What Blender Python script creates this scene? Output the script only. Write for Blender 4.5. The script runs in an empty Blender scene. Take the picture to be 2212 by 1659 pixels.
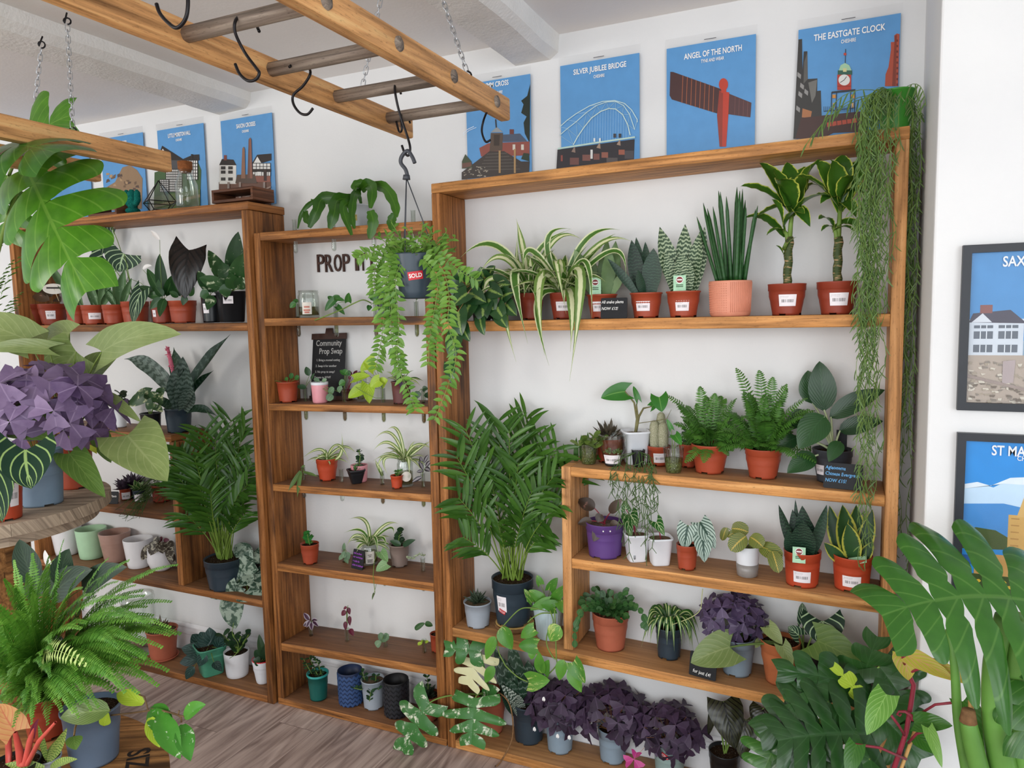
import bpy, math, random
from mathutils import Vector, Matrix, noise as mnoise
random.seed(7)
C = bpy.context.scene.collection
scn = bpy.context.scene
# ---------------------------------------------------------------- camera
CAM = Vector((1.4347, -2.6489, 1.7439)); FPX = 1581.33
def cam_axes(yaw, pitch, roll):
    cy, sy, cp, sp, cr, sr = math.cos(yaw), math.sin(yaw), math.cos(pitch), math.sin(pitch), math.cos(roll), math.sin(roll)
    f = Vector((-sy*cp, cy*cp, sp)); r = Vector((cy, sy, 0)); u = r.cross(f)
    return cr*r+sr*u, -sr*r+cr*u, f
CR, CU, CF = cam_axes(.4281, -.0955, -.0201)
cd = bpy.data.cameras.new('camera'); cam = bpy.data.objects.new('camera', cd); C.objects.link(cam)
cd.sensor_width = 36; cd.lens = FPX/2212*36; cd.clip_start = .05
M = Matrix((CR, CU, -CF)).transposed().to_4x4(); M.translation = CAM; cam.matrix_world = M
scn.camera = cam
# ---------------------------------------------------------------- light and exposure
wd = bpy.data.worlds.new('world'); scn.world = wd; wd.use_nodes = True
wd.node_tree.nodes['Background'].inputs[0].default_value = (.86, .93, 1, 1)
wd.node_tree.nodes['Background'].inputs[1].default_value = .85
def area(name, loc, target, sx, sy, power, col):
    l = bpy.data.lights.new(name, 'AREA'); l.shape = 'RECTANGLE'; l.size = sx; l.size_y = sy; l.energy = power; l.color = col
    o = bpy.data.objects.new(name, l); C.objects.link(o); o.location = loc
    o.rotation_euler = (Vector(target)-Vector(loc)).to_track_quat('-Z', 'Y').to_euler(); return o
area('shop_window_light', (.1, -5.6, 2.0), (-.1, 0, .6), 4.6, 2.4, 130, (.93, .97, 1))
area('right_window_light', (3.5, -4.1, 2.0), (-1, -2.2, 2.2), 2.2, 1.8, 55, (.93, .97, 1))
area('left_window_light', (-3.2, -4.6, 2.1), (.6, 0, 1.2), 1.0, 1.4, 60, (1, .96, .9))
vs = scn.view_settings; vs.view_transform = 'Standard'; vs.look = 'None'; vs.gamma = 1; vs.use_curve_mapping = False; vs.exposure = .10
# ---------------------------------------------------------------- photo pixel -> point in the room
def ray(u, v): return CR*((u-1106)/FPX)+CU*((829.5-v)/FPX)+CF
def aty(u, v, y):
    d = ray(u, v); return CAM+d*((y-CAM.y)/d.y)
def atz(u, v, z):
    d = ray(u, v); return CAM+d*((z-CAM.z)/d.z)
def atx(u, v, x):
    d = ray(u, v); return CAM+d*((x-CAM.x)/d.x)
def atd(u, v, d): return CAM+ray(u, v)*d
def depth(p): return (Vector(p)-CAM).dot(CF)
def mpp(p): return depth(p)/FPX
# ---------------------------------------------------------------- mesh helpers
ORG = {}
R = random.uniform
def V(*a): return Vector(a)
def lerp(a, b, t): return a+(b-a)*t
class MB:
    def __init__(s): s.v = []; s.f = []; s.uv = []; s.mi = []; s.tn = []; s.tone = 0.
    def add(s, vs, fs, uvs=None, mi=0):
        n = len(s.v); s.v += [Vector(x) for x in vs]; s.uv += (uvs or [(.5, .5)]*len(vs)); s.tn += [s.tone]*len(vs)
        s.f += [[i+n for i in f] for f in fs]; s.mi += [mi]*len(fs)
    def hexa(s, p, grain=0, mi=0):
        # p: 8 corners, index = x + 2*y + 4*z ; every face has its own corners so the grain runs true
        ou, ov = R(0, 50), R(0, 50)
        for f in ((0, 2, 3, 1), (4, 5, 7, 6), (0, 1, 5, 4), (2, 6, 7, 3), (0, 4, 6, 2), (1, 3, 7, 5)):
            q = [Vector(p[i]) for i in f]; n = (q[1]-q[0]).cross(q[3]-q[0]); ax = max(range(3), key=lambda k: abs(n[k]))
            uv = []
            for c in q:
                if ax == grain: o = [k for k in range(3) if k != grain]; uv.append((c[o[0]]*.15+ou, c[o[1]]+ov+3))
                else: o = [k for k in range(3) if k not in (ax, grain)][0]; uv.append((c[grain]+ou, c[o]+ov+ax*.37))
            s.add(q, [(0, 1, 2, 3)], uv, mi)
    def box(s, lo, hi, grain=0, mi=0):
        s.hexa([(hi[0] if i & 1 else lo[0], hi[1] if i & 2 else lo[1], hi[2] if i & 4 else lo[2]) for i in range(8)], grain, mi)
    def tube(s, pts, r, n=6, mi=0, cap=True):
        pts = [Vector(p) for p in pts]; m = len(pts); rs = r if isinstance(r, (list, tuple)) else [r]*m
        nrm = None; vs = []; uv = []
        for i, p in enumerate(pts):
            t = (pts[min(i+1, m-1)]-pts[max(i-1, 0)])
            t = t.normalized() if t.length > 1e-9 else V(0, 0, 1)
            if nrm is None: nrm = t.cross(V(0, 0, 1) if abs(t.z) < .9 else V(1, 0, 0)).normalized()
            else:
                nrm = nrm-t*nrm.dot(t); nrm = nrm.normalized() if nrm.length > 1e-6 else t.orthogonal().normalized()
            b = t.cross(nrm)
            for k in range(n):
                a = 2*math.pi*k/n; vs.append(p+(nrm*math.cos(a)+b*math.sin(a))*rs[i]); uv.append((k/n, i/max(1, m-1)))
        fs = [(i*n+k, i*n+(k+1) % n, (i+1)*n+(k+1) % n, (i+1)*n+k) for i in range(m-1) for k in range(n)]
        if cap: fs += [tuple(range(n-1, -1, -1)), tuple((m-1)*n+k for k in range(n))]
        s.add(vs, fs, uv, mi)
    def lathe(s, prof, c, n=32, mi=0, skip=None, tilt=None, sq=None):
        # prof: (radius, z) from bottom to top; skip(i,k) drops a face; sq squares the section
        c = Vector(c); vs = []; uv = []; m = len(prof)
        for i, (r, z) in enumerate(prof):
            for k in range(n):
                a = 2*math.pi*k/n; q = 1.
                if sq: q = (abs(math.cos(a))**sq+abs(math.sin(a))**sq)**(-1/sq)
                p = V(math.cos(a)*r*q, math.sin(a)*r*q, z)
                if tilt: p = tilt @ p
                vs.append(c+p); uv.append((k/n, z))
        fs = [(i*n+k, i*n+(k+1) % n, (i+1)*n+(k+1) % n, (i+1)*n+k) for i in range(m-1) for k in range(n) if not (skip and skip(i, k))]
        s.add(vs, fs, uv, mi)
    def disc(s, c, r, n=24, mi=0, dome=0., rings=4, jit=0.):
        vs = [Vector(c)+V(0, 0, dome)]; fs = []
        for j in range(1, rings+1):
            q = j/rings
            for k in range(n):
                a = 2*math.pi*k/n; vs.append(Vector(c)+V(math.cos(a)*r*q, math.sin(a)*r*q, dome*(1-q*q)+(R(-jit, jit) if j < rings else 0)))
        fs += [(0, 1+k, 1+(k+1) % n) for k in range(n)]
        for j in range(rings-1):
            a, b = 1+j*n, 1+(j+1)*n; fs += [(a+k, b+k, b+(k+1) % n, a+(k+1) % n) for k in range(n)]
        s.add(vs, fs, None, mi)
    def ball(s, c, r, n=10, m=7, mi=0, sc=(1, 1, 1)):
        s.lathe([(max(1e-4, r*math.sin(math.pi*i/m))*1, -r*math.cos(math.pi*i/m)) for i in range(m+1)], c, n, mi) if sc == (1, 1, 1) else s._ell(c, r, n, m, mi, sc)
    def _ell(s, c, r, n, m, mi, sc):
        vs = [Vector(c)+V(math.cos(2*math.pi*k/n)*math.sin(math.pi*i/m)*r*sc[0], math.sin(2*math.pi*k/n)*math.sin(math.pi*i/m)*r*sc[1], -math.cos(math.pi*i/m)*r*sc[2]) for i in range(m+1) for k in range(n)]
        s.add(vs, [(i*n+k, i*n+(k+1) % n, (i+1)*n+(k+1) % n, (i+1)*n+k) for i in range(m) for k in range(n)], None, mi)
    def obj(s, name, mats, parent=None, smooth=True, label=None, bevel=0, stuff=False):
        o0 = ORG.get(parent, Vector()) if parent else Vector()
        if name in ('foliage', 'leaf', 'stem', 'petiole', 'vine', 'flower', 'aerial_root'):   # nothing grows into the walls
            for v in s.v:
                if v.x > PX-.003 and v.y > PY-.003:
                    if v.x-PX < v.y-PY: v.x = PX-.003
                    else: v.y = PY-.003
                v.y = min(v.y, -.004); v.z = max(v.z, .003)
        me = bpy.data.meshes.new(name); me.from_pydata([v-o0 for v in s.v], [], s.f)
        mats = mats if isinstance(mats, (list, tuple)) else [mats]
        for m in mats: me.materials.append(m)
        uvl = me.uv_layers.new(name='UVMap'); li = [0]*len(me.loops); me.loops.foreach_get('vertex_index', li)
        fl = []
        for i in li: fl += s.uv[i]
        uvl.data.foreach_set('uv', fl)
        at = me.attributes.new('tone', 'FLOAT', 'POINT'); at.data.foreach_set('value', s.tn)
        me.polygons.foreach_set('material_index', s.mi); me.polygons.foreach_set('use_smooth', [smooth]*len(s.f))
        me.update(); o = bpy.data.objects.new(name, me); C.objects.link(o)
        if parent: o.parent = parent; ORG[o] = o0
        else: ORG[o] = Vector()
        if label: o['label'] = label
        if stuff: o['kind'] = 'stuff'
        if bevel:
            from_doubles(me); b = o.modifiers.new('bevel', 'BEVEL'); b.width = bevel; b.segments = 2; b.limit_method = 'ANGLE'
        return o
def from_doubles(me):
    import bmesh
    b = bmesh.new(); b.from_mesh(me); bmesh.ops.remove_doubles(b, verts=b.verts, dist=1e-5); b.to_mesh(me); b.free()
def thing(name, label, cat, loc, group=None):
    o = bpy.data.objects.new(name, None); C.objects.link(o); o.location = loc; o.empty_display_size = .05
    o['label'] = label; o['category'] = cat
    if group: o['group'] = group
    ORG[o] = Vector(loc); return o
def tag(o, label, cat, group=None):
    o['label'] = label; o['category'] = cat
    if group: o['group'] = group
    return o
def struct(o): o['kind'] = 'structure'; return o
def copy_tree(o, loc, label=None, rz=None, top=True):
    c = o.copy(); C.objects.link(c)
    if top:
        c.location = loc
        if rz is not None: c.rotation_euler = (0, 0, rz)
        if label: c['label'] = label
    ORG[c] = Vector(loc)
    for ch in o.children:
        k = copy_tree(ch, loc, None, None, False); k.parent = c
    return c
# ---------------------------------------------------------------- materials
def lin(h):
    h = h.lstrip('#'); r = [int(h[i:i+2], 16)/255 for i in (0, 2, 4)]
    return tuple((c/12.92 if c <= .04045 else ((c+.055)/1.055)**2.4) for c in r)+(1.,)
class NT:
    def __init__(s, name):
        s.m = bpy.data.materials.new(name); s.m.use_nodes = True; s.t = s.m.node_tree; s.n = s.t.nodes; s.b = s.n['Principled BSDF']; s.out = s.n['Material Output']
    def new(s, ty, **k):
        n = s.n.new(ty)
        for a, b in k.items(): setattr(n, a, b)
        return n
    def link(s, a, b): s.t.links.new(a, b)
    def put(s, sock, v):
        if isinstance(v, bpy.types.NodeSocket): s.link(v, sock)
        else: sock.default_value = v
    def math(s, op, a, b=0., c=None, clamp=False):
        n = s.new('ShaderNodeMath', operation=op, use_clamp=clamp); s.put(n.inputs[0], a); s.put(n.inputs[1], b)
        if c is not None: s.put(n.inputs[2], c)
        return n.outputs[0]
    def mix(s, f, a, b, blend='MIX'):
        n = s.new('ShaderNodeMix', data_type='RGBA', blend_type=blend); s.put(n.inputs[0], f); s.put(n.inputs[6], a); s.put(n.inputs[7], b); return n.outputs[2]
    def sstep(s, x, a, b):
        n = s.new('ShaderNodeMapRange', interpolation_type='SMOOTHSTEP'); s.put(n.inputs[0], x); s.put(n.inputs[1], a); s.put(n.inputs[2], b); return n.outputs[0]
    def noise(s, vec, scale, detail=2., rough=.5, dist=0.):
        n = s.new('ShaderNodeTexNoise'); s.put(n.inputs['Scale'], scale); n.inputs['Detail'].default_value = detail; n.inputs['Roughness'].default_value = rough; n.inputs['Distortion'].default_value = dist
        if vec is not None: s.link(vec, n.inputs['Vector'])
        return n.outputs[0]
    def mapv(s, vec, scale, loc=(0, 0, 0)):
        n = s.new('ShaderNodeMapping'); n.inputs['Scale'].default_value = scale; n.inputs['Location'].default_value = loc; s.link(vec, n.inputs[0]); return n.outputs[0]
    def coord(s, k='Object'): return s.new('ShaderNodeTexCoord').outputs[k]
    def ramp(s, f, stops):
        n = s.new('ShaderNodeValToRGB'); e = n.color_ramp.elements
        while len(e) < len(stops): e.new(.5)
        for x, (p, c) in zip(e, stops): x.position = p; x.color = c if not isinstance(c, str) else lin(c)
        s.link(f, n.inputs[0]); return n.outputs[0]
    def bump(s, h, st=.2, d=.01):
        n = s.new('ShaderNodeBump'); n.inputs['Strength'].default_value = st; n.inputs['Distance'].default_value = d; s.link(h, n.inputs['Height']); s.link(n.outputs[0], s.b.inputs['Normal'])
    def base(s, c, rough=.5, spec=.5, metal=0):
        s.put(s.b.inputs['Base Color'], c); s.put(s.b.inputs['Roughness'], rough); s.b.inputs['Specular IOR Level'].default_value = spec; s.b.inputs['Metallic'].default_value = metal
_mc = {}
def plain(name, col, rough=.5, spec=.5, metal=0, var=.06, sc=30, bump=0):
    if name in _mc: return _mc[name]
    t = NT(name); n = t.noise(t.coord(), sc, 3)
    c = lin(col); a = tuple(x*(1-var*1.5) for x in c[:3])+(1,); b = tuple(min(1, x*(1+var*1.5)) for x in c[:3])+(1,)
    t.base(t.ramp(n, [(.3, a), (.7, b)]), rough, spec, metal)
    if bump: t.bump(n, bump, .004)
    _mc[name] = t.m; return t.m
def wood(name, dark, mid, light, stain='#2c1608', knots=.5, streak=70, stains=.5, rough=.55, top=None):
    t = NT(name); uv = t.coord('UV'); dark, mid, light = [tuple(min(.9, x*k) for x in lin(q)[:3])+(1.,) for q, k in ((dark, 1.05), (mid, 1.95), (light, 2.0))]
    fine = t.noise(t.mapv(uv, (2.2, streak, 1)), 1., 5, .65, .4)
    wav = t.noise(t.mapv(uv, (.8, 9, 1)), 1., 3, .5, .3)
    g = t.math('FRACT', t.math('MULTIPLY', wav, 9.)); g = t.math('ABSOLUTE', t.math('SUBTRACT', g, .5)); g = t.math('MULTIPLY', g, .5)
    x = t.math('ADD', t.math('MULTIPLY', fine, .75), t.math('MULTIPLY', g, .5))
    col = t.ramp(x, [(.22, dark), (.47, mid), (.75, light)])
    vo = t.new('ShaderNodeTexVoronoi'); vo.inputs['Scale'].default_value = 1; t.link(t.mapv(uv, (2.3, 7.5, 1)), vo.inputs['Vector'])
    kd = t.math('ADD', vo.outputs['Distance'], t.math('MULTIPLY', fine, .12))
    sp = t.new('ShaderNodeSeparateColor'); t.link(vo.outputs['Color'], sp.inputs[0])
    km = t.math('MULTIPLY', t.math('SUBTRACT', 1., t.sstep(kd, .12, .30)), t.math('GREATER_THAN', sp.outputs[0], 1-knots))
    col = t.mix(t.math('MULTIPLY', km, .85), col, lin(stain))
    st = t.noise(t.mapv(uv, (1.6, 5.5, 1)), 1., 4, .6); sm = t.math('MULTIPLY', t.sstep(st, .47, .68), stains)
    col = t.mix(sm, col, lin(stain))
    pit = t.math('MULTIPLY', t.sstep(t.noise(t.mapv(uv, (45, 260, 1)), 1., 3, .7), .56, .70), .5)
    col = t.mix(pit, col, lin(stain))
    if top:  # dusty worn upper faces of the shelf boards
        ge = t.new('ShaderNodeNewGeometry'); sx = t.new('ShaderNodeSeparateXYZ'); t.link(ge.outputs['Normal'], sx.inputs[0])
        col = t.mix(t.math('MULTIPLY', t.sstep(sx.outputs[2], .7, .9), .75), col, t.ramp(t.math('ADD', t.math('MULTIPLY', fine, .6), t.math('MULTIPLY', st, .4)), [(.3, tuple(x*1.6 for x in lin(top[0]))), (.7, tuple(x*1.7 for x in lin(top[1])))]))
    t.base(col, rough, .3); t.bump(x, .35, .003); return t.m
def leafmat(name, c1, c2, pat='plain', c3='#9ab06a', rough=.4, n=9, slope=.55, th=.8, sc=6, amt=1., trans=.12, mid=.05, under=None):
    """procedural leaf: UV.x runs across the blade, UV.y from base to tip"""
    if name in _mc: return _mc[name]
    t = NT(name); uv = t.coord('UV'); sx = t.new('ShaderNodeSeparateXYZ'); t.link(uv, sx.inputs[0])
    s = t.math('ABSOLUTE', t.math('SUBTRACT', t.math('MULTIPLY', sx.outputs[0], 2.), 1.)); tt = sx.outputs[1]
    ob = t.coord('Object'); at = t.new('ShaderNodeAttribute', attribute_name='tone')
    nz = t.noise(ob, 28, 3); f = t.math('ADD', t.math('MULTIPLY', nz, .8), t.math('SUBTRACT', at.outputs['Fac'], .4), clamp=True)
    col = t.mix(f, lin(c1), lin(c2)); k3 = lin(c3); jit = t.noise(t.mapv(uv, (6, 18, 1)), 1., 3)
    jj = t.math('MULTIPLY', t.math('SUBTRACT', jit, .5), .35)
    m = None
    if pat == 'edge': m = t.sstep(t.math('ADD', s, jj), th-.06, th+.06)
    elif pat == 'center': m = t.math('SUBTRACT', 1., t.sstep(t.math('ADD', s, jj), th-.08, th+.08))
    elif pat == 'bands':
        b = t.math('ADD', t.math('MULTIPLY', tt, n), t.math('MULTIPLY', t.noise(t.mapv(uv, (4, 5, 1)), 1., 4, .7), 2.6)); m = t.sstep(t.math('ABSOLUTE', t.math('SUBTRACT', t.math('FRACT', b), .5)), th-.12, th)
    elif pat == 'veins':
        b = t.math('ABSOLUTE', t.math('SUBTRACT', t.math('FRACT', t.math('MULTIPLY', t.math('SUBTRACT', tt, t.math('MULTIPLY', s, slope)), n)), .5)); m = t.sstep(b, th-.06, th)
        m = t.math('MAXIMUM', m, t.math('SUBTRACT', 1., t.sstep(s, mid*.6, mid*1.4)))
    elif pat == 'splash':
        q = t.noise(t.mapv(ob, (1, 1, 1)), sc*10, 4, .65, .6); m = t.sstep(q, th-.06, th+.06)
    elif pat == 'streak':
        q = t.noise(t.mapv(uv, (sc, sc*.35, 1)), 1., 5, .7, .8); q2 = t.noise(ob, 9, 1); m = t.sstep(t.math('ADD', q, t.math('MULTIPLY', t.math('SUBTRACT', q2, .5), .5)), th-.05, th+.05)
    elif pat == 'plain':
        m = t.math('MULTIPLY', t.math('SUBTRACT', 1., t.sstep(s, mid*.5, mid*1.5)), .6)
    if m is not None: col = t.mix(t.math('MULTIPLY', m, amt), col, k3)
    if under:
        ge = t.new('ShaderNodeNewGeometry'); col = t.mix(ge.outputs['Backfacing'], col, lin(under))
    t.base(col, rough, .4)
    if pat not in ('plain', 'edge', 'center', 'splash'):
      vb = t.math('ABSOLUTE', t.math('SUBTRACT', t.math('FRACT', t.math('MULTIPLY', t.math('SUBTRACT', tt, t.math('MULTIPLY', s, slope)), n)), .5)); t.bump(vb, .13, .004)
    tr = t.new('ShaderNodeBsdfTranslucent'); t.put(tr.inputs[0], col); mx = t.new('ShaderNodeMixShader'); mx.inputs[0].default_value = trans
    t.link(t.b.outputs[0], mx.inputs[1]); t.link(tr.outputs[0], mx.inputs[2]); t.link(mx.outputs[0], t.out.inputs[0])
    _mc[name] = t.m; return t.m
def glassmat(name, tint='#f4f8f6', lo=.05, rough=.02):
    t = NT(name); tr = t.new('ShaderNodeBsdfTransparent'); tr.inputs[0].default_value = lin(tint); gl = t.new('ShaderNodeBsdfGlossy'); gl.inputs['Roughness'].default_value = rough
    lw = t.new('ShaderNodeLayerWeight'); lw.inputs[0].default_value = .25; f = t.math('ADD', t.math('MULTIPLY', lw.outputs['Facing'], .45), lo)
    mx = t.new('ShaderNodeMixShader'); t.link(f, mx.inputs[0]); t.link(tr.outputs[0], mx.inputs[1]); t.link(gl.outputs[0], mx.inputs[2]); t.link(mx.outputs[0], t.out.inputs[0]); return t.m
def text_obj(s, size, mat, parent, origin, xdir, up, name='lettering', bold=0., sx=1., align='CENTER', depth_=.0004, shear=0., line=1., label=None, jitter=0., fit=0):
    """lettering as a mesh lying in the plane of xdir/up, centred on origin"""
    cu = bpy.data.curves.new(name, 'FONT'); cu.body = s; cu.size = size; cu.align_x = align; cu.align_y = 'CENTER'; cu.offset = bold*size; cu.shear = shear; cu.space_line = line; cu.extrude = depth_; cu.resolution_u = 3
    to = bpy.data.objects.new(name, cu); me = bpy.data.meshes.new_from_object(to); bpy.data.objects.remove(to); bpy.data.curves.remove(cu)
    x = Vector(xdir).normalized(); z = x.cross(Vector(up)).normalized(); y = z.cross(x); o0 = ORG.get(parent, Vector())
    ys = [v.co.y for v in me.vertices]; xs = [v.co.x for v in me.vertices]; yo = (min(ys)+max(ys))/2; xo_ = (min(xs)+max(xs))/2 if align == 'CENTER' else 0
    if fit: sx = fit/(max(xs)-min(xs))
    for v in me.vertices: v.co.y -= yo; v.co.x -= xo_
    for v in me.vertices:
        q = v.co; jx = jitter*size*math.sin(q.x/size*7+q.y*3/size); v.co = Vector(origin)-o0+x*q.x*sx+y*(q.y+jx)+z*q.z
    me.materials.clear(); me.materials.append(mat)
    o = bpy.data.objects.new(name, me); C.objects.link(o); o.parent = parent; ORG[o] = o0
    if label: o['label'] = label
    return o
# ---------------------------------------------------------------- leaves
def bez(a, c, b, t): return a*((1-t)**2)+c*(2*t*(1-t))+b*(t*t)
def sm(x): x = max(0, min(1, x)); return x*x*(3-2*x)
PROF = {
 'lance': lambda t: max(.02, math.sin(math.pi*min(1, .06+.94*t))**.85*(1.1-.2*t)) if t < 1 else .0,
 'strap': lambda t: (.75+.25*sm(t*4))*(1-sm((t-.55)/.45)*.985),
 'sword': lambda t: (.62+.38*sm(t/.45))*(1 if t < .5 else max(0, 1-((t-.5)/.5)**1.9)),
 'ovate': lambda t: max(.03, math.sin(math.pi*(t**.72))**.8) if t < 1 else 0.,
 'ellip': lambda t: math.sqrt(max(0, 1-(2*t-1)**2))*.98+.02*(1-t),
 'obov': lambda t: math.sqrt(max(0, 1-(2*t**1.35-1)**2)),
 'heart': lambda t: (.80+.20*sm(t/.28))*max(0, 1-t**2.1)**.85,
 'arrow': lambda t: (.70+.30*sm(t/.18))*max(0, 1-t**1.25),
 'needle': lambda t: (.5+.5*sm(t*5))*(1-sm((t-.7)/.3)*.8),
}
def blade(mb, p0, p1, w, prof='lance', bend=None, face=None, fold=.18, nu=10, nv=4, mi=0, lobe=0., wave=0., twist=0., tone=None, nw=5, curl=0.):
    p0 = Vector(p0); p1 = Vector(p1); L = (p1-p0).length
    ctrl = (p0+p1)/2+(Vector(bend) if bend is not None else V(0, 0, L*.12))
    fc = Vector(face) if face is not None else ((CAM-p0).normalized()*.6+V(0, 0, .6))
    pf = PROF[prof]; mb.tone = R(.1, .7) if tone is None else tone; vs = []; uv = []; ph = R(0, 6)
    prev = None
    for i in range(nu+1):
        t = i/nu; c = bez(p0, ctrl, p1, t); T = (bez(p0, ctrl, p1, min(1, t+.02))-bez(p0, ctrl, p1, max(0, t-.02)))
        T = T.normalized() if T.length > 1e-9 else (p1-p0).normalized()
        sd = T.cross(fc)
        sd = sd.normalized() if sd.length > .05 else (prev or T.orthogonal())
        prev = sd; N = sd.cross(T).normalized()
        if twist: q = Matrix.Rotation(twist*t, 3, T); sd = q @ sd; N = q @ N
        hw = w*.5*pf(t)
        for j in range(nv+1):
            s = 2*j/nv-1; a = abs(s); back = lobe*L*(a**1.3)*(1-t)**2.5
            p = c+sd*(s*hw*(1-.06*a*fold))-T*back+N*(fold*hw*(a**1.2)-curl*hw*a*a+wave*w*a*math.sin(t*nw*6.28+ph+s))
            vs.append(p); uv.append((j/nv, t))
    k = nv+1; mb.add(vs, [(i*k+j, i*k+j+1, (i+1)*k+j+1, (i+1)*k+j) for i in range(nu) for j in range(nv)], uv, mi)
def frond(mb, p0, p1, bend, plen, pw, n=22, face=None, mi=0, prof=None, droop=.25, rach=.0012, ang=.35, seg=2, mi_r=None, start=.08, rag=.1):
    """fern or palm frond: a rachis with paired pinnae"""
    p0 = Vector(p0); p1 = Vector(p1); ctrl = (p0+p1)/2+Vector(bend); fc = Vector(face) if face is not None else V(0, 0, 1)+(CAM-p0).normalized()*.5
    mb.tube([bez(p0, ctrl, p1, i/8) for i in range(9)], [rach*(1-.7*i/8) for i in range(9)], 4, mi if mi_r is None else mi_r, False)
    tone0 = R(.1, .6)
    for i in range(n):
        t = start+(1-start)*(i+.5)/n; c = bez(p0, ctrl, p1, t); T = (bez(p0, ctrl, p1, min(1, t+.02))-bez(p0, ctrl, p1, t-.02)).normalized()
        sd = T.cross(fc)
        if sd.length < .05: sd = T.orthogonal()
        sd.normalize(); N = sd.cross(T).normalized(); l = plen*(prof(t) if prof else math.sin(math.pi*min(1, t*.88+.12))**.6)
        for sg in (-1, 1):
            d = (sd*sg+T*(ang+R(-rag, rag))-N*R(0, droop)).normalized(); ln = l*R(.88, 1.08)
            a = d.cross(N).normalized()*pw*.5; mb.tone = tone0+R(-.12, .22)
            if seg == 2: q = [c-a*.5, c+a*.5, c+d*ln*.5+a+N*pw*.1, c+d*ln*.5-a+N*pw*.1, c+d*ln-N*droop*ln*.3]; mb.add(q, [(0, 1, 2, 3), (3, 2, 4)], [(0, 0), (1, 0), (1, .5), (0, .5), (.5, 1)], mi)
            else:
                vs = []; uv = []; g = V(0, 0, -1)
                for k in range(seg+1):
                    s = k/seg; ww = pw*.5*(math.sin(math.pi*min(1, .12+.88*s))**.7 if k < seg else 0); cc = c+d*ln*s+g*droop*ln*s*s*.8; ax = d.cross(N).normalized()
                    vs += [cc-ax*ww+N*ww*.3, cc, cc+ax*ww+N*ww*.3]; uv += [(0, s), (.5, s), (1, s)]
                mb.add(vs, [(k*3+j, k*3+j+1, (k+1)*3+j+1, (k+1)*3+j) for k in range(seg) for j in (0, 1)], uv, mi)
def monstera(mb, p0, p1, w, nf=5, s0=.38, gap=.55, bend=None, face=None, mi=0, droop=.25, sweep=.3, lobe=.28, holes=False, tone=None, ns=14, fold=.1, tipw=.42):
    """deeply cut leaf: each side is a fan of broad fingers joined along the midrib"""
    p0 = Vector(p0); p1 = Vector(p1); L = (p1-p0).length; ctrl = (p0+p1)/2+(Vector(bend) if bend is not None else V(0, 0, .1*L))
    fc = Vector(face) if face is not None else ((CAM-p0).normalized()*.7+V(0, 0, .6)); mb.tone = R(.2, .6) if tone is None else tone
    def frame(t):
        t = max(0, min(1, t)); c = bez(p0, ctrl, p1, t); T = (bez(p0, ctrl, p1, min(1, t+.03))-bez(p0, ctrl, p1, max(0, t-.03))).normalized()
        s = T.cross(fc).normalized(); return c, T, s, s.cross(T).normalized()
    wf = lambda t: (.72+.28*sm(t/.3))*(1-.62*sm((t-.35)/.65))
    for sg in (-1, 1):
        for i in range(nf):
            a, b = (i/nf)**1.05, ((i+1)/nf)**1.05; nu = 6; vs = []; uv = []; rl = R(.86, 1.08); dr = droop*R(.5, 1.6); sw = sweep*R(.7, 1.35)
            for k in range(ns+1):
                s = k/ns
                for j in range(nu+1):
                    u = j/nu; g = gap*.5*math.sqrt(max(0, (s-s0)/(1-s0))) if s > s0 else 0
                    if holes and .12 < s < .30 and i % 5 in (1, 2, 3): g = max(g, .30*math.sin(math.pi*(s-.12)/.18))
                    um = .5+(u-.5)*(1-g*(0 if (i == nf-1 and u > .5) or (i == 0 and u < .5) else 1)*(1 if s < .8 else 1+.5*((s-.8)/.2)**2))
                    t = lerp(a, b, um); tc = lerp(a, b, .5); c, T, sd, N = frame(t)
                    se = s*rl*(1-.10*(2*u-1)**2*s); hw = w*.5*wf(tc)
                    along = sw*hw*se*(.35+tc*1.1)-lobe*L*se*(1-t)**3
                    p = c+sd*(sg*hw*se)+T*along+N*(fold*hw*se-dr*hw*se*se+.05*hw*se*(1-(2*u-1)**2))
                    vs.append(p); uv.append((.5+sg*.5*s, t))
            q = nu+1; fs = []
            for k in range(ns):
                for j in range(nu):
                    fs.append((k*q+j, k*q+j+1, (k+1)*q+j+1, (k+1)*q+j))
            mb.add(vs, fs, uv, mi)
# ---------------------------------------------------------------- the room
def wallmat(name, a, b, bump=.12, sc=3):
    t = NT(name); o = t.coord(); n = t.noise(o, sc, 4); f = t.noise(o, 90, 3); t.base(t.ramp(n, [(.3, a), (.7, b)]), .8, .2); t.bump(t.math('ADD', f, t.math('MULTIPLY', t.noise(o, 9, 3), 2.)), bump, .004); return t.m
M_WALL = wallmat('white_wall_paint', '#dcdcdc', '#e2e2e1'); M_CEIL = wallmat('ceiling_paint', '#eae6e3', '#eeebe8')
M_BEAM = wallmat('gloss_white_beam', '#e6e4e0', '#eeece9', .5, 6); M_SKIRT = plain('skirting_paint', '#e6e6e8', .45, .5, 0, .02)
def slab(name, lo, hi, mat, bevel=0):
    m = MB(); m.box(lo, hi); return struct(m.obj(name, mat, None, False, None, bevel))
CEIL = 2.77; PX = 1.637; PY = -.45
slab('wall_back', (-5, 0, -.02), (PX, .12, CEIL), M_WALL)
slab('wall_right', (PX, PY, -.02), (3.6, .12, CEIL), M_WALL, .006)
slab('ceiling', (-5, -6, CEIL), (3.6, .12, CEIL+.1), M_CEIL)
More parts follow.
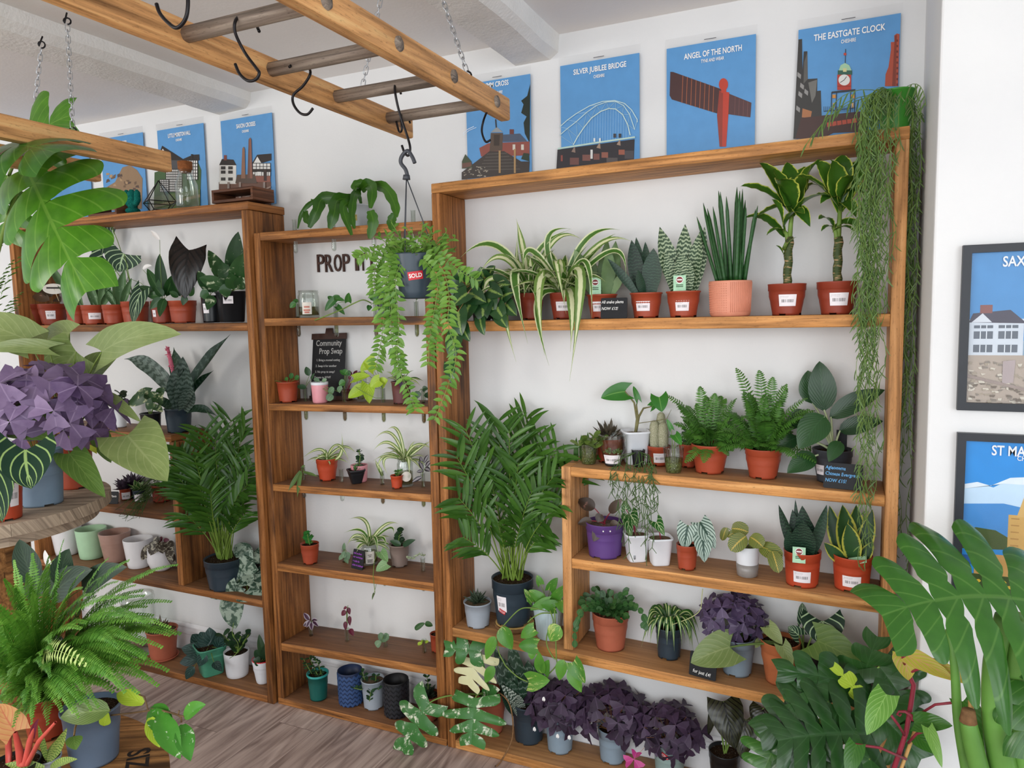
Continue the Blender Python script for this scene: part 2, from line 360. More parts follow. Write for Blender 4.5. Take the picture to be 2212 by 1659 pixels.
def floormat():
    t = NT('grey_brown_laminate'); o = t.coord(); sx = t.new('ShaderNodeSeparateXYZ'); t.link(o, sx.inputs[0]); x, y = sx.outputs[0], sx.outputs[1]
    px = t.math('DIVIDE', x, .192); ix = t.math('FLOOR', px); yy = t.math('ADD', y, t.math('MULTIPLY', t.math('FRACT', t.math('MULTIPLY', ix, .437)), 1.3)); py = t.math('DIVIDE', yy, 1.29); iy = t.math('FLOOR', py)
    rnd = t.math('FRACT', t.math('MULTIPLY', t.math('SINE', t.math('ADD', t.math('MULTIPLY', ix, 12.99), t.math('MULTIPLY', iy, 78.2))), 437.5))
    cb = t.new('ShaderNodeCombineXYZ'); t.link(t.math('ADD', x, t.math('MULTIPLY', rnd, 9.)), cb.inputs[0]); t.link(t.math('ADD', y, t.math('MULTIPLY', rnd, 5.)), cb.inputs[1]); v = cb.outputs[0]
    g = t.noise(t.mapv(v, (38, 2.2, 1)), 1., 6, .62, .5); w = t.math('FRACT', t.math('MULTIPLY', t.noise(t.mapv(v, (6, .7, 1)), 1., 2, .5, .25), 11.)); w = t.math('ABSOLUTE', t.math('SUBTRACT', w, .5))
    k = t.math('ADD', t.math('MULTIPLY', g, .7), t.math('MULTIPLY', w, .38)); k = t.math('ADD', k, t.math('MULTIPLY', t.math('SUBTRACT', rnd, .5), .12))
    c = t.ramp(k, [(.25, '#89766f'), (.45, '#b9a59c'), (.72, '#dccac0')])
    fx = t.math('ABSOLUTE', t.math('SUBTRACT', t.math('FRACT', px), .5)); fy = t.math('ABSOLUTE', t.math('SUBTRACT', t.math('FRACT', py), .5))
    j = t.math('MAXIMUM', t.math('GREATER_THAN', fx, .494), t.math('GREATER_THAN', fy, .4988)); c = t.mix(t.math('MULTIPLY', j, .5), c, lin('#3a2c28'))
    t.base(c, .42, .4); t.bump(k, .12, .002); return t.m
slab('floor', (-5, -6, -.06), (3.6, .12, 0), floormat())
# painted ceiling beams, a chamfer between soffit and side, surfaces slightly uneven
def beam(name, prof, y0, y1):
    m = MB(); n = 40; vs = []; k = len(prof)
    for i in range(n+1):
        y = lerp(y0, y1, i/n)
        for x, z in prof: vs.append((x+.006*mnoise.noise(V(y*4, x*9, z*5)), y, z+.006*mnoise.noise(V(y*4+9, x*7, 3)) if z < CEIL-.001 else z))
    m.add(vs, [(i*k+j, i*k+j+1, (i+1)*k+j+1, (i+1)*k+j) for i in range(n) for j in range(k-1)]); return struct(m.obj(name, M_BEAM, None, False))
beam('ceiling_beam_left', [(-1.255, CEIL), (-1.25, 2.70), (-1.245, 2.695), (-1.085, 2.702), (-1.055, 2.73), (-1.05, CEIL)], .0, -6)
beam('ceiling_beam_right', [(.262, CEIL), (.264, 2.69), (.268, 2.683), (.408, 2.685), (.44, 2.708), (.446, CEIL)], .0, -6)
# skirting board with a moulded top, in the gaps behind the shelving
SKP = [(-.002, 0), (-.016, 0), (-.016, .115), (-.020, .12), (-.020, .128), (-.013, .132), (-.010, .145), (-.014, .150), (-.014, .156), (-.006, .166), (-.002, .17)]
def skirting(name, x0, x1):
    m = MB(); k = len(SKP)
    m.add([(x, y, z) for x in (x0, x1) for y, z in SKP], [(j, j+1, k+j+1, k+j) for j in range(k-1)]); return struct(m.obj(name, M_SKIRT, None, False))
skirting('baseboard_left', -2.48, -.93); skirting('baseboard_middle', -.842, -.04); skirting('baseboard_right', .037, 1.55)
# ---------------------------------------------------------------- shelving units of stained scaffold boards
W_R = wood('honey_board', '#6b4520', '#98693a', '#b98d5a', '#4a2c16', .35, 60, .4, .55, ('#6b4a30', '#94704c'))
W_RS = wood('honey_upright', '#6f4a28', '#94693f', '#b18a60', '#4d3018', .35, 80, .4)
W_RD = wood('brown_upright', '#4a2b14', '#764b26', '#98693f', '#2f1a0b', .6, 90, .7)
W_M = wood('dark_board', '#4d2e16', '#7c5028', '#a07344', '#2a160a', .5, 70, .6, .55, ('#452f22', '#6a4e3c'))
W_MS = wood('dark_upright', '#422510', '#6c4320', '#90643a', '#26130a', .8, 90, .85)
W_L = wood('walnut_board', '#472a14', '#734823', '#976a3e', '#271409', .5, 70, .65, .55, ('#4a3222', '#73553c'))
def hboard(name, parent, xl, xr, zl, zr, t, yf, yb, mat, bevel=.003):
    m = MB(); n = 1
    m.hexa([((xr if i & 1 else xl), (yb if i & 2 else yf), ((zr if i & 1 else zl)-(0 if i & 4 else t))) for i in range(8)], 0)
    return m.obj(name, mat, parent, True, None, bevel)
def vboard(name, parent, x0, x1, z0, z1, yf, yb, mat, zr=None, bevel=.003):
    m = MB(); m.hexa([((x1 if i & 1 else x0), (yb if i & 2 else yf), ((zr if (zr and i & 1) else z1) if i & 4 else z0)) for i in range(8)], 2)
    return m.obj(name, mat, parent, True, None, bevel)
T = .036; YB = -.001
# right unit
RU = thing('shelving_unit', 'wide honey-stained wooden shelving unit with a smaller box of shelves built in at lower right', 'shelving unit', (0.8, -.1, 0))
FR = -.205
zr_top = lambda x: 2.238+.0132*x
hboard('top_board', RU, 0, 1.591, 2.238, 2.259, T, FR, YB, W_R)
vboard('side_panel', RU, 0, T, 0, 2.202, FR, YB, W_RD); vboard('side_panel', RU, 1.555, 1.591, 0, 2.2225, FR, YB, W_RS, 2.223)
hboard('shelf_board', RU, T, 1.555, 1.719, 1.722, .038, FR, YB, W_R)
ZS1 = 1.72
vboard('divider_panel', RU, .508, .544, .503, 1.191, FR, YB, W_RS)
hboard('shelf_board', RU, .544, 1.555, 1.192, 1.174, .036, FR, YB, W_R); hboard('shelf_board', RU, .544, 1.555, .854, .840, .038, FR, YB, W_R)
hboard('shelf_board', RU, T, 1.555, .508, .468, .037, FR, YB, W_R); hboard('bottom_board', RU, T, 1.555, .036, .036, .035, FR, -.022, W_R)
ZA = lambda x: 1.192-.0178*(x-.544); ZB = lambda x: .854-.0139*(x-.544); ZC = lambda x: .508-.0263*(x-T); ZR0 = .036
# middle unit, with four holes in a row through each board for glass tubes
MU = thing('propagation_shelf', 'narrow dark-stained wooden shelf unit holding glass test tubes, between the two wider units', 'shelving unit', (-.44, -.1, 0))
FM = -.21
vboard('side_panel', MU, -.880, -.845, .030, 2.109, FM, YB, W_MS); vboard('side_panel', MU, -.040, -.002, .030, 2.102, FM, YB, W_MS)
MZ = [(2.110, 2.102, .034), (1.746, 1.742, .033), (1.376, 1.391, .030), (1.020, 1.042, .032), (.662, .681, .036), (.293, .330, .036)]
for a, b, t in MZ: hboard('shelf_board', MU, -.845, -.040, a, b, t, FM, YB if a > .25 else -.022, W_M)
hboard('bottom_board', MU, -.880, -.002, .030, .034, .03, FM, -.022, W_M)
mz = lambda k, x: lerp(MZ[k][0], MZ[k][1], (x+.842)/.8) if k < 6 else .031
# left unit
LU = thing('shelving_unit', 'brown-stained wooden shelving unit at left, with an inner box of shelves', 'shelving unit', (-1.7, -.1, 0))
FL = -.225
hboard('top_board', LU, -2.52, -.887, 2.256, 2.243, .034, FL, YB, W_L)
vboard('side_panel', LU, -2.518, -2.482, 0, 2.221, FL, YB, W_L); vboard('side_panel', LU, -.928, -.892, 0, 2.208, FL, YB, W_L)
hboard('shelf_board', LU, -2.482, -.928, 1.735, 1.727, .034, FL, YB, W_L); ZL1 = 1.731
hboard('shelf_board', LU, -2.482, -1.434, 1.210, 1.210, .034, FL, YB, W_L); vboard('divider_panel', LU, -1.450, -1.414, .483, 1.176, FL, YB, W_L)
hboard('shelf_board', LU, -2.482, -1.450, .824, .827, .034, FL, YB, W_L); hboard('shelf_board', LU, -2.482, -.928, .482, .483, .034, FL, YB, W_L)
hboard('bottom_board', LU, -2.482, -.928, .034, .034, .034, FL, -.022, W_L)
ZL2, ZL3, ZL4, ZL5 = 1.21, .826, .4825, .034
# ---------------------------------------------------------------- pots, stickers, signs
M_TERRA = plain('terracotta_plastic', '#a3462c', .42, .45, 0, .05, 14); M_TERRA_D = plain('deep_terracotta_plastic', '#8f3a26', .4, .45, 0, .05, 14); M_TERRA_O = plain('orange_terracotta_plastic', '#b8472a', .4, .45, 0, .05, 14)
M_CLAY = plain('fired_clay', '#b4683f', .75, .3, 0, .1, 18, .2); M_CLAY2 = plain('pink_clay', '#a85c44', .6, .35, 0, .06, 18)
M_NAVY = plain('slate_plastic', '#2c3a45', .4, .45, 0, .06, 14); M_BLACK = plain('black_plastic', '#1b1e22', .35, .5, 0, .06, 14); M_GREYD = plain('dark_grey_plastic', '#3a3d43', .45, .45, 0, .05, 14)
M_BLUEG = plain('blue_grey_plastic', '#8496a4', .45, .45, 0, .04, 14); M_LGREY = plain('light_grey_plastic', '#9fa8b2', .45, .45, 0, .04, 14); M_SAGE = plain('sage_plastic', '#8fa6a2', .45, .45, 0, .04, 14); M_TAUPE = plain('taupe_plastic', '#83736b', .45, .4, 0, .04, 14)
M_WHITE = plain('white_ceramic', '#e4e4e6', .25, .5, 0, .015); M_WPL = plain('white_plastic', '#e0e3e8', .4, .5, 0, .015); M_PINK = plain('pink_ceramic', '#d9929a', .3, .5, 0, .03); M_PEACH = plain('peach_ceramic', '#dd9276', .5, .4, 0, .03)
M_PURPLE = plain('purple_plastic', '#5a3c7c', .45, .45, 0, .04, 14); M_TEAL = plain('teal_plastic', '#0f5a52', .4, .5, 0, .05, 14); M_TEALR = plain('teal_rim', '#2f9c96', .35, .5, 0, .03); M_GREEN = plain('grass_green_plastic', '#3c8a2a', .4, .45, 0, .05, 14); M_MINT = plain('mint_ceramic', '#a9cfa9', .4, .5, 0, .02); M_ROSE = plain('dusty_rose_ceramic', '#a58477', .3, .5, 0, .03)
M_PALEB = plain('pale_blue_ceramic', '#b7c9cf', .35, .5, 0, .02); M_JADE = plain('jade_glaze', '#4f9a7c', .25, .5, 0, .08, 20)
def soilmat(name, a, b, c, sc=160):
    t = NT(name); o = t.coord(); n = t.noise(o, sc, 4, .7); p = t.noise(o, sc*1.7, 2); col = t.mix(t.sstep(p, .66, .70), t.ramp(n, [(.35, a), (.65, b)]), lin(c)); t.base(col, .95, .1); t.bump(n, .8, .006); return t.m
M_SOIL = soilmat('potting_soil', '#1d130d', '#43301f', '#b8ad9c'); M_GRIT = soilmat('gritty_mix', '#5b4a38', '#8d7a62', '#c9bfae', 220); M_PERL = soilmat('perlite_mix', '#4a3c33', '#8f8478', '#e8e4dc', 200); M_MOSS = soilmat('moss_and_perlite', '#3c4a24', '#77874a', '#dfe2cf', 150); M_FIBRE = soilmat('coconut_fibre', '#7a5d33', '#b08f58', '#d9bd84', 120)
def labelmat():
    t = NT('price_label'); uv = t.coord('UV'); sx = t.new('ShaderNodeSeparateXYZ'); t.link(uv, sx.inputs[0]); u, v = sx.outputs[0], sx.outputs[1]
    def band(x, a, b): return t.math('MULTIPLY', t.math('GREATER_THAN', x, a), t.math('LESS_THAN', x, b))
    bars = t.math('GREATER_THAN', t.noise(t.mapv(uv, (46, .01, 1)), 1., 0), .5); m = t.math('MULTIPLY', bars, t.math('MULTIPLY', band(u, .14, .86), band(v, .32, .58)))
    tx = t.math('GREATER_THAN', t.noise(t.mapv(uv, (60, 26, 1)), 1., 1), .52); m2 = t.math('MULTIPLY', tx, t.math('MULTIPLY', band(u, .08, .55), t.math('MAXIMUM', band(v, .80, .86), band(v, .70, .74))))
    t.base(t.mix(t.math('MULTIPLY', t.math('MAXIMUM', m, t.math('MULTIPLY', m2, .6)), .9), lin('#efe9ec'), lin('#26242a')), .5, .3); return t.m
M_LABEL = labelmat(); M_RED = plain('red_sticker', '#c4222f', .4, .4, 0, .02); M_INKW = plain('white_ink', '#f3f1ee', .6, .2, 0, .01); M_CHALK = plain('chalkboard_card', '#15161a', .55, .3, 0, .1, 60); M_TAG = plain('pale_green_card', '#a9d3b0', .4, .4, 0, .12, 40); M_INKP = plain('violet_chalk_ink', '#a757c8', .6, .2); M_INKB = plain('blue_chalk_ink', '#6fb4ea', .6, .2); M_INKD = plain('dark_ink', '#2a2320', .6, .2)
class Pot: pass
def facing(c, off=0.): d = CAM-Vector(c); return math.atan2(d.y, d.x)+off
def patch(mb, c, rfun, z0, z1, a0, a1, n=24):
    vs = []; uv = []
    for i in range(n+1):
        a = lerp(a0, a1, i/n)
        for z, k in ((z0, 0), (z1, 1)):
            r = rfun(z)+.0016; vs.append(Vector(c)+V(math.cos(a)*r, math.sin(a)*r, z)); uv.append((i/n, k))
    mb.add(vs, [(2*i, 2*i+2, 2*i+3, 2*i+1) for i in range(n)], uv)
def pot(name, label, cat, u, v, z, wt, hp, mat, kind='nursery', y=None, rb=.74, soil=M_SOIL, group=None, sticker=None, sold=None, fill=.9, rim=None, notch=True, dy=0., lab_off=0., nosoil=False, tag_at=None, pot_name='pot', mat2=None, h=None):
    """a potted plant's root, pot, soil and stickers; u,v is the pixel of the pot's front foot, wt/hp its rim width and height in pixels"""
    if callable(z):
        zz = z(.5)
        for _ in range(3): q0 = atz(u, v, zz) if y is None else aty(u, v, y); zz = z(q0.x)
        z = zz
    if y is None:
        q = atz(u, v, z); k = mpp(q); d = V(q.x-CAM.x, q.y-CAM.y, 0).normalized(); c = q+d*(wt*k*.5*rb)
    else:
        q = aty(u, v, y); k = mpp(q); c = V(q.x, y, z)
    el = math.atan2(CAM.z-z, V(c.x-CAM.x, c.y-CAM.y, 0).length); H = h or hp*k/max(.5, math.cos(el)); rt = wt*k*.5; r0 = rt*rb
    ym = -(max(rt, r0)*1.06+.004)
    if c.y > ym: f_ = (ym-CAM.y)/(c.y-CAM.y); c.x = CAM.x+(c.x-CAM.x)*f_; c.y = ym
    c.z = z+.0005; p = Pot(); p.c = c; p.k = k; p.rt = rt; p.h = H; p.y = c.y
    p.root = thing(name, label, cat, c, group); m = MB()
    if kind == 'nursery':
        zr = H*.78; rf = lambda t: lerp(r0, rt*.955, min(1, t/zr)) if t < zr else rt*.975
        nt = [int(32*a) for a in (0, .25, .5, .75)] if notch else []
        m.lathe([(r0*.9, .006), (r0, .0005), (r0*1.01, .008), (lerp(r0, rt*.955, .5), zr*.5), (rt*.945, zr), (rt*.98, zr+.001), (rt*.985, H-.004), (rt, H-.003), (rt, H), (rt*.955, H), (rt*.93, H*.6), (r0*.9, .006)], c, 40, 0, (lambda i, kk: i in (0, 1) and (kk+3) % 10 < 3) if notch else None)
    elif kind == 'lip':
        rf = lambda t: lerp(r0, rt*.95, min(1, t/H))
        m.lathe([(r0*.9, .006), (r0, .0005), (r0*1.01, .007), (lerp(r0, rt*.95, .5), H*.5), (rt*.945, H-.006), (rt*1.0, H-.005), (rt, H-.001), (rt*.99, H), (rt*.93, H), (rt*.9, H*.6), (r0*.9, .006)], c, 40, 0, (lambda i, kk: i in (0, 1) and (kk+3) % 10 < 3) if notch else None)
    elif kind == 'cup':
        rf = lambda t: lerp(r0, rt, min(1, t/H))
        m.lathe([(r0*.3, .0005), (r0*.9, .0005), (r0*.985, .004), (lerp(r0, rt, .15), H*.15), (lerp(r0, rt, .5), H*.5), (rt*.995, H*.97), (rt*.99, H), (rt*.93, H), (rt*.9, H*.6), (r0*.85, .008), (r0*.3, .008)], c, 44)
    elif kind == 'round':
        rf = lambda t: rt
        m.lathe([(r0*.3, .0005), (r0*.8, .0005), (lerp(r0, rt, .45), H*.12), (rt*.985, H*.4), (rt, H*.6), (rt*.96, H*.95), (rt*.95, H), (rt*.88, H), (rt*.9, H*.5), (r0*.7, .01), (r0*.3, .01)], c, 44)
    elif kind == 'square':
        rf = lambda t: lerp(r0, rt, min(1, t/H)); th = Matrix.Rotation(facing(c)+math.pi/2+.25, 3, 'Z')
        m.lathe([(r0*.3, .0005), (r0*.95, .0005), (r0, .005), (rt*.96, H-.008), (rt*1.03, H-.006), (rt*1.03, H), (rt*.95, H), (rt*.9, H*.7), (r0*.85, .01), (r0*.3, .01)], c, 48, 0, None, th, 5)
    elif kind == 'ribbed':
        rf = lambda t: lerp(r0, rt, min(1, t/H)); n = 96; vs = []; fs = []
        pr = [(r0*.3, .0005, 0), (r0*.97, .0005, 0), (r0, .004, 1), (lerp(r0, rt, .5), H*.5, 1), (rt*.99, H*.95, 1), (rt, H*.97, 0), (rt, H, 0), (rt*.94, H, 0), (rt*.9, H*.6, 0), (r0*.85, .008, 0), (r0*.3, .008, 0)]
        for r, zz, w in pr:
            for i in range(n): a = 2*math.pi*i/n; q = r*(1+.02*w*(1 if i % 3 else -1)); vs.append(c+V(math.cos(a)*q, math.sin(a)*q, zz))
        m.add(vs, [(i*n+j, i*n+(j+1) % n, (i+1)*n+(j+1) % n, (i+1)*n+j) for i in range(len(pr)-1) for j in range(n)])
    mats = [mat]+([mat2] if mat2 else [])
    p.pot = m.obj(pot_name, mats, p.root); p.rf = rf
    p.st = c+V(0, 0, H*fill)
    if not nosoil:
        s = MB(); s.disc(p.st, (rt*.925) if kind != 'square' else rt*.97, 20, 0, H*.02, 4, .002); s.obj('soil', soil, p.root)
    fa = facing(c)
    if sticker:
        a0, wd, z0, z1 = sticker; b = MB(); patch(b, c, rf, H*z0, H*z1, fa+a0-wd, fa+a0+wd); b.obj('price_label', M_LABEL, p.pot)
    if sold: sold_sticker(p, *sold)
    return p
def sold_sticker(p, off, zc, w, roll=0.):
    a = facing(p.c)+off; n = V(math.cos(a), math.sin(a), 0); r = p.rf(p.h*zc)+.0012; o = p.c+n*r+V(0, 0, p.h*zc); x = V(-n.y, n.x, 0); up = V(0, 0, 1)
    xr = x*math.cos(roll)+up*math.sin(roll); ur = up*math.cos(roll)-x*math.sin(roll); b = MB(); h = w*.52
    vs = []; N = 8
    for i in range(N+1):
        s = (i/N-.5)*w
        for t in (-.5, .5):
            q = o+xr*s+ur*(t*h); d = V(q.x-p.c.x, q.y-p.c.y, 0); zz = q.z-p.c.z; q = p.c+d.normalized()*(p.rf(zz)+.0024)+V(0, 0, zz); vs.append(q)
    b.add(vs, [(2*i, 2*i+2, 2*i+3, 2*i+1) for i in range(N)]); so = b.obj('sold_sticker', M_RED, p.pot)
    tx = text_obj('SOLD', w*.36, M_INKW, p.pot, o+n*.0006, xr, ur, 'sold_lettering', .02, .95)
    for v in tx.data.vertices:
        q = v.co+ORG[tx]; d = V(q.x-p.c.x, q.y-p.c.y, 0); zz = q.z-p.c.z; v.co = p.c+d.normalized()*(p.rf(zz)+.0030)+V(0, 0, zz)-ORG[tx]
def W(p, u, v, dy=0.): return aty(u, v, p.y+dy)
def plant_tag(p, u, v, wpx, hpx, dy=-.03, lean=.12):
    """small printed care card pushed into the soil"""
    o = W(p, u, v, dy); a = facing(o); x = V(-math.sin(a), math.cos(a), 0)*-1; x = V(math.sin(a)*-1, math.cos(a), 0); n = V(math.cos(a), math.sin(a), 0); up = (V(0, 0, 1)-n*lean).normalized(); w = wpx*p.k; h = hpx*p.k; b = MB(); t = n*.0006
    q = [o+x*(sx*w/2)+up*(sz*h/2) for sx, sz in ((-1, -1), (1, -1), (1, 1), (-1, 1))]; b.add([c+t for c in q]+[c-t for c in q], [(0, 1, 2, 3), (7, 6, 5, 4), (0, 4, 5, 1), (1, 5, 6, 2), (2, 6, 7, 3), (3, 7, 4, 0)])
    d = b; cc = o+up*(h*.22)+n*.0011; b.mi = [0]*len(b.f)
    for ri, mi, e in ((w*.30, 1, 0), (w*.25, 2, .0003)):
        k = 20; d.add([cc+n*e]+[cc+n*e+x*(ri*math.cos(6.283*i/k))+up*(ri*math.sin(6.283*i/k)) for i in range(k)], [(0, 1+i, 1+(i+1) % k) for i in range(k)], None, mi)
    d.add([cc+n*.0006+x*sx*w*.2+up*sz*w*.05 for sx, sz in ((-1, -1), (1, -1), (1, 1), (-1, 1))], [(0, 1, 2, 3)], None, 1)
    for q in (-.1, -.2): d.add([o+n*.0011+up*(h*q)+x*sx*w*.28+up*sz*w*.04 for sx, sz in ((-1, -1), (1, -1), (1, 1), (-1, 1))], [(0, 1, 2, 3)], None, 3)
    return b.obj('plant_tag', [M_TAG, M_INKW, plain('tag_maroon', '#7c2a26', .5), plain('tag_dark_green', '#3c5a3c', .5)], p.root, False)
def chalk_sign(label, c, w, h, ang, lines, ink, lean=.2, size=.2, top=.72, gap=.26, roll=0., xo=-.44):
    """small black chalk card on an angled foot, handwriting in chalk ink; c is the centre of its lower edge"""
    n = V(math.cos(ang), math.sin(ang), 0); x = V(-n.y, n.x, 0); up = (V(0, 0, 1)-n*lean).normalized(); r = thing('chalk_sign', label, 'sign', c); t = .0015; m = MB(); nn = x.cross(up).normalized()
    cr = .06*h; loop = []
    for sx, sz, a0 in ((1, 0, -90), (1, 1, 0), (-1, 1, 90), (-1, 0, 180)):
        for k in range(4):
            a = math.radians(a0+k*30); loop.append((sx*(w/2-cr)+math.cos(a)*cr, (cr if sz == 0 else h-cr)+math.sin(a)*cr))
    f = [Vector(c)+x*a+up*b for a, b in loop]; N = len(f)
    m.add([q+nn*t for q in f]+[q-nn*t for q in f], [tuple(range(N)), tuple(range(2*N-1, N-1, -1))]+[(i, N+i, N+(i+1) % N, (i+1) % N) for i in range(N)]); m.obj('card', M_CHALK, r, False)
    b = MB(); q0 = Vector(c)-nn*.001; dn = V(-n.x, -n.y, 0)
    b.hexa([q0+x*(w*.3*(1 if i & 1 else -1))+dn*(.03 if i & 2 else .004)+V(0, 0, .0015 if i & 4 else 0) for i in range(8)]); b.obj('foot', M_CHALK, r, False)
    for i, s in enumerate(lines):
        if s: text_obj(s, h*size, ink, r, Vector(c)+up*(h*(top-gap*i))+x*(w*xo)+nn*(t+.0004), x*math.cos(roll)+up*math.sin(roll), up*math.cos(roll)-x*math.sin(roll), 'handwriting', .005, .86, 'LEFT', .0003, .12, 1, None, .035)
    return r
# ================================================================ right unit, upper long shelf
G1 = -.115
L_SPID = leafmat('spider_leaf', '#5c7d34', '#7d9a4a', 'center', '#d9dcae', .4, th=.42, slope=0); L_SPID2 = leafmat('spider_leaf_edged', '#3f6b25', '#5a8332', 'edge', '#d6dcae', .4, th=.62, slope=0); L_SPIDG = leafmat('spider_leaf_deep', '#234f1c', '#3c6d2a', 'center', '#c3d08c', .35, th=.3, slope=0)
L_MOON = leafmat('moonshine_leaf', '#5f7a4c', '#87a06e', 'edge', '#3e5a33', .45, th=.95, slope=0); L_DARKS = leafmat('black_green_sword', '#12261c', '#25422f', 'bands', '#3d5f47', .35, n=16, th=.42, amt=.5); L_BANDS = leafmat('banded_sword', '#9fb08c', '#b9c5a4', 'bands', '#2f4a2c', .45, n=16, th=.26); L_CYL = leafmat('cylinder_leaf', '#2c5a2a', '#4c7a3c', 'bands', '#24461f', .4, n=14, th=.4, amt=.45)
L_GOLD = leafmat('gold_edged_sword', '#1d3d22', '#3a6334', 'edge', '#b9b84c', .35, th=.78, slope=0); L_DRAC = leafmat('dracaena_leaf', '#2c5418', '#4c7a24', 'edge', '#c6cf58', .3, th=.88, n=3, slope=0)
L_HEART = leafmat('heartleaf', '#1f3f22', '#33592e', 'center', '#7f9a4e', .25, th=.14, n=5); L_HOYAL = leafmat('needle_hoya', '#44622f', '#6c8a45', 'plain', '#8fa85c', .45); L_STEM = plain('green_stem', '#6f8a3f', .5, .3, 0, .1); L_STEMB = plain('brown_stem', '#6a5237', .7, .3, 0, .15, 60); L_STEMR = plain('red_stem', '#8c2c3c', .4, .4, 0, .1); L_STEMT = plain('tan_stem', '#a8764a', .6, .3, 0, .1)
def swords(p, lst, mat, prof='sword', fold=.22, nm='leaf', wave=0., nv=4, nu=14):
    for (u0, v0, u1, v1, w, dy) in lst:
        b = MB(); a = W(p, u0, v0, dy*.35); a.z = min(a.z, p.st.z+.004); e = W(p, u1, v1, dy); blade(b, a, e, w*p.k, prof, (a-e).cross(V(0, 1, 0)).normalized()*R(-.006, .006), (CAM-a).normalized()+V(R(-.4, .4), 0, 0), fold, nu, nv, 0, 0, wave, R(-.25, .25)); b.obj(nm, mat, p.root)
def spider(p, n, lo, hi, mats, arc=.6, w=(10, 16), droops=(), seed=1, nu=14, split=10):
    """arching strap leaves; droops are long leaves given by their bend and tip pixels"""
    random.seed(seed); mbs = [MB() for _ in mats]
    for i in range(n):
        a = 2.4*i+R(-.4, .4); L = R(lo, hi)*p.k; e = R(.35, 1.15); hd = V(math.cos(a), math.sin(a)*.6, 0); o = p.st+hd*.008
        t = o+hd*(L*math.cos(e)*1.25)+V(0, 0, L*(math.sin(e)*.8-.55*(1.2-e))); c = V(0, 0, L*.35*arc*(1.4-e*.5))
        if t.y > -.008: t.y = -.008
        blade(mbs[i % len(mats)], o, t, R(*w)*p.k, 'strap', c, V(0, 0, 1)+(CAM-o).normalized()*.6, .35, nu, 2)
    for (u1, v1, u2, v2, ww, dy) in droops:
        q = W(p, u1, v1, dy*.6); t = W(p, u2, v2, dy); o = p.st+V(0, 0, .005); m = (o+t)/2; k = R(0, 1)
        blade(mbs[int(k*len(mats)) % len(mats)], o, t, ww*p.k, 'strap', (q-m)*1.9, V(0, 0, .6)+(CAM-o).normalized(), .3, 20, 2)
    for mb, m in zip(mbs, mats):
        if mb.v: mb.obj('foliage', m, p.root)
# heartleaf philodendron trailing at the left end
p = pot('potted_heartleaf_philodendron', 'dark heart-leaved trailing plant in a black pot at left end of long upper shelf', 'plant', 1046, 695, ZS1, 62, 58, M_BLACK, y=G1)
random.seed(11); b = MB(); st = MB()
for (u, v, w, h, dy, a) in [(1020, 612, 36, 30, -.06, .3), (1046, 600, 34, 30, 0, 1.9), (1075, 618, 44, 34, -.05, .1), (1025, 640, 40, 34, -.1, -.5), (1058, 650, 40, 34, -.09, -1.2), (1090, 640, 36, 28, -.07, .4), (1045, 668, 40, 36, -.1, -1.6), (1078, 672, 34, 30, -.1, -1.0), (1012, 668, 38, 36, -.11, -1.9), (1000, 642, 34, 32, -.13, -2.4), (986, 622, 30, 28, -.12, 2.4), (1100, 665, 30, 28, -.09, -.8), (1035, 622, 34, 30, -.05, 1.2), (1065, 630, 34, 28, -.08, -.4), (992, 690, 40, 42, -.16, -1.4), (982, 742, 36, 44, -.16, -1.7), (1004, 715, 26, 30, -.15, -1.1), (974, 800, 24, 36, -.16, -1.4), (1040, 700, 22, 30, -.12, -1.3), (1084, 690, 26, 26, -.11, -1.0), (996, 600, 30, 26, -.08, 2.0), (1060, 590, 26, 22, 0, 1.0)]:
    o = W(p, u-math.cos(a)*h*.4, v+math.sin(a)*h*.4, dy); e = W(p, u+math.cos(a)*h*.6, v-math.sin(a)*h*.6, dy-.015); blade(b, o, o+(e-o)*1.25, w*1.25*p.k, 'heart', (0, -.012, .004), (0, -1, .35), .15, 8, 4, 0, .22); st.tube([p.st+V(0, -.01, 0), (p.st+o)/2+V(0, -.02, .03), o], .0012, 4)
st.tube([W(p, x, y, d) for x, y, d in ((1030, 660, -.09), (1000, 680, -.14), (990, 712, -.16), (984, 760, -.16), (965, 790, -.16))], .0016, 5)
b.obj('foliage', L_HEART, p.root); st.obj('stem', L_STEMT, p.root)
# two spider plants
p = pot('potted_spider_plant', 'spider plant in an unlabelled red-brown pot, next to the dark heart-leaved trailing plant', 'plant', 1148, 692, ZS1, 56, 57, M_TERRA_D, y=G1+.01, group='spider plants on the upper shelf')
spider(p, 60, 85, 160, [L_SPID2, L_SPID], .8, (11, 17), [(1075, 530, 995, 556, 18, -.05), (1090, 555, 1036, 590, 16, -.08), (1120, 600, 1118, 505, 16, .02), (1130, 540, 1115, 472, 15, .02), (1090, 640, 1115, 782, 17, -.14), (1110, 590, 1140, 742, 20, -.13), (1060, 600, 1049, 665, 14, -.1), (1160, 545, 1232, 496, 14, 0), (1195, 520, 1260, 520, 13, 0), (1170, 580, 1165, 682, 12, -.11)], 21)
p = pot('potted_spider_plant', 'spider plant in a labelled red-brown pot, its longest striped blade hanging furthest below the shelf', 'plant', 1217, 691, ZS1, 58, 57, M_TERRA_D, y=G1-.005, sticker=(.0, .6, .32, .66), group='spider plants on the upper shelf')
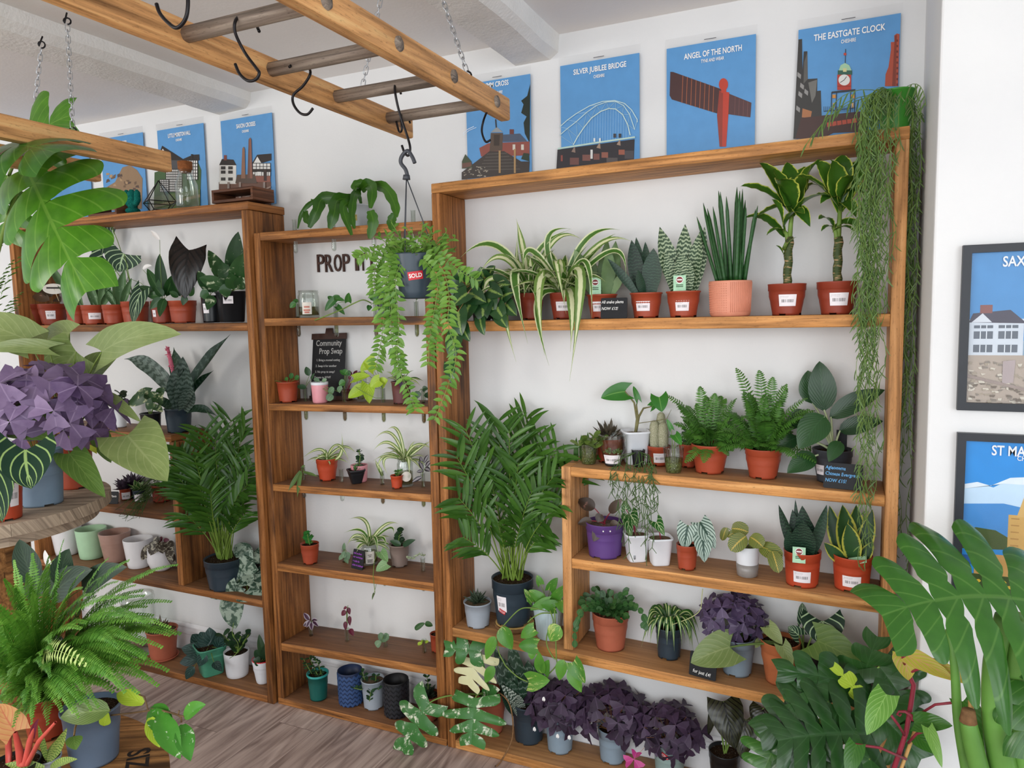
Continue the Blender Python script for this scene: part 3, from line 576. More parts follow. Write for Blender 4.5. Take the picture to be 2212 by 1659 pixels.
spider(p, 56, 85, 160, [L_SPID, L_SPID2], .85, (12, 18), [(1165, 600, 1176, 768, 22, -.13), (1255, 590, 1230, 824, 23, -.13), (1235, 640, 1232, 760, 22, -.135), (1160, 650, 1186, 790, 16, -.14), (1262, 520, 1340, 497, 15, 0), (1280, 545, 1330, 505, 17, 0), (1290, 530, 1365, 522, 14, -.02), (1320, 540, 1352, 598, 14, -.05), (1265, 560, 1278, 690, 13, -.1), (1180, 520, 1235, 495, 14, .02), (1150, 540, 1130, 585, 16, -.08), (1200, 560, 1223, 678, 15, -.11)], 22)
# snake plants
p = pot('potted_snake_plant', 'pale silvery-green snake plant behind the black price sign', 'plant', 1301, 690, ZS1, 66, 52, M_TERRA, 'lip', y=G1, sticker=(-.25, .5, .30, .70), group='snake plants in red-brown pots on the upper shelf')
swords(p, [(1290, 640, 1241, 538, 38, -.02), (1300, 640, 1312, 515, 30, .03), (1318, 640, 1330, 520, 34, .02), (1308, 640, 1316, 535, 32, -.03), (1318, 640, 1348, 585, 20, -.01), (1286, 640, 1282, 560, 20, .02)], L_MOON)
plant_tag(p, 1286, 618, 24, 36, -.04)
chalk_sign('black chalk sign reading All snake plants Now 12 pounds on the upper shelf', (lambda q: V(q.x, -.185, ZS1+.0015))(aty(1326, 690, -.185)), .093, .071, -1.50, ['All snake plants', 'NOW £12!'], M_INKW, .12, .2, .78, .30, 0, -.47)
p = pot('potted_snake_plant', 'very dark green snake plant, one blade leaning left, right of the black price sign', 'plant', 1396, 687, ZS1, 70, 54, M_TERRA, 'lip', y=G1, sticker=(-.25, .5, .28, .66), group='snake plants in red-brown pots on the upper shelf')
swords(p, [(1382, 635, 1364, 518, 34, .01), (1390, 635, 1374, 512, 24, .03), (1398, 635, 1394, 522, 24, .03), (1405, 635, 1412, 536, 42, -.02), (1378, 640, 1312, 558, 20, -.06), (1392, 640, 1378, 582, 20, -.04), (1410, 638, 1424, 560, 20, .02)], L_DARKS)
p = pot('potted_snake_plant', 'pale zigzag-banded snake plant with a green tag, left of the peach ceramic pot', 'plant', 1476, 685, ZS1, 74, 56, M_TERRA, 'lip', y=G1, sticker=(-.08, .45, .25, .64), group='snake plants in red-brown pots on the upper shelf')
swords(p, [(1462, 635, 1425, 490, 40, -.02), (1474, 635, 1480, 484, 38, .02), (1490, 635, 1512, 500, 32, .01), (1496, 635, 1522, 490, 30, .03), (1468, 638, 1436, 545, 34, -.03), (1482, 636, 1470, 545, 42, -.035)], L_BANDS, wave=.03)
plant_tag(p, 1468, 612, 26, 34, -.045)
p = pot('potted_cylinder_snake_plant', 'spiky round-leaved snake plant in a textured peach ceramic pot', 'plant', 1577, 682, ZS1, 90, 76, M_PEACH, 'cup', y=G1, rb=.93, notch=False, fill=.97)
random.seed(5)
for (u0, u1, v1, w) in [(1550, 1505, 468, 7), (1556, 1519, 438, 8), (1560, 1528, 450, 8), (1566, 1540, 446, 7), (1574, 1552, 412, 9), (1570, 1556, 414, 8), (1580, 1569, 424, 8), (1586, 1592, 404, 9), (1590, 1598, 412, 9), (1596, 1610, 432, 8), (1600, 1612, 448, 7), (1604, 1637, 444, 8), (1608, 1632, 452, 8), (1598, 1604, 408, 7)]:
    b = MB(); a = W(p, u0, 607, R(-.02, .02)); a.z = p.st.z; e = W(p, u1, v1, R(-.05, .05)); n = 12
    b.tube([bez(a, (a+e)/2, e, i/n) for i in range(n+1)], [w*.55*p.k*(1-.25*i/n)*(1 if i < n-1 else (.6 if i == n-1 else .1)) for i in range(n+1)], 8); b.obj('leaf', L_CYL, p.root)
b = MB(); fa = facing(p.c)   # raised dots on the left half, fine ribs on the right half
for r_ in range(13):
    for k in range(12):
        a = fa-1.45+k*.115; z = p.h*(.12+.066*r_); rr = p.rf(z)+.0002; q = p.c+V(math.cos(a)*rr, math.sin(a)*rr, z); b.ball(q, .0017, 6, 4)
for k in range(16):
    a = fa+.02+k*.09; b.tube([p.c+V(math.cos(a)*(p.rf(z)+.0004), math.sin(a)*(p.rf(z)+.0004), z) for z in (p.h*.12, p.h*.5, p.h*.95)], .0011, 5)
b.obj('raised_pattern', M_PEACH, p.pot)
# dracaenas with ringed canes
M_CANE = NT('ringed_cane'); _o = M_CANE.coord('UV'); _n = M_CANE.noise(M_CANE.mapv(_o, (3, 22, 1)), 1., 3); M_CANE.base(M_CANE.ramp(_n, [(.45, '#3c4a25'), (.55, '#5b5f34'), (.60, '#a98a66')]), .6, .3); M_CANE = M_CANE.m
def dracaena(label, u, v, wt, hp, cu, heads, seed, st):
    p = pot('potted_dracaena', label, 'plant', u, v, ZS1, wt, hp, M_TERRA_D, y=G1-.005, sticker=st, group='yellow-edged dracaenas'); random.seed(seed)
    b = MB(); a = p.st.copy(); e = W(p, cu+2, 512, 0); b.tube([lerp(a, e, i/8)+V(.002*math.sin(i*2), 0, 0) for i in range(9)], [.0125+.001*(i % 2) for i in range(9)], 12); b.obj('cane', M_CANE, p.root)
    lf = []
    for (hu, hv, leaves) in heads:
        o = W(p, hu, hv, 0); s = MB(); s.tube([e-V(0, 0, .03), (e+o)/2+V(0, -.006, 0), o], [.008, .007, .006], 8); s.obj('shoot', L_STEM, p.root)
        for (u1, v1, w, dy, bz) in leaves:
            q = W(p, u1, v1, dy); b = MB(); q.y = min(q.y, -.012); blade(b, o+V(0, 0, R(-.02, .015)), q, w*1.3*p.k, 'lance', ((q-o)*V(0, 0, 0) if False else V(0, 0, bz)), V(0, -.5, 1), .3, 12, 4, 0, 0, .03, R(-.4, .4)); b.obj('leaf', L_DRAC, p.root)
    return p
dracaena('dracaena with yellow-edged leaves right of the peach pot, in a labelled red-brown pot', 1699, 678, 79, 68, 1703, [(1712, 455, [(1600, 402, 34, -.10, .05), (1640, 352, 26, .02, .06), (1662, 360, 30, -.02, .05), (1680, 390, 40, -.12, .06), (1775, 345, 44, -.03, .07), (1745, 360, 36, .03, .06), (1792, 422, 32, -.09, .04), (1625, 478, 26, -.03, .03), (1750, 490, 22, -.06, .03), (1700, 350, 32, .04, .03), (1765, 400, 32, .02, .05)]), (1694, 500, [(1610, 470, 26, -.02, .05), (1656, 508, 16, -.05, .02), (1738, 462, 24, -.1, .05), (1668, 430, 22, -.07, .04)]), (1692, 540, [(1676, 530, 9, -.03, .01), (1720, 512, 12, -.04, .02)])], 31, (.05, .5, .30, .66))
dracaena('dracaena with yellow-edged leaves half hidden behind the trailing strands', 1807, 678, 83, 71, 1809, [(1815, 445, [(1720, 380, 32, -.10, .05), (1820, 335, 36, .02, .06), (1845, 380, 30, -.1, .05), (1760, 350, 32, .0, .06), (1795, 345, 38, -.02, .05), (1772, 440, 24, -.05, .04), (1868, 420, 34, -.03, .05), (1890, 370, 36, .02, .04), (1868, 340, 40, .03, .03), (1850, 470, 24, -.06, .04)]), (1800, 490, [(1768, 474, 20, -.07, .03), (1862, 494, 20, -.02, .04), (1774, 500, 14, -.04, .02), (1846, 500, 16, -.06, .03)])], 32, (.12, .5, .28, .66))
# trailing needle-leaved plant in a green pot on top of the unit
p = pot('potted_trailing_hoya', 'long curtain of thin trailing stems from a bright green pot on the unit\'s top corner', 'plant', 1933, 273, 2.2575, 78, 86, M_GREEN, 'lip', y=-.115, rb=.7, notch=False)
random.seed(77); b = MB(); s = MB()
def strand(b, s, p, a, e, y, sway=.012, step=.02, ln=(.022, .04), over=None, w=.0030, r=.0009):
    """one stem: up and over the rim, then hanging with paired needle leaves"""
    o = p.st+V(R(-.02, .02), R(-.02, .02), 0); pts = [o, (o+a)/2+V(0, 0, .035), a]; n = max(3, int((a-e).length/.03))
    ph = R(0, 6); q = [bez(pts[0], pts[1]+V(0, 0, .02), pts[2], i/5) for i in range(6)]+[lerp(a, e, (i/n)**.9)+V(math.sin(i*.7+ph)*sway*min(1, i/3), math.cos(i*.6+ph)*sway*.6*min(1, i/3), 0) for i in range(1, n+1)]
    s.tube(q, r, 4, 0, False); i = 3
    for k in range(3, len(q)):
        for j in range(2 if k < len(q)*.6 else 1):
            c = lerp(q[k-1], q[k], R(0, 1)); an = R(0, 6.28); d = V(math.cos(an)*.55, math.sin(an)*.35, R(-1.1, -.55)).normalized(); blade(b, c, c+d*R(*ln), w, 'needle', d.orthogonal()*.004, (R(-.5, .5), -1, .3), .1, 4, 1)
for i in range(40):
    u = R(1850, 1900) if i < 33 else R(1905, 1945); a = aty(u+R(-6, 6), 232+R(-20, 25), -.215+R(-.03, .0)); ve = R(560, 1230) if i < 29 else R(420, 1000)
    e = aty(u*.75+1880*.25-R(0, 14)*(ve/1200), ve, a.y+R(-.01, .02)); strand(b, s, p, a, e, 0)
for i in range(12):
    u = R(1962, 1990); a = aty(u, 235+R(-15, 15), -.13+R(-.05, .05)); a.x = min(1.632, max(a.x, 1.600)); a.z = max(a.z, 2.29); e = V(a.x+R(-.004, .004), a.y, R(.95, 1.9) if i > 2 else R(.80, 1.0)); strand(b, s, p, a, e, 0, .006)
for (u0, v0, u1, v1) in [(1890, 200, 1735, 322), (1880, 205, 1755, 300), (1860, 200, 1780, 260), (1985, 200, 2000, 230)]:
    a = aty(u0, v0, -.2); e = aty(u1, v1, -.23)
    for k in range(7): c = bez(p.st, (a+e)/2+V(0, 0, .09), e, .35+.1*k); d = V(R(-.6, .2), -.2, -1).normalized(); blade(b, c, c+d*.045, .0042, 'needle', None, (0, -1, .2), .1, 4, 1)
    s.tube([bez(p.st, (a+e)/2+V(0, 0, .09), e, i/8) for i in range(9)], .001, 4, 0, False)
b.obj('foliage', L_HOYAL, p.root); s.obj('stem', L_STEM, p.root)
# ================================================================ more plant builders
L_FERN = leafmat('fern_leaf', '#345f1f', '#55882f', 'plain', '#6b8f45', .5, mid=.02); L_FERNB = leafmat('bright_fern_leaf', '#3f7a22', '#82b446', 'plain', '#9cc455', .45, mid=.03, trans=.2); L_PALM = leafmat('palm_leaflet', '#2a5018', '#507c2a', 'plain', '#4f7d36', .32, slope=0, mid=.05)
L_OX = leafmat('dark_purple_leaf', '#2a1c2e', '#54405a', 'plain', '#5d4a63', .5, under='#5c3a66', mid=.06); L_OXM = leafmat('mid_purple_leaf', '#403350', '#6e5c7c', 'plain', '#7b6a8c', .5, under='#6b4a78', mid=.06); L_OXL = leafmat('lavender_leaf', '#624c74', '#9a83a6', 'plain', '#a893b4', .5, under='#7a5a8a', mid=.05, trans=.2)
L_AGLA = leafmat('dark_evergreen_leaf', '#183a1c', '#2c5228', 'veins', '#3a5f3a', .3, n=9, th=.46, amt=.4, mid=.04); L_ALO = leafmat('arrow_leaf', '#1f4d1f', '#357030', 'veins', '#c4d6a4', .3, n=4, th=.45, mid=.06); L_SILV = leafmat('silver_dragon_leaf', '#9fb5a8', '#b7c8bc', 'veins', '#2c4a3e', .4, n=6, th=.36, mid=.12); L_MAR = leafmat('maranta_leaf', '#3f5a26', '#5f7a38', 'veins', '#b6a04a', .4, n=8, th=.42, mid=.09); L_PINKP = leafmat('bronze_leaf', '#35281f', '#54402f', 'splash', '#c98d80', .35, th=.68, sc=1.2); L_ANTH = leafmat('velvet_anthurium_leaf', '#163222', '#24442c', 'veins', '#b3cda0', .45, n=4, th=.44, mid=.05, slope=.7); L_CUP = leafmat('copper_alocasia_leaf', '#272a1a', '#45452a', 'veins', '#14140d', .22, n=7, th=.40, mid=.06, under='#4a1f2a')
L_PHIL = leafmat('pale_philodendron_leaf', '#6a7f42', '#92a065', 'veins', '#b0b884', .38, n=6, th=.475, amt=.3, mid=.035); L_PHILG = leafmat('philodendron_leaf', '#4a6a2c', '#6d8a42', 'veins', '#8fa65c', .32, n=6, th=.475, amt=.35, mid=.03); L_POTH = leafmat('pothos_leaf', '#3f7a25', '#67a038', 'streak', '#c9d07a', .3, th=.60, sc=5, amt=.85); L_THAI = leafmat('speckled_monstera_leaf', '#2f6a2c', '#4c8540', 'splash', '#e3e8cf', .35, th=.60, sc=3.2); L_THAIC = leafmat('cream_monstera_leaf', '#d9d8a0', '#e6e4bb', 'splash', '#4c8540', .35, th=.64, sc=1.4)
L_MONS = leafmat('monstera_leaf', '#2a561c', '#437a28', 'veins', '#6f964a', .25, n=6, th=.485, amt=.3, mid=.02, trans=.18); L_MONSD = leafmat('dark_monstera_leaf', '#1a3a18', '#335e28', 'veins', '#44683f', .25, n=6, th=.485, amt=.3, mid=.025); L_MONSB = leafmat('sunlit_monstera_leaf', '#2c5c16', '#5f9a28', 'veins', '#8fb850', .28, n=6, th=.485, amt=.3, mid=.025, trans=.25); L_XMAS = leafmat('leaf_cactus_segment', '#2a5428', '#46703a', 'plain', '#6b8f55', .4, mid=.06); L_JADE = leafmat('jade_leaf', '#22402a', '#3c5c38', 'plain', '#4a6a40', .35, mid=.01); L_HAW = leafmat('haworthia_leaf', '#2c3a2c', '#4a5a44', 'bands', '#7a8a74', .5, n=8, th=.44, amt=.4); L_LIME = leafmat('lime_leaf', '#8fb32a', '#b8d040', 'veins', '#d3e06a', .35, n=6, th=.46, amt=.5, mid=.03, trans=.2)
M_BARK = plain('bark', '#7a5a3c', .85, .2, 0, .2, 60, .4); M_PEBBLE = plain('clay_pebble', '#6b4030', .8, .2, 0, .15, 40)
def fern(p, n, lo, hi, mat, plen, pw, seed, elev=(.35, 1.3), npin=20, droop=.3, extra=(), yflat=.6, wall=-.012):
    random.seed(seed); b = MB(); s = MB()
    def fr(o, t, c, l): frond(b, o, t, c, l, pw*p.k, npin, None, 0, None, droop, .001, .3, 2, None, .15)
    for i in range(n):
        a = 2.4*i+R(-.5, .5); e = R(*elev); L = R(lo, hi)*p.k; hd = V(math.cos(a), math.sin(a)*yflat, 0); o = p.st+hd*.012; t = o+hd*(L*math.cos(e))+V(0, 0, L*(math.sin(e)-.45*(1.3-e)))
        t.y = min(t.y, wall); t.z = max(t.z, p.c.z+.01 if t.y > FR-.02 else 0); fr(o, t, V(0, 0, L*.28), plen*p.k*R(.8, 1.1))
    for (u, v, dy) in extra:
        t = W(p, u, v, dy); fr(p.st+V(R(-.01, .01), -.005, 0), t, V(0, 0, (t-p.st).length*.3), plen*p.k)
    b.obj('foliage', mat, p.root)
def trifoil(b, c, n, r, ang=None, fold=.35):
    n = Vector(n).normalized(); x = n.orthogonal().normalized(); y = n.cross(x); a0 = R(0, 6.28) if ang is None else ang; b.tone = R(.05, .8)
    for k in range(3):
        a = a0+k*2.094+R(-.12, .12); d = x*math.cos(a)+y*math.sin(a); w = n.cross(d); rr = r*R(.88, 1.08); dn = -n*(rr*R(.05, .4)); lf = fold*rr
        q = [c, c+d*rr*.5+w*rr*.42+n*lf*.25+dn*.35, c+d*rr*1.0+w*rr*.66+n*lf*.3+dn, c+d*rr*1.04+w*rr*.34+n*lf*.1+dn, c+d*rr*.86-n*lf*.25+dn*.8, c+d*rr*1.04-w*rr*.34+n*lf*.1+dn, c+d*rr*1.0-w*rr*.66+n*lf*.3+dn, c+d*rr*.5-w*rr*.42+n*lf*.25+dn*.35, c+d*rr*.45-n*lf*.12+dn*.3]
        b.add(q, [(0, 8, 1), (1, 8, 4, 3), (1, 3, 2), (0, 7, 8), (7, 5, 4, 8), (7, 6, 5)], [(.5, 0), (.9, .5), (1, 1), (.8, 1), (.5, .85), (.2, 1), (0, 1), (.1, .5), (.5, .45)])
def oxalis(p, u, v, ru, rv, n, size, mat, seed, flowers=(), wall=-.02, ysc=.75):
    random.seed(seed); b = MB(); s = MB(); c0 = W(p, u, v); k = p.k
    for i in range(n):
        z = 1-1.75*(i+.5)/n; a = i*2.39996+R(-.3, .3); rr = math.sqrt(max(0, 1-z*z)); d = V(math.cos(a)*rr, math.sin(a)*rr, z); q = R(.72, 1.05)
        c = c0+V(d.x*ru*k*q, d.y*ru*k*q*ysc, d.z*rv*k*q); c.y = min(c.y, wall)
        if c.z < p.c.z+p.h*(.78 if d.y < .3 else .4): continue
        nn = d*.9+V(0, 0, .45)+(CAM-c).normalized()*.5; trifoil(b, c, nn, size*k*R(.8, 1.15)); m = (p.st+c)/2+V(0, 0, .2*abs(c.x-p.st.x)); s.tube([p.st+V(d.x*.012, d.y*.012, -.004), m, c], .0007, 3, 0, False)
    b.obj('foliage', mat, p.root); s.obj('stem', L_STEMT if mat is L_OX else L_STEM, p.root)
    for (uu, vv) in flowers:
        f = MB(); c = W(p, uu, vv, -ru*k*ysc-.01)
        for j in range(5): a = j*1.257; blade(f, c, c+V(math.cos(a)*.006, -.004, -.014+math.sin(a)*.004), .006, 'obov', None, (0, -1, 0), .2, 4, 2)
        f.obj('flower', plain('white_petal', '#e6e3e0', .5), p.root)
def palm(p, fronds, npet, mat, seed, lw=7, ll=78):
    """fronds: (base du, tip u, tip v, dy, leaflet px) ; npet bare cane-like petioles between"""
    random.seed(seed); b = MB(); s = MB(); k = p.k
    for (du, u, v, dy, l) in fronds:
        o = p.st+V(du*k, R(-.02, .02), 0); t = W(p, u, v, dy); L = (t-o).length; ctrl = (o+t)/2+V((o.x-t.x)*.28, 0, L*.10); pts = [bez(o, ctrl, t, i/10) for i in range(11)]; s.tube(pts, [.0034*(1-.75*i/10) for i in range(11)], 5, 0, False)
        n = 10; fc = (CAM-o).normalized()*.8+V(R(-.6, .6), 0, R(.1, .5))
        for i in range(n):
            f = .46+.54*(i+.6)/n; c = bez(o, ctrl, t, f); T = (bez(o, ctrl, t, min(1, f+.03))-bez(o, ctrl, t, f-.03)).normalized(); sd = T.cross(fc).normalized(); le = 1.2*l*k*(.6+.4*math.sin(math.pi*min(1, (i+1)/n*.9)))
            for sg in (-1, 1):
                d = (sd*sg*R(.55, .95)+T*R(.5, .95)+V(0, R(-.15, .15), R(-.15, .1))).normalized(); e = c+d*le; e.y = min(e.y, -.012)
                blade(b, c, e, lw*k*R(.85, 1.2), 'lance', V(0, 0, le*.10), (CAM-c).normalized()+V(R(-.5, .5), 0, R(0, .6)), .25, 6, 2)
    for i in range(npet):
        o = p.st+V(R(-.035, .035), R(-.03, .03), 0); t = o+V(R(-.06, .06), R(-.03, .02), R(.1, .24)); s.tube([o, (o+t)/2+V(R(-.006, .006), 0, 0), t], [.003, .0026, .0012], 5, 0, False)
    b.obj('foliage', mat, p.root); s.obj('stem', plain('palm_petiole', '#6f8a35', .45, .4, 0, .15, 20), p.root)
def leaves(p, lst, mat, prof='heart', lobe=.22, nm='leaf', stem=None, fold=.16, wave=0., base=None, sr=.0016, nu=12, nv=6, face=None, bend=None, curl=0.):
    """single leaves given by the pixel of their petiole joint and of their tip: (u0,v0,u1,v1,width,dy0,dy1)"""
    s = MB()
    for q in lst:
        u0, v0, u1, v1, w, d0, d1 = q[:7]; o = W(p, u0, v0, d0); e = W(p, u1, v1, d1); b = MB(); L = (e-o).length
        fc = face or ((CAM-o).normalized()+V(0, 0, .25)); blade(b, o, e, w*p.k, prof, Vector(bend) if bend else V(0, -.08*L, .10*L), fc, fold, nu, nv, 0, lobe, wave, 0, None, 4, curl); b.obj(nm, q[7] if len(q) > 7 else mat, p.root)
        if stem is not None and len(q) < 9:
            a = base or p.st; a = Vector(a)+V(R(-.006, .006), R(-.006, .006), -.003); s.tube([bez(a, (a+o)/2+V((o.x-a.x)*-.15, 0, (o-a).length*.12), o, i/6) for i in range(7)], [sr*(1.25-.5*i/6) for i in range(7)], 5, 0, False)
    if stem is not None and s.v: s.obj('stem', stem, p.root)
def rosette(p, n, lo, hi, w, mat, seed, elev=(.2, 1.4), prof='lance', fold=.5, nm='foliage', c=None, wall=-.012):
    random.seed(seed); b = MB(); o = c or p.st
    for i in range(n):
        a = 2.4*i; e = lerp(elev[0], elev[1], (i/n))+R(-.1, .1); L = R(lo, hi)*p.k; d = V(math.cos(a)*math.cos(e), math.sin(a)*math.cos(e), math.sin(e)); t = o+d*L; t.y = min(t.y, wall); blade(b, o+V(d.x, d.y, 0)*.004, t, w*p.k, prof, V(0, 0, -L*.08), V(0, 0, 1)+V(R(-.2, .2), -.3, 0), fold, 6, 2)
    b.obj(nm, mat, p.root)
def stemleaf(p, paths, mat, lw, ll, seed, gap=10, prof='ellip', r=.0016, sm_=None, up=.5, nm='foliage', spread=1.):
    """branching stems with leaves along them; paths are lists of (u,v,dy)"""
    random.seed(seed); b = MB(); s = MB()
    for path in paths:
        pts = [p.st.copy()+V(R(-.006, .006), 0, -.003)]+[W(p, *q) for q in path]; s.tube(pts, [r*(1.3-.7*i/len(pts)) for i in range(len(pts))], 5, 0, False)
        for a, c in zip(pts, pts[1:]):
            m = max(1, int((c-a).length/(gap*p.k)))
            for i in range(m):
                q = lerp(a, c, (i+.7)/m); an = R(0, 6.28)
                for sg in (0, math.pi): d = V(math.cos(an+sg)*spread, math.sin(an+sg)*.7*spread, up+R(-.25, .25)).normalized(); e = q+d*ll*p.k*R(.75, 1.1); e.y = min(e.y, -.01); blade(b, q, e, lw*p.k, prof, None, V(0, 0, 1)+(CAM-q).normalized()*.6, .2, 6, 2)
    b.obj(nm, mat, p.root); s.obj('stem', sm_ or L_STEM, p.root)
M_CLEAR = glassmat('clear_plastic', '#f2f4f2', .07, .08); M_GLASS = glassmat('clear_glass', '#f8fbf9', .05, .02)
# ================================================================ right unit, inner box top
random.seed(3)
p = pot('potted_hoya', 'small pink-edged plant in a clear cup of moss, left end of inner box', 'plant', 1272, 1005, ZA, 44, 44, M_CLEAR, 'cup', rb=.72, nosoil=True, notch=False)
b = MB(); b.lathe([(p.rt*.2, .002), (p.rt*.66, .002), (p.rt*.88, p.h*.8), (p.rt*.3, p.h*.84), (.0005, p.h*.84)], p.c, 24); b.obj('soil', M_MOSS, p.root)
L_HOYP = leafmat('pink_edged_leaf', '#4f6a2e', '#73863c', 'splash', '#d98f80', .4, th=.62, sc=1.5)
stemleaf(p, [[(1262, 950, -.03)], [(1285, 945, -.02)], [(1248, 962, -.04)], [(1290, 968, -.04)], [(1272, 962, -.05)], [(1302, 950, 0)]], L_HOYP, 13, 22, 41, 9)
p = pot('potted_aloe', 'spiky dark aloe in a deep red pot behind the clear labelled cup', 'plant', 1316, 996, ZA, 62, 50, M_TERRA_D, 'nursery'); rosette(p, 26, 34, 52, 9, leafmat('brown_aloe_leaf', '#3a3a2c', '#5c5040', 'bands', '#6b5648', .45, n=10, th=.44, amt=.4), 42, (.5, 1.35))
p = pot('clear_cup_of_succulents', 'clear flared plastic cup with green beads and white label, in front of the dark aloe', 'cup', 1324, 1009, ZA, 66, 68, M_CLEAR, 'cup', rb=.52, nosoil=True, notch=False, sticker=None, pot_name='cup')
p.rf = lambda t: lerp(p.rt*.52, p.rt, t/p.h); b = MB(); patch(b, p.c, p.rf, p.h*.1, p.h*.38, facing(p.c)-.95, facing(p.c)+.75); b.obj('price_label', M_LABEL, p.pot)
b = MB(); b.lathe([(p.rt*.2, .002), (p.rt*.51, .002), (p.rt*.56, p.h*.09), (p.rt*.2, p.h*.1), (.0005, p.h*.1)], p.c, 24); b.obj('dark_base', M_BLACK, p.root)
b = MB(); random.seed(4)
for i in range(60): a = R(0, 6.28); r_ = p.rt*.6*math.sqrt(R(0, 1)); b.ball(p.c+V(math.cos(a)*r_, math.sin(a)*r_, p.h*R(.42, .52)), .0035, 6, 5)
b.obj('beads', plain('bead_leaf', '#6f9050', .4, .4, 0, .1), p.root)
p = pot('potted_alocasia', 'tall-stemmed plant with arrow leaves in a white square-rimmed pot on the inner box', 'plant', 1373, 999, ZA, 56, 70, M_WPL, 'square', rb=.76, soil=M_GRIT, notch=False)
L_STRAY = leafmat('stingray_leaf', '#2c6a24', '#3f8030', 'plain', '#7fae58', .3)
s = MB(); a = p.st.copy()
for pts, r_ in (([(1376, 905, 0), (1370, 870, 0), (1350, 845, 0)], .0035), ([(1380, 900, 0), (1390, 882, -.01), (1408, 878, -.01)], .0035), ([(1378, 900, 0), (1375, 875, 0), (1378, 862, 0)], .0025), ([(1376, 915, 0), (1440, 905, -.02), (1450, 885, -.02)], .0012)): s.tube([a]+[W(p, *q) for q in pts], [r_*1.6, r_*1.3, r_, r_*.6], 6, 0, False)
s.obj('stem', plain('mottled_stem', '#6f6a44', .6, .3, 0, .2, 60), p.root)
leaves(p, [(1350, 846, 1298, 860, 44, 0, -.03), (1408, 878, 1430, 868, 20, -.01, -.03), (1424, 858, 1430, 890, 40, -.02, -.04), (1378, 862, 1368, 834, 14, 0, .01)], L_STRAY, 'heart', .35)
p = pot('potted_mistletoe_cactus', 'small black pot of thin pencil stems hanging over the inner box edge', 'plant', 1379, 1010, ZA, 30, 36, M_BLACK, 'cup', rb=.75, notch=False)
random.seed(8); b = MB()
for (u, v) in [(1326, 1060), (1340, 1120), (1352, 1098), (1370, 1085), (1362, 1190), (1390, 1120), (1402, 1160), (1415, 1085), (1425, 1100), (1398, 1105), (1412, 1180), (1380, 1140), (1335, 1040), (1420, 1050), (1400, 1195), (1350, 1150)]:
    o = p.st.copy(); a = W(p, lerp(1378, u, .8)+R(-6, 6), 985+R(-12, 10), -.03-R(0, .03)); e = W(p, u, v, -.10); e.y = min(e.y, FR-.014); a.y = min(a.y, FR+.03); n = 7; pv = [o, a]+[lerp(a, e, i/n)+V(R(-.007, .007), R(-.004, .004), 0) for i in range(1, n+1)]
    for i in range(1, len(pv)-1):
        if pv[i+1].y > FR and pv[i+1].z < 1.19: pv[i+1].y = FR-.012
    b.tube(pv, .0013, 4, 0, False)
    for q in pv[2:]:
        for k in range(2): d = V(R(-1, 1), R(-.6, .2), R(-1.3, -.3)).normalized(); b.tube([q, q+d*R(.02, .038)], [.0014, .0011], 4, 0, False)
b.obj('foliage', L_HOYAL, p.root)
p = pot('potted_cactus', 'pale woolly cactus of three columns in a labelled terracotta pot', 'cactus', 1423, 1005, ZA, 50, 42, M_TERRA, 'nursery', sticker=(.1, .6, .2, .68))
M_CACT = NT('woolly_cactus'); _n = M_CACT.noise(M_CACT.coord(), 520, 3); M_CACT.base(M_CACT.ramp(_n, [(.35, '#8f9270'), (.55, '#b5b296'), (.72, '#d9d3bf')]), .9, .1); M_CACT.bump(_n, .8, .004); M_CACT = M_CACT.m
for (u, v0, v1, w, dy) in [(1414, 966, 908, 21, -.008), (1432, 966, 912, 22, -.005), (1428, 966, 890, 20, .012)]:
    o = W(p, u, v0, dy); o.z = p.st.z-.004; h_ = (W(p, u, v1, dy)-o).z; b = MB(); r_ = w*p.k/2; n = 36; vs = []
    pr = [(.85, 0), (1, .25), (1, .6), (.95, .8), (.75, .93), (.4, .985), (.02, 1)]
    for q, z in pr:
        for k in range(n): a = 6.283*k/n; rr = r_*q*(1+.05*(1 if k % 2 else -1)); vs.append(o+V(math.cos(a)*rr, math.sin(a)*rr, z*h_))
    b.add(vs, [(i*n+k, i*n+(k+1) % n, (i+1)*n+(k+1) % n, (i+1)*n+k) for i in range(len(pr)-1) for k in range(n)])
    for i in range(150): a = R(0, 6.283); z = R(.05, 1); c = o+V(math.cos(a)*r_*(1 if z < .75 else .7), math.sin(a)*r_*(1 if z < .75 else .7), z*h_); d = V(math.cos(a), math.sin(a), R(-.3, .8)); b.add([c+V(.0003, 0, 0), c-V(.0003, 0, 0), c+d*R(.004, .008)], [(0, 1, 2)])
    b.obj('column', M_CACT, p.root)
p = pot('clear_cup_cutting', 'clear plastic cup of perlite and moss with a young arrow-leaf cutting', 'plant', 1455, 1024, ZA, 46, 55, M_CLEAR, 'cup', rb=.72, nosoil=True, notch=False, pot_name='cup')
b = MB(); b.lathe([(p.rt*.2, .002), (p.rt*.68, .002), (p.rt*.83, p.h*.55), (p.rt*.3, p.h*.6), (.0005, p.h*.6)], p.c, 24); b.obj('soil', M_MOSS, p.root); p.st = p.c+V(0, 0, p.h*.58)
leaves(p, [(1450, 926, 1440, 905, 12, 0, 0), (1458, 940, 1472, 962, 22, -.02, -.05)], L_STRAY, 'heart', .3, stem=L_STEM, sr=.0012)
p = pot('potted_jade', 'little jade succulent in a small terracotta pot squeezed beside the left fern', 'plant', 1487, 1008, ZA, 40, 50, M_TERRA, 'nursery'); stemleaf(p, [[(1482, 940, -.01)], [(1494, 938, 0)], [(1486, 930, .01)]], L_JADE, 9, 17, 43, 9, r=.003)
p = pot('potted_fern', 'feathery fern in a plain terracotta pot, left of the larger fern', 'fern', 1533, 1026, ZA, 80, 62, M_TERRA, 'nursery', group='potted ferns on the inner box')
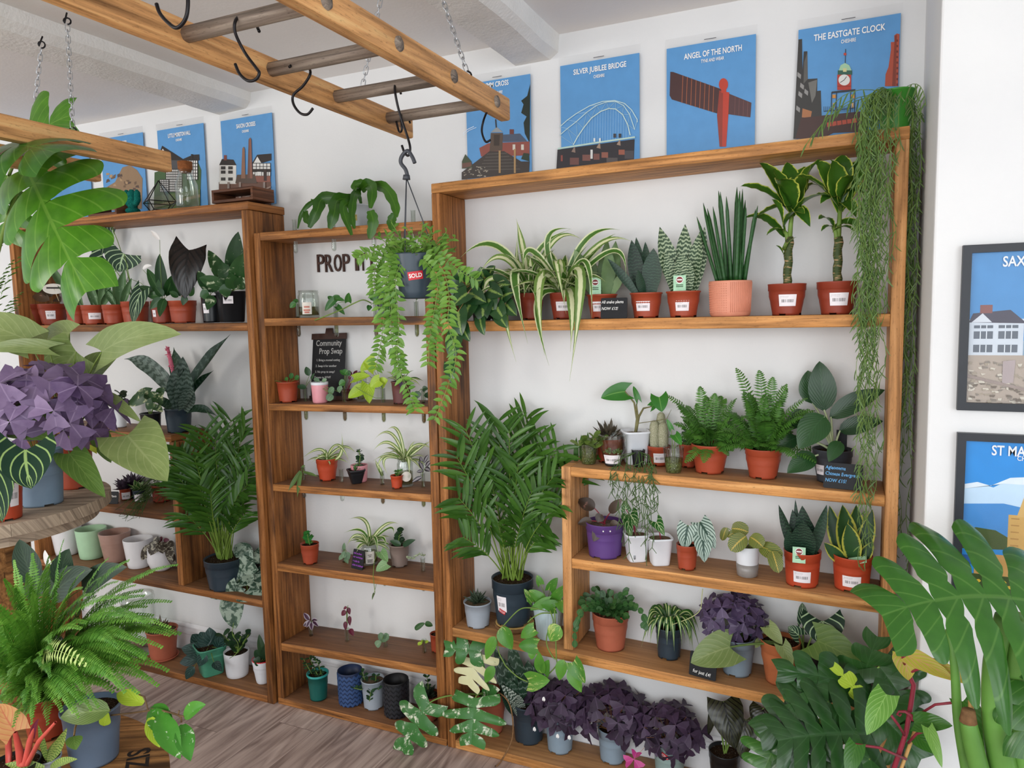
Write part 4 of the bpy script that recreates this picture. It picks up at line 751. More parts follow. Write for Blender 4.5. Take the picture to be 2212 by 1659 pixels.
fern(p, 34, 60, 130, L_FERN, 18, 4, 51, (.3, 1.25), 18, .35, [(1440, 855, -.03), (1460, 870, -.06), (1470, 900, -.08), (1520, 1000, -.12), (1545, 850, .02), (1455, 915, -.04), (1512, 835, 0), (1480, 1000, -.11)])
p = pot('potted_fern', 'larger bushy fern in a plain terracotta pot beside the broad-leaved evergreen', 'fern', 1648, 1037, ZA, 78, 64, M_TERRA, 'nursery', group='potted ferns on the inner box')
fern(p, 48, 80, 160, L_FERN, 19, 4.2, 52, (.3, 1.35), 19, .35, [(1590, 795, 0), (1670, 815, 0), (1640, 800, .02), (1735, 900, -.06), (1720, 990, -.12), (1745, 860, -.05), (1650, 965, -.12), (1560, 930, -.12), (1700, 830, 0), (1610, 860, -.05), (1600, 960, -.12), (1680, 960, -.12)])
p = pot('potted_chinese_evergreen', 'large dark broad-leaved evergreen in a charcoal pot on the inner box', 'plant', 1797, 1042, ZA, 82, 70, M_GREYD, 'nursery', sticker=(-.75, .32, .25, .55))
leaves(p, [(1780, 885, 1770, 780, 58, .0, .01), (1755, 870, 1745, 800, 50, .03, .04), (1795, 900, 1912, 842, 44, -.01, .0), (1815, 930, 1908, 910, 40, .0, .0), (1780, 900, 1725, 970, 64, -.05, -.10), (1760, 985, 1700, 1022, 44, -.05, -.10), (1720, 945, 1673, 976, 36, -.02, -.05), (1815, 955, 1790, 998, 32, -.07, -.11), (1740, 890, 1700, 930, 40, .01, -.02)], L_AGLA, 'ovate', .03, stem=plain('pale_petiole', '#b3bf95', .5, .3, 0, .08), sr=.004)
b = MB(); o = W(p, 1818, 955, .03); b.box(o+V(-.016, -.001, -.05), o+V(.016, .001, .04)); b.obj('plant_tag', M_CHALK, p.root, False)
q = aty(1820, 1052, -.188); q.z = ZA(q.x)+.0015; q.y = -.18
chalk_sign('black chalk sign with blue writing about Aglaonema Chinese Evergreen', q, .112, .080, -1.66, ['Aglaonema', 'Chinese Evergreen', 'NOW £15!'], M_INKB, .18, .19, .80, .24, -.02, -.46)
# ================================================================ inner box, middle shelf
p = pot('potted_pink_princess', 'bronze-leaved plant in a purple pot on the inner box middle shelf', 'plant', 1307, 1210, ZB, 85, 72, M_PURPLE, 'nursery', soil=M_PERL, rb=.82)
leaves(p, [(1284, 1098, 1247, 1080, 30, .0, .0), (1318, 1108, 1344, 1078, 22, .0, .0), (1278, 1125, 1248, 1132, 20, -.03, -.04), (1298, 1140, 1282, 1170, 24, -.05, -.07), (1318, 1138, 1340, 1135, 26, -.01, -.02), (1300, 1112, 1290, 1128, 22, -.02, -.03)], L_PINKP, 'ovate', .03, stem=L_STEMR, sr=.0025)
b = MB()
for a in (-.08, .28): q = facing(p.c)+a; n_ = V(math.cos(q), math.sin(q), 0); b.disc(p.c+n_*(p.rt*.985)+V(0, 0, p.h*.85), .0035, 10, 0, .001, 2) if False else b.ball(p.c+n_*(p.rt*.985)+V(0, 0, p.h*.86), .003, 8, 6)
b.obj('white_studs', M_INKW, p.pot)
p = pot('potted_alocasia', 'larger of two arrow-leaf plants in white square pots, next to the purple pot', 'plant', 1375, 1216, ZB, 52, 58, M_WPL, 'square', rb=.74, soil=M_GRIT, notch=False, group='arrow-leaf plants in white square pots')
leaves(p, [(1362, 1112, 1378, 1140, 40, -.02, -.05), (1356, 1124, 1364, 1168, 30, 0, -.04), (1352, 1100, 1350, 1080, 26, 0, .01)], L_ALO, 'arrow', .45, stem=L_STEMR, sr=.002)
a = facing(p.c); n_ = V(math.cos(a-.2), math.sin(a-.2), 0); b = MB(); b.tube([p.c+n_*(p.rt*.8)+V(0, 0, p.h*.14), p.c+n_*(p.rt*.86)+V(0, 0, p.h*.28)], .004, 8); b.obj('water_gauge', plain('gauge_grey', '#8a8f92', .4), p.pot)
p = pot('potted_alocasia', 'smaller of two arrow-leaf plants in white square pots, one leaf only', 'plant', 1425, 1224, ZB, 52, 58, M_WPL, 'square', rb=.74, soil=M_GRIT, notch=False, group='arrow-leaf plants in white square pots')
leaves(p, [(1418, 1128, 1436, 1158, 34, -.02, -.05)], L_ALO, 'arrow', .45, stem=L_STEMR, sr=.002)
p = pot('potted_silver_alocasia', 'plant with silvery leaves and dark veins in a small terracotta pot', 'plant', 1484, 1234, ZB, 46, 52, M_TERRA, 'nursery', rb=.8)
leaves(p, [(1486, 1135, 1478, 1188, 46, -.02, -.03), (1512, 1128, 1545, 1186, 44, .0, -.03), (1518, 1155, 1522, 1215, 44, -.02, -.05)], L_SILV, 'heart', .14, stem=L_STEM, sr=.0028, nv=8)
p = pot('potted_maranta', 'prayer plant with patterned leaves in a white and clear pot', 'plant', 1614, 1250, ZB, 52, 64, M_WPL, 'cup', rb=.80, notch=False, soil=M_GRIT)
b = MB(); b.lathe([(p.rf(0)*.99, .002), (p.rf(0)+.0014, .003), (p.rf(p.h*.42)+.0014, p.h*.42), (p.rf(p.h*.42), p.h*.42)], p.c, 32); b.obj('reservoir', plain('smoky_plastic', '#8f8a86', .3, .5), p.pot)
leaves(p, [(1580, 1142, 1617, 1150, 34, -.02, -.02), (1612, 1158, 1578, 1190, 38, -.04, -.06), (1620, 1160, 1648, 1182, 34, -.05, -.07), (1640, 1180, 1690, 1206, 36, -.05, -.08), (1570, 1140, 1560, 1168, 18, 0, 0), (1668, 1190, 1682, 1238, 30, -.08, -.11), (1590, 1152, 1570, 1160, 14, 0, 0)], L_MAR, 'ellip', 0, stem=L_STEM, sr=.0015, bend=(0, -.006, .01))
p = pot('potted_snake_plant', 'dark green snake plant in an orange-red pot with green card, left of the gold-edged one', 'plant', 1732, 1272, ZB, 78, 72, M_TERRA_O, 'nursery', sticker=(.0, .5, .18, .50), rb=.84, soil=M_SOIL, group='snake plants on the inner box')
swords(p, [(1722, 1212, 1682, 1090, 22, .0), (1730, 1212, 1712, 1100, 28, .02), (1738, 1212, 1733, 1092, 40, .01), (1745, 1212, 1747, 1118, 36, .02), (1748, 1212, 1786, 1090, 24, .0), (1736, 1214, 1735, 1125, 54, -.035), (1728, 1210, 1718, 1078, 14, .03), (1722, 1214, 1702, 1145, 34, -.02)], L_DARKS)
plant_tag(p, 1726, 1199, 26, 34, -.055)
p = pot('potted_snake_plant', 'gold-edged snake plant in an orange-red pot, behind hanging strands', 'plant', 1839, 1282, ZB, 82, 72, M_TERRA_O, 'nursery', sticker=(.0, .5, .18, .50), rb=.84, group='snake plants on the inner box')
swords(p, [(1825, 1215, 1792, 1092, 36, .02), (1838, 1215, 1820, 1090, 50, .01), (1850, 1215, 1850, 1090, 44, .03), (1858, 1215, 1885, 1100, 34, .01), (1832, 1220, 1780, 1172, 30, -.03), (1845, 1218, 1830, 1130, 40, -.02), (1856, 1220, 1886, 1170, 26, -.01)], L_GOLD)
b = MB(); o = W(p, 1852, 1218, -.04); b.hexa([o+V(.026*(1 if i & 1 else -1), .015*(1 if i & 2 else -1), (.012 if i & 1 else -.002)+(.012 if i & 2 else 0)+(.001 if i & 4 else 0)) for i in range(8)]); b.obj('plant_tag', M_TAG, p.root, False)
# ================================================================ right unit, long lower shelf
p = pot('potted_haworthia', 'small spiky haworthia in a pale grey pot, left end of long lower shelf', 'plant', 1033, 1360, ZC, 62, 50, M_LGREY, 'lip', rb=.78, soil=M_GRIT)
rosette(p, 34, 22, 36, 6, L_HAW, 61, (.3, 1.3), fold=.7)
q0 = atz(1110, 1364, .507); kk = mpp(q0); cS = q0+V(-.25, .97, 0)*(44*kk); cS.z = .5075; cS.y = min(cS.y, -.09)
sl = thing('wood_slice', 'round bark-edged slice of wood under the palm in the sold pot', 'wood slice', cS); b = MB(); n = 40; pr = [(.97, .0), (1.0, .006), (1.0, .011), (.96, .016)]; vs = []
for r_, z in pr:
    for k in range(n): a = 6.283*k/n; rr = 46*kk*r_*(1+.03*math.sin(a*3+1)+.015*math.sin(a*9)); vs.append(cS+V(math.cos(a)*rr, math.sin(a)*rr, z))
b.add(vs, [(i*n+k, i*n+(k+1) % n, (i+1)*n+(k+1) % n, (i+1)*n+k) for i in range(3) for k in range(n)]); b.obj('bark', M_BARK, sl)
b = MB(); b.disc(cS+V(0, 0, .0155), 46*kk*.93, 36, 0, .0006, 5); b.obj('cut_face', wood('slice_face', '#a87a48', '#c09258', '#d2a96e', '#7a5230', .1, 30, .15), sl)
p = pot('potted_palm', 'bushy palm in a slate pot with a sold sticker on a wooden slice, right unit', 'palm', 1109, 1350, .5235, 92, 92, M_NAVY, 'nursery', rb=.77, fill=.95)
b = MB(); fa = facing(p.c)-.62; patch(b, p.c, p.rf, p.h*.36, p.h*.70, fa-.28, fa+.28); b.obj('price_label', M_LABEL, p.pot); sold_sticker(p, -.62, .36, .030, -.35)
palm(p, [(-20, 1005, 925, -.14, 70), (-12, 1075, 905, -.05, 80), (-5, 1138, 900, -.0, 76), (4, 1100, 930, -.06, 74), (12, 1160, 950, .0, 74), (18, 1205, 965, -.02, 70), (-16, 985, 985, -.17, 66), (-18, 990, 1075, -.17, 66), (10, 1195, 1030, -.10, 66), (16, 1210, 1090, -.10, 60), (-10, 1055, 1020, -.08, 66), (2, 1120, 1000, -.08, 70), (8, 1150, 1060, -.09, 62), (-15, 1000, 1160, -.16, 56), (-8, 1075, 1130, -.1, 56), (4, 1130, 1125, -.1, 56), (14, 1180, 1150, -.07, 54), (20, 1275, 985, .0, 62), (-12, 1040, 960, -.03, 70), (6, 1180, 1000, .0, 70)], 22, L_PALM, 62, 9, 78)
p = pot('potted_pothos', 'marbled pothos trailing over the shelf from a ribbed pale blue pot', 'plant', 1186, 1386, ZC, 68, 70, M_PALEB, 'ribbed', rb=.74, notch=False)
leaves(p, [(1150, 1290, 1138, 1300, 20, -.01, -.02), (1168, 1262, 1160, 1242, 18, .0, .0), (1188, 1275, 1205, 1248, 24, -.0, .0), (1195, 1300, 1228, 1262, 26, -.02, -.02), (1170, 1295, 1142, 1275, 26, -.03, -.04), (1200, 1312, 1168, 1305, 30, -.05, -.07), (1185, 1300, 1145, 1318, 24, -.05, -.06), (1210, 1298, 1216, 1325, 26, -.03, -.05), (1150, 1300, 1132, 1272, 18, -.02, -.03)], L_POTH, 'heart', .2, stem=L_STEM, sr=.0016)
PO = p; b = MB(); vy = lambda v: -.245 if v > 1340 else -.18
def vine(p, path, r, nm_=None):
    q = [aty(u, v, y) for u, v, y in path]; f = []
    for i in range(len(q)-1):
        a = q[max(0, i-1)]; c, d = q[i], q[i+1]; e = q[min(len(q)-1, i+2)]
        for k in range(6): t = k/6; f.append(.5*((2*c)+(d-a)*t+(2*a-5*c+4*d-e)*t*t+(3*c-a-3*d+e)*t*t*t))
    return f+[q[-1]]
for path in ([(1185, 1320, -.17), (1145, 1313, -.19), (1122, 1317, -.21), (1098, 1340, -.23), (1082, 1360, -.245), (1074, 1380, -.25), (1078, 1410, -.25), (1088, 1430, -.25), (1094, 1440, -.25), (1118, 1462, -.25), (1140, 1473, -.25)], [(1195, 1325, -.18), (1170, 1325, -.2), (1150, 1335, -.215), (1140, 1345, -.22)], [(1188, 1318, -.19), (1195, 1345, -.22), (1182, 1370, -.24), (1182, 1395, -.245), (1195, 1420, -.25), (1202, 1425, -.25), (1200, 1440, -.25), (1175, 1466, -.25)], [(1198, 1318, -.2), (1200, 1370, -.235), (1201, 1395, -.245), (1202, 1425, -.25)]): b.tube(vine(p, path, 1), .0024, 6)
b.obj('vine', L_STEM, p.root)
for (u0, v0, u1, v1, w, pr, mt) in [(1084, 1354, 1106, 1404, 38, 'ovate', 0), (1070, 1375, 1050, 1425, 26, 'ovate', 0), (1154, 1358, 1125, 1378, 30, 'heart', 0), (1160, 1395, 1120, 1395, 36, 'heart', 0), (1210, 1352, 1188, 1385, 36, 'ovate', 0), (1068, 1440, 1048, 1475, 24, 'ovate', 0), (1142, 1472, 1188, 1470, 44, 'heart', 0), (1170, 1455, 1165, 1408, 26, 'ovate', 0), (1176, 1455, 1186, 1425, 26, 'heart', 0), (1218, 1425, 1208, 1470, 26, 'ovate', 0), (1238, 1430, 1264, 1476, 38, 'heart', 0), (1232, 1442, 1256, 1496, 30, 'ovate', 0), (1152, 1405, 1148, 1425, 18, 'ovate', 0)]:
    m = MB(); o = aty(u0, v0, -.252); e = aty(u1, v1, -.262); blade(m, o, e, w*PO.k, pr, V(0, -.008, .006), (0, -1, .3), .22, 12, 6, 0, .15 if pr == 'heart' else 0); m.obj('leaf', L_POTH, PO.root)
p = pot('potted_christmas_cactus', 'leaf cactus with jointed flat stems in a terracotta pot of clay pebbles', 'cactus', 1319, 1410, ZC, 80, 72, M_CLAY2, 'nursery', rb=.76, soil=M_PEBBLE, notch=False)
random.seed(65); b = MB()
for i in range(26): a = R(0, 6.283); r_ = p.rt*.9*math.sqrt(R(0, 1)); b.ball(p.st+V(math.cos(a)*r_, math.sin(a)*r_, .003), R(.005, .0075), 8, 6)
b.obj('clay_pebbles', M_PEBBLE, p.root, True, None, 0, True)
b = MB()
def segs(o, d, n, l, w):
    for i in range(n):
        e = o+d*l; e.y = min(e.y, -.015); blade(b, o, e, w, 'obov', (0, 0, .002), (CAM-o).normalized()+V(R(-.5, .5), 0, R(0, .5)), .15, 5, 2); o = lerp(o, e, .94); d = (d+V(R(-.25, .25), R(-.2, .2), -.32)).normalized()
    if R(0, 1) < .5 and n > 1: segs(o-d*l, (d+V(R(-.8, .8), R(-.5, .5), .2)).normalized(), 1, l, w)
for i in range(46): a = 2.4*i; el = R(.55, 1.4); segs(p.st+V(math.cos(a)*.02, math.sin(a)*.02, 0), V(math.cos(a)*math.cos(el), math.sin(a)*math.cos(el)*.8, math.sin(el)), random.choice((3, 3, 4)), R(.026, .034), .020)
for (u, v, n) in [(1255, 1330, 6), (1262, 1310, 5), (1392, 1320, 4)]:
    o = p.st.copy(); a = W(p, lerp(1318, u, .6), 1300, -.07); e = W(p, u, v, -.1); e.y = min(e.y, -.22)
    for k in range(7): q = bez(o, a+V(0, 0, .03), e, k/6); q2 = bez(o, a+V(0, 0, .03), e, (k+1)/6); blade(b, q, q2, .021, 'obov', None, (0, -1, .5), .15, 5, 2)
    d = V(-.35 if u < 1300 else .3, -.1, -1).normalized(); segs(e, d, n-2, .03, .021)
b.obj('foliage', L_XMAS, p.root)
p = pot('potted_spider_plant', 'curly spider plant with a pale runner in a slate pot on the long lower shelf', 'plant', 1445, 1428, ZC, 58, 62, M_NAVY, 'nursery', rb=.82)
random.seed(66); m1, m2 = MB(), MB(); s = MB()
for i in range(46):
    a = 2.4*i; hd = V(math.cos(a), math.sin(a)*.75, 0); L = R(.06, .10); o = p.st+hd*.006; c = o+hd*L*.7+V(0, 0, R(.05, .10)); t = o+hd*L*R(.9, 1.3)+V(0, 0, R(-.075, .02)); t.y = min(t.y, -.015); t.z = max(t.z, p.c.z+.004)
    blade(m1 if i % 2 else m2, o, t, R(.013, .018), 'strap', (c-(o+t)/2)*1.5, V(0, 0, 1)+(CAM-o).normalized()*.5, .35, 14, 2)
for mb in (m1, m2): mb.obj('foliage', L_SPIDG, p.root)
s.tube(vine(p, [(1450, 1350, -.12), (1490, 1335, -.14), (1512, 1318, -.14), (1516, 1290, -.13), (1518, 1272, -.12)], 1), .0016, 5); s.obj('runner', plain('pale_runner', '#b9bd86', .5), p.root)
q = aty(1517, 1461, -.19); q.z = ZC(q.x)+.0015
chalk_sign('black chalk sign behind the big pale leaf, chalked words for just 4 pounds', V(q.x, -.192, q.z), .095, .082, -1.75, ['Um', '', 'for just £4!'], M_INKW, .2, .2, .80, .30, -.05, -.36)
p = pot('potted_purple_oxalis', 'purple shamrock in a blue-grey pot on the long lower shelf', 'plant', 1592, 1465, ZC, 76, 74, M_BLUEG, 'nursery', rb=.78)
oxalis(p, 1580, 1330, 68, 46, 38, 25, L_OXM, 67)
p = pot('potted_philodendron', 'pale-leaved philodendron in a clay pot, one broad leaf leaning out to the left', 'plant', 1684, 1484, ZC, 84, 84, M_CLAY, 'nursery', rb=.7, notch=False)
leaves(p, [(1577, 1398, 1492, 1432, 84, -.09, -.12), (1660, 1355, 1690, 1392, 34, -.04, -.06), (1650, 1362, 1668, 1352, 14, 0, 0), (1690, 1395, 1712, 1440, 34, -.06, -.08), (1640, 1385, 1632, 1400, 16, -.02, -.04)], L_PHIL, 'heart', .26, stem=plain('petiole_green', '#62793f', .5, .3, 0, .1), sr=.0045, nv=8)
p = pot('potted_anthurium', 'dark heart-leaved plant with white veins at the back of the long lower shelf', 'plant', 1738, 1455, ZC, 78, 66, M_BLACK, 'nursery', y=-.075, rb=.8)
leaves(p, [(1777, 1342, 1782, 1395, 92, -.02, -.05), (1735, 1340, 1733, 1302, 26, .01, .03), (1725, 1372, 1702, 1354, 34, -.03, -.03)], L_ANTH, 'heart', .5, stem=L_STEM, sr=.003, nv=10)
p = pot('potted_philodendron', 'big smooth olive-green leaf on a plant in a charcoal pot at the right end of the long lower shelf', 'plant', 1835, 1490, ZC, 80, 70, M_GREYD, 'nursery', rb=.8)
p.root['label'] = 'plant with one big smooth olive-green leaf in a charcoal pot, long lower shelf'
leaves(p, [(1765, 1384, 1862, 1436, 84, -.08, -.11), (1800, 1400, 1790, 1372, 20, -.03, -.03)], L_PHILG, 'heart', .24, stem=L_STEM, sr=.004, nv=8)
# ================================================================ right unit, bottom board
p = pot('potted_speckled_monstera', 'cream-speckled split-leaf monstera in a clay pot at the left end of the bottom board', 'plant', 1062, 1590, ZR0, 66, 76, M_CLAY2, 'nursery', rb=.74, notch=False)
def mleaf(p, u0, v0, u1, v1, w, d0, d1, mat, **k):
    m = MB(); o = W(p, u0, v0, d0); e = W(p, u1, v1, d1); L = (e-o).length; k.setdefault('bend', V(0, -.05*L, .10*L)); monstera(m, o, e, w*p.k, **k); return m.obj('leaf', mat, p.root), o
s = MB()
ob1, o1 = mleaf(p, 1036, 1412, 1010, 1480, 120, -.09, -.13, L_THAIC, nf=4, s0=.24, gap=.8, face=(0, -1, .35))
ob2, o2 = mleaf(p, 1027, 1508, 1018, 1608, 145, -.13, -.20, L_THAI, nf=4, s0=.26, gap=.8, face=(.1, -1, .4))
ob3, o3 = mleaf(p, 928, 1518, 868, 1622, 110, -.17, -.24, L_THAI, nf=4, s0=.26, gap=.8, face=(.2, -1, .4))
ob4, o4 = mleaf(p, 1038, 1408, 962, 1400, 70, -.10, -.14, L_THAI, nf=3, s0=.3, gap=.6, face=(0, -1, .5))
for o, m_ in ((o1, V(0, -.02, .05)), (o2, V(0, -.05, .05)), (o3, V(-.03, -.07, .06)), (o4, V(0, -.02, .05))): s.tube([bez(p.st, (p.st+o)/2+m_, o, i/8) for i in range(9)], [.0045-.0002*i for i in range(9)], 6, 0, False)
s.obj('petiole', L_STEM, p.root); b = MB()
b.tube(vine(p, [(1045, 1488, -.12), (1080, 1498, -.16), (1100, 1520, -.19), (1108, 1560, -.2), (1105, 1600, -.215), (1085, 1640, -.24), (1070, 1659, -.25)], 1), .0032, 6); b.obj('aerial_root', M_BARK, p.root)
leaves(p, [(1040, 1500, 1080, 1490, 30, -.07, -.09)], L_THAI, 'ovate', 0)
p = pot('potted_silver_banded_plant', 'silver-banded plant in a navy pot, between the speckled monstera and the purple shamrocks', 'plant', 1143, 1611, ZR0, 74, 72, M_NAVY, 'lip', rb=.82)
L_SILB = leafmat('silver_banded_leaf', '#a9b3a6', '#c0c8ba', 'bands', '#2c3f33', .4, n=13, th=.30); L_SILD = leafmat('dark_banded_leaf', '#1b3324', '#2f4d37', 'bands', '#8fa294', .35, n=9, th=.44, amt=.5)
swords(p, [(1128, 1545, 1068, 1400, 44, -.03), (1138, 1548, 1090, 1462, 36, -.05), (1146, 1545, 1140, 1425, 50, -.0), (1136, 1540, 1102, 1380, 40, .0)], L_SILD); swords(p, [(1140, 1552, 1082, 1478, 26, -.07), (1132, 1550, 1105, 1515, 22, -.075), (1128, 1550, 1120, 1500, 22, -.06)], L_SILB)
swords(p, [(1150, 1550, 1165, 1405, 36, .02), (1120, 1550, 1080, 1478, 30, -.04)], L_DARKS, 'lance')
OXG = 'dark purple shamrocks in grey pots on the bottom board'
p = pot('potted_purple_oxalis', 'dark purple shamrock with white flowers, beside the navy pot', 'plant', 1210, 1632, ZR0, 64, 70, M_BLUEG, 'nursery', rb=.82, group=OXG)
oxalis(p, 1202, 1522, 66, 52, 42, 25, L_OX, 71, [(1205, 1585), (1230, 1588), (1155, 1570), (1175, 1505)])
p = pot('potted_purple_oxalis', 'middle of three dark purple shamrocks on the bottom board, tallest foliage', 'plant', 1324, 1654, ZR0, 66, 62, M_BLUEG, 'nursery', rb=.82, group=OXG)
oxalis(p, 1322, 1535, 78, 62, 48, 26, L_OX, 72)
p = pot('potted_purple_oxalis', 'dark purple shamrock in a sage pot with sold sticker, rightmost of three', 'plant', 1446, 1692, ZR0, 70, 66, M_SAGE, 'nursery', rb=.84, group=OXG); sold_sticker(p, -.28, .80, .030, -.5)
oxalis(p, 1448, 1575, 70, 58, 46, 24, L_OX, 73)
m = MB(); c = W(p, 1370, 1640, -.08); trifoil(m, c, (CAM-c).normalized()+V(0, 0, .5), 20*p.k, .6); m.obj('pink_leaf', leafmat('magenta_leaf', '#c23c86', '#d85c9c', 'plain', '#e07fb0', .4), p.root, True, 'bright pink leaf'); m = MB(); m.tube([c, lerp(c, p.st, .3)+V(0, 0, .03), p.st], .0008, 4); m.obj('stem', L_STEMT, p.root)
p = pot('potted_copper_alocasia', 'dark ridged metallic-leaved plant in a black pot on the bottom board', 'plant', 1565, 1672, ZR0, 66, 62, M_BLACK, 'nursery', rb=.8)
leaves(p, [(1563, 1515, 1588, 1618, 78, -.02, -.07), (1612, 1555, 1602, 1640, 58, -.02, -.07), (1545, 1525, 1530, 1590, 22, .0, -.01), (1650, 1530, 1640, 1580, 60, .03, .0)], L_CUP, 'heart', .16, stem=L_STEM, sr=.003, nv=8, wave=.012, curl=.3)
# ================================================================ floor plants at lower right
FL_Y = -.42
def floorpot(name, label, x, y, r, h, mat, kind='nursery', rb=.8):
    p = Pot(); p.c = V(x, y, .0005); p.k = mpp(p.c+V(0, 0, .4)); p.y = y; p.rt = r; p.h = h; p.root = thing(name, label, 'plant', p.c); m = MB()
    m.lathe([(r*rb*.9, .008), (r*rb, .0005), (r*.95, h*.8), (r*1.0, h*.81), (r*1.02, h), (r*.95, h), (r*.92, h*.6), (r*rb*.9, .008)], p.c, 40); p.pot = m.obj('pot', mat, p.root); p.st = p.c+V(0, 0, h*.92); p.rf = lambda t: lerp(r*rb, r, t/h); s = MB(); s.disc(p.st, r*.95, 24, 0, .01, 4, .003); s.obj('soil', M_SOIL, p.root); return p
p = floorpot('split_leaf_monstera', 'dark split-leaf monstera on the floor in front of the right unit, holed leaf facing out', 1.22, -.46, .12, .22, M_BLACK)
s = MB()
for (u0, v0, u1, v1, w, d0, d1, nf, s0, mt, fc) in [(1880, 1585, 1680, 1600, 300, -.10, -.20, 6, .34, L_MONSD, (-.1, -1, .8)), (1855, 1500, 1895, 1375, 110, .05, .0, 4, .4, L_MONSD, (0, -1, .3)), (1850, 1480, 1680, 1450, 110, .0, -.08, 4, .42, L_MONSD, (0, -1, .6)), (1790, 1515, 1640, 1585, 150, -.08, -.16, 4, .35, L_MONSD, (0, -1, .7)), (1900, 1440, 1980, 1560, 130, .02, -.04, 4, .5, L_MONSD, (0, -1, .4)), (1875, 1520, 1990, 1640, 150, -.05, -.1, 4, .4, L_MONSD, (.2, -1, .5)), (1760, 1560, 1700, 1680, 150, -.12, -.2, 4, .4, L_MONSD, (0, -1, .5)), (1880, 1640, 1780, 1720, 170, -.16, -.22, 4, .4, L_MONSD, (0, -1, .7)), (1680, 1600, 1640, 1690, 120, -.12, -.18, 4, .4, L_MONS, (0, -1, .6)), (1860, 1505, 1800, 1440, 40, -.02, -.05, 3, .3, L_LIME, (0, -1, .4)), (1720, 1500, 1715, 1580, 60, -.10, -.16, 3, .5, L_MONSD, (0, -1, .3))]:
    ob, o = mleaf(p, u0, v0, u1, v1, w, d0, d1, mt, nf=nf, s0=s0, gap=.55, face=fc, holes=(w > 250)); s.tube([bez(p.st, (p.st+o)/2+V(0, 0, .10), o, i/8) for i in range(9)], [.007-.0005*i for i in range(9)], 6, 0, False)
s.obj('petiole', L_STEM, p.root)
p = floorpot('red_stemmed_philodendron', 'red-stemmed climbing philodendron in a green pot with coconut fibre and a cane', 1.52, -.62, .09, .30, M_TEAL)
p.st = p.c+V(0, 0, .29); s = MB(); s.disc(p.st+V(0, 0, .004), p.rt*.96, 24, 0, .02, 6, .008); s.obj('coconut_fibre', M_FIBRE, p.root)
s = MB(); main = [(1960, 1640, 0), (1958, 1580, 0), (1968, 1520, 0), (1974, 1480, 0), (1955, 1440, 0), (1950, 1405, 0)]; pts = [p.st+V(-.01, 0, 0)]+[W(p, *q) for q in main[1:]]; s.tube(pts, [.007, .006, .006, .0058, .006, .005], 8)
for path in ([(1955, 1440, 0), (1950, 1420, -.02), (1958, 1418, -.03)], [(1960, 1455, 0), (1985, 1445, -.02), (2002, 1438, -.03)], [(1975, 1550, 0), (2020, 1522, -.03), (2075, 1516, -.05)], [(1955, 1590, 0), (1940, 1565, -.04), (1925, 1545, -.06)], [(1962, 1605, 0), (1980, 1585, -.04), (2005, 1576, -.05)], [(1958, 1640, 0), (1900, 1615, -.05), (1848, 1608, -.08)]): s.tube([W(p, *q) for q in path], .0034, 6)
s.tube([W(p, u, v, -.02) for u, v in ((1972, 1556), (1968, 1545), (1955, 1537), (1942, 1537), (1938, 1543), (1944, 1547), (1947, 1542))], [.005, .005, .004, .003, .003, .002, .002], 6)
s.obj('stem', L_STEMR, p.root); s = MB(); s.tube([p.st, W(p, 1976, 1580, .01)], .0045, 8); s.obj('cane', plain('bamboo', '#c79a5c', .5, .3, 0, .1), p.root)
L_YEL = leafmat('yellow_green_leaf', '#a8a63a', '#c9b94a', 'veins', '#d88a7a', .35, n=5, th=.44, amt=.6, mid=.04, trans=.25); L_YG = leafmat('fresh_green_leaf', '#5f8f3a', '#7fae50', 'veins', '#a8cc7a', .32, n=6, th=.46, amt=.5, mid=.03)
leaves(p, [(1952, 1412, 1962, 1470, 50, -.0, -.01, L_YEL), (1960, 1416, 2060, 1468, 40, -.05, -.09, L_YEL), (2002, 1436, 2108, 1480, 36, -.05, -.08, L_YEL), (1915, 1500, 1872, 1588, 54, -.08, -.14, L_YG), (1975, 1560, 2058, 1568, 44, -.03, -.06, L_MONS), (2080, 1515, 2140, 1640, 50, -.06, -.10, L_MONS), (2005, 1572, 2035, 1659, 26, -.07, -.12, L_YG), (1850, 1608, 1830, 1680, 40, -.1, -.14, L_MONS), (1980, 1590, 2030, 1630, 40, -.0, -.02, L_MONS)], L_YG, 'heart', .12)
# big monstera in front of the pier
p = floorpot('giant_monstera', 'giant glossy monstera with thick green stalks at the right edge, over the framed print', 2.02, -.82, .16, .30, M_BLACK)
s = MB(); ob, o = mleaf(p, 2235, 1300, 1905, 1330, 480, -.05, -.16, L_MONS, nf=6, s0=.36, gap=.55, face=(-.15, -.8, .9), holes=True, droop=.3, sweep=.15, bend=(0, 0, .05))
st = plain('thick_green_stalk', '#5c8a3a', .4, .4, 0, .15, 8)
for pts, r0, r1 in (([(2170, 1680, 0), (2150, 1560, 0), (2148, 1430, 0), (2170, 1330, -.02)], .030, .018), ([(2215, 1680, .02), (2195, 1500, .02), (2200, 1330, 0)], .03, .02), ([(2120, 1680, -.02), (2098, 1590, -.02), (2092, 1560, -.02)], .022, .017), ([(2090, 1680, .04), (2070, 1560, .04), (2062, 1440, .04), (2050, 1360, .05)], .012, .008)): s.tube(vine(p, [(u, v, p.y+d) for u, v, d in pts], 1), [lerp(r0, r1, i/(6*(len(pts)-1))) for i in range(6*(len(pts)-1)+1)], 10)
s.obj('stalk', st, p.root); s = MB(); s.tube([aty(2095, 1680, p.y+.05), aty(2098, 1480, p.y+.05)], .006, 8); s.obj('cane', plain('bamboo', '#c79a5c', .5, .3, 0, .1), p.root)
b = MB(); q = aty(2092, 1548, p.y-.02); b.tube([q-V(0, 0, .012), q+V(0, 0, .016)], [.018, .013], 10); b.obj('cut_end', M_BARK, p.root)
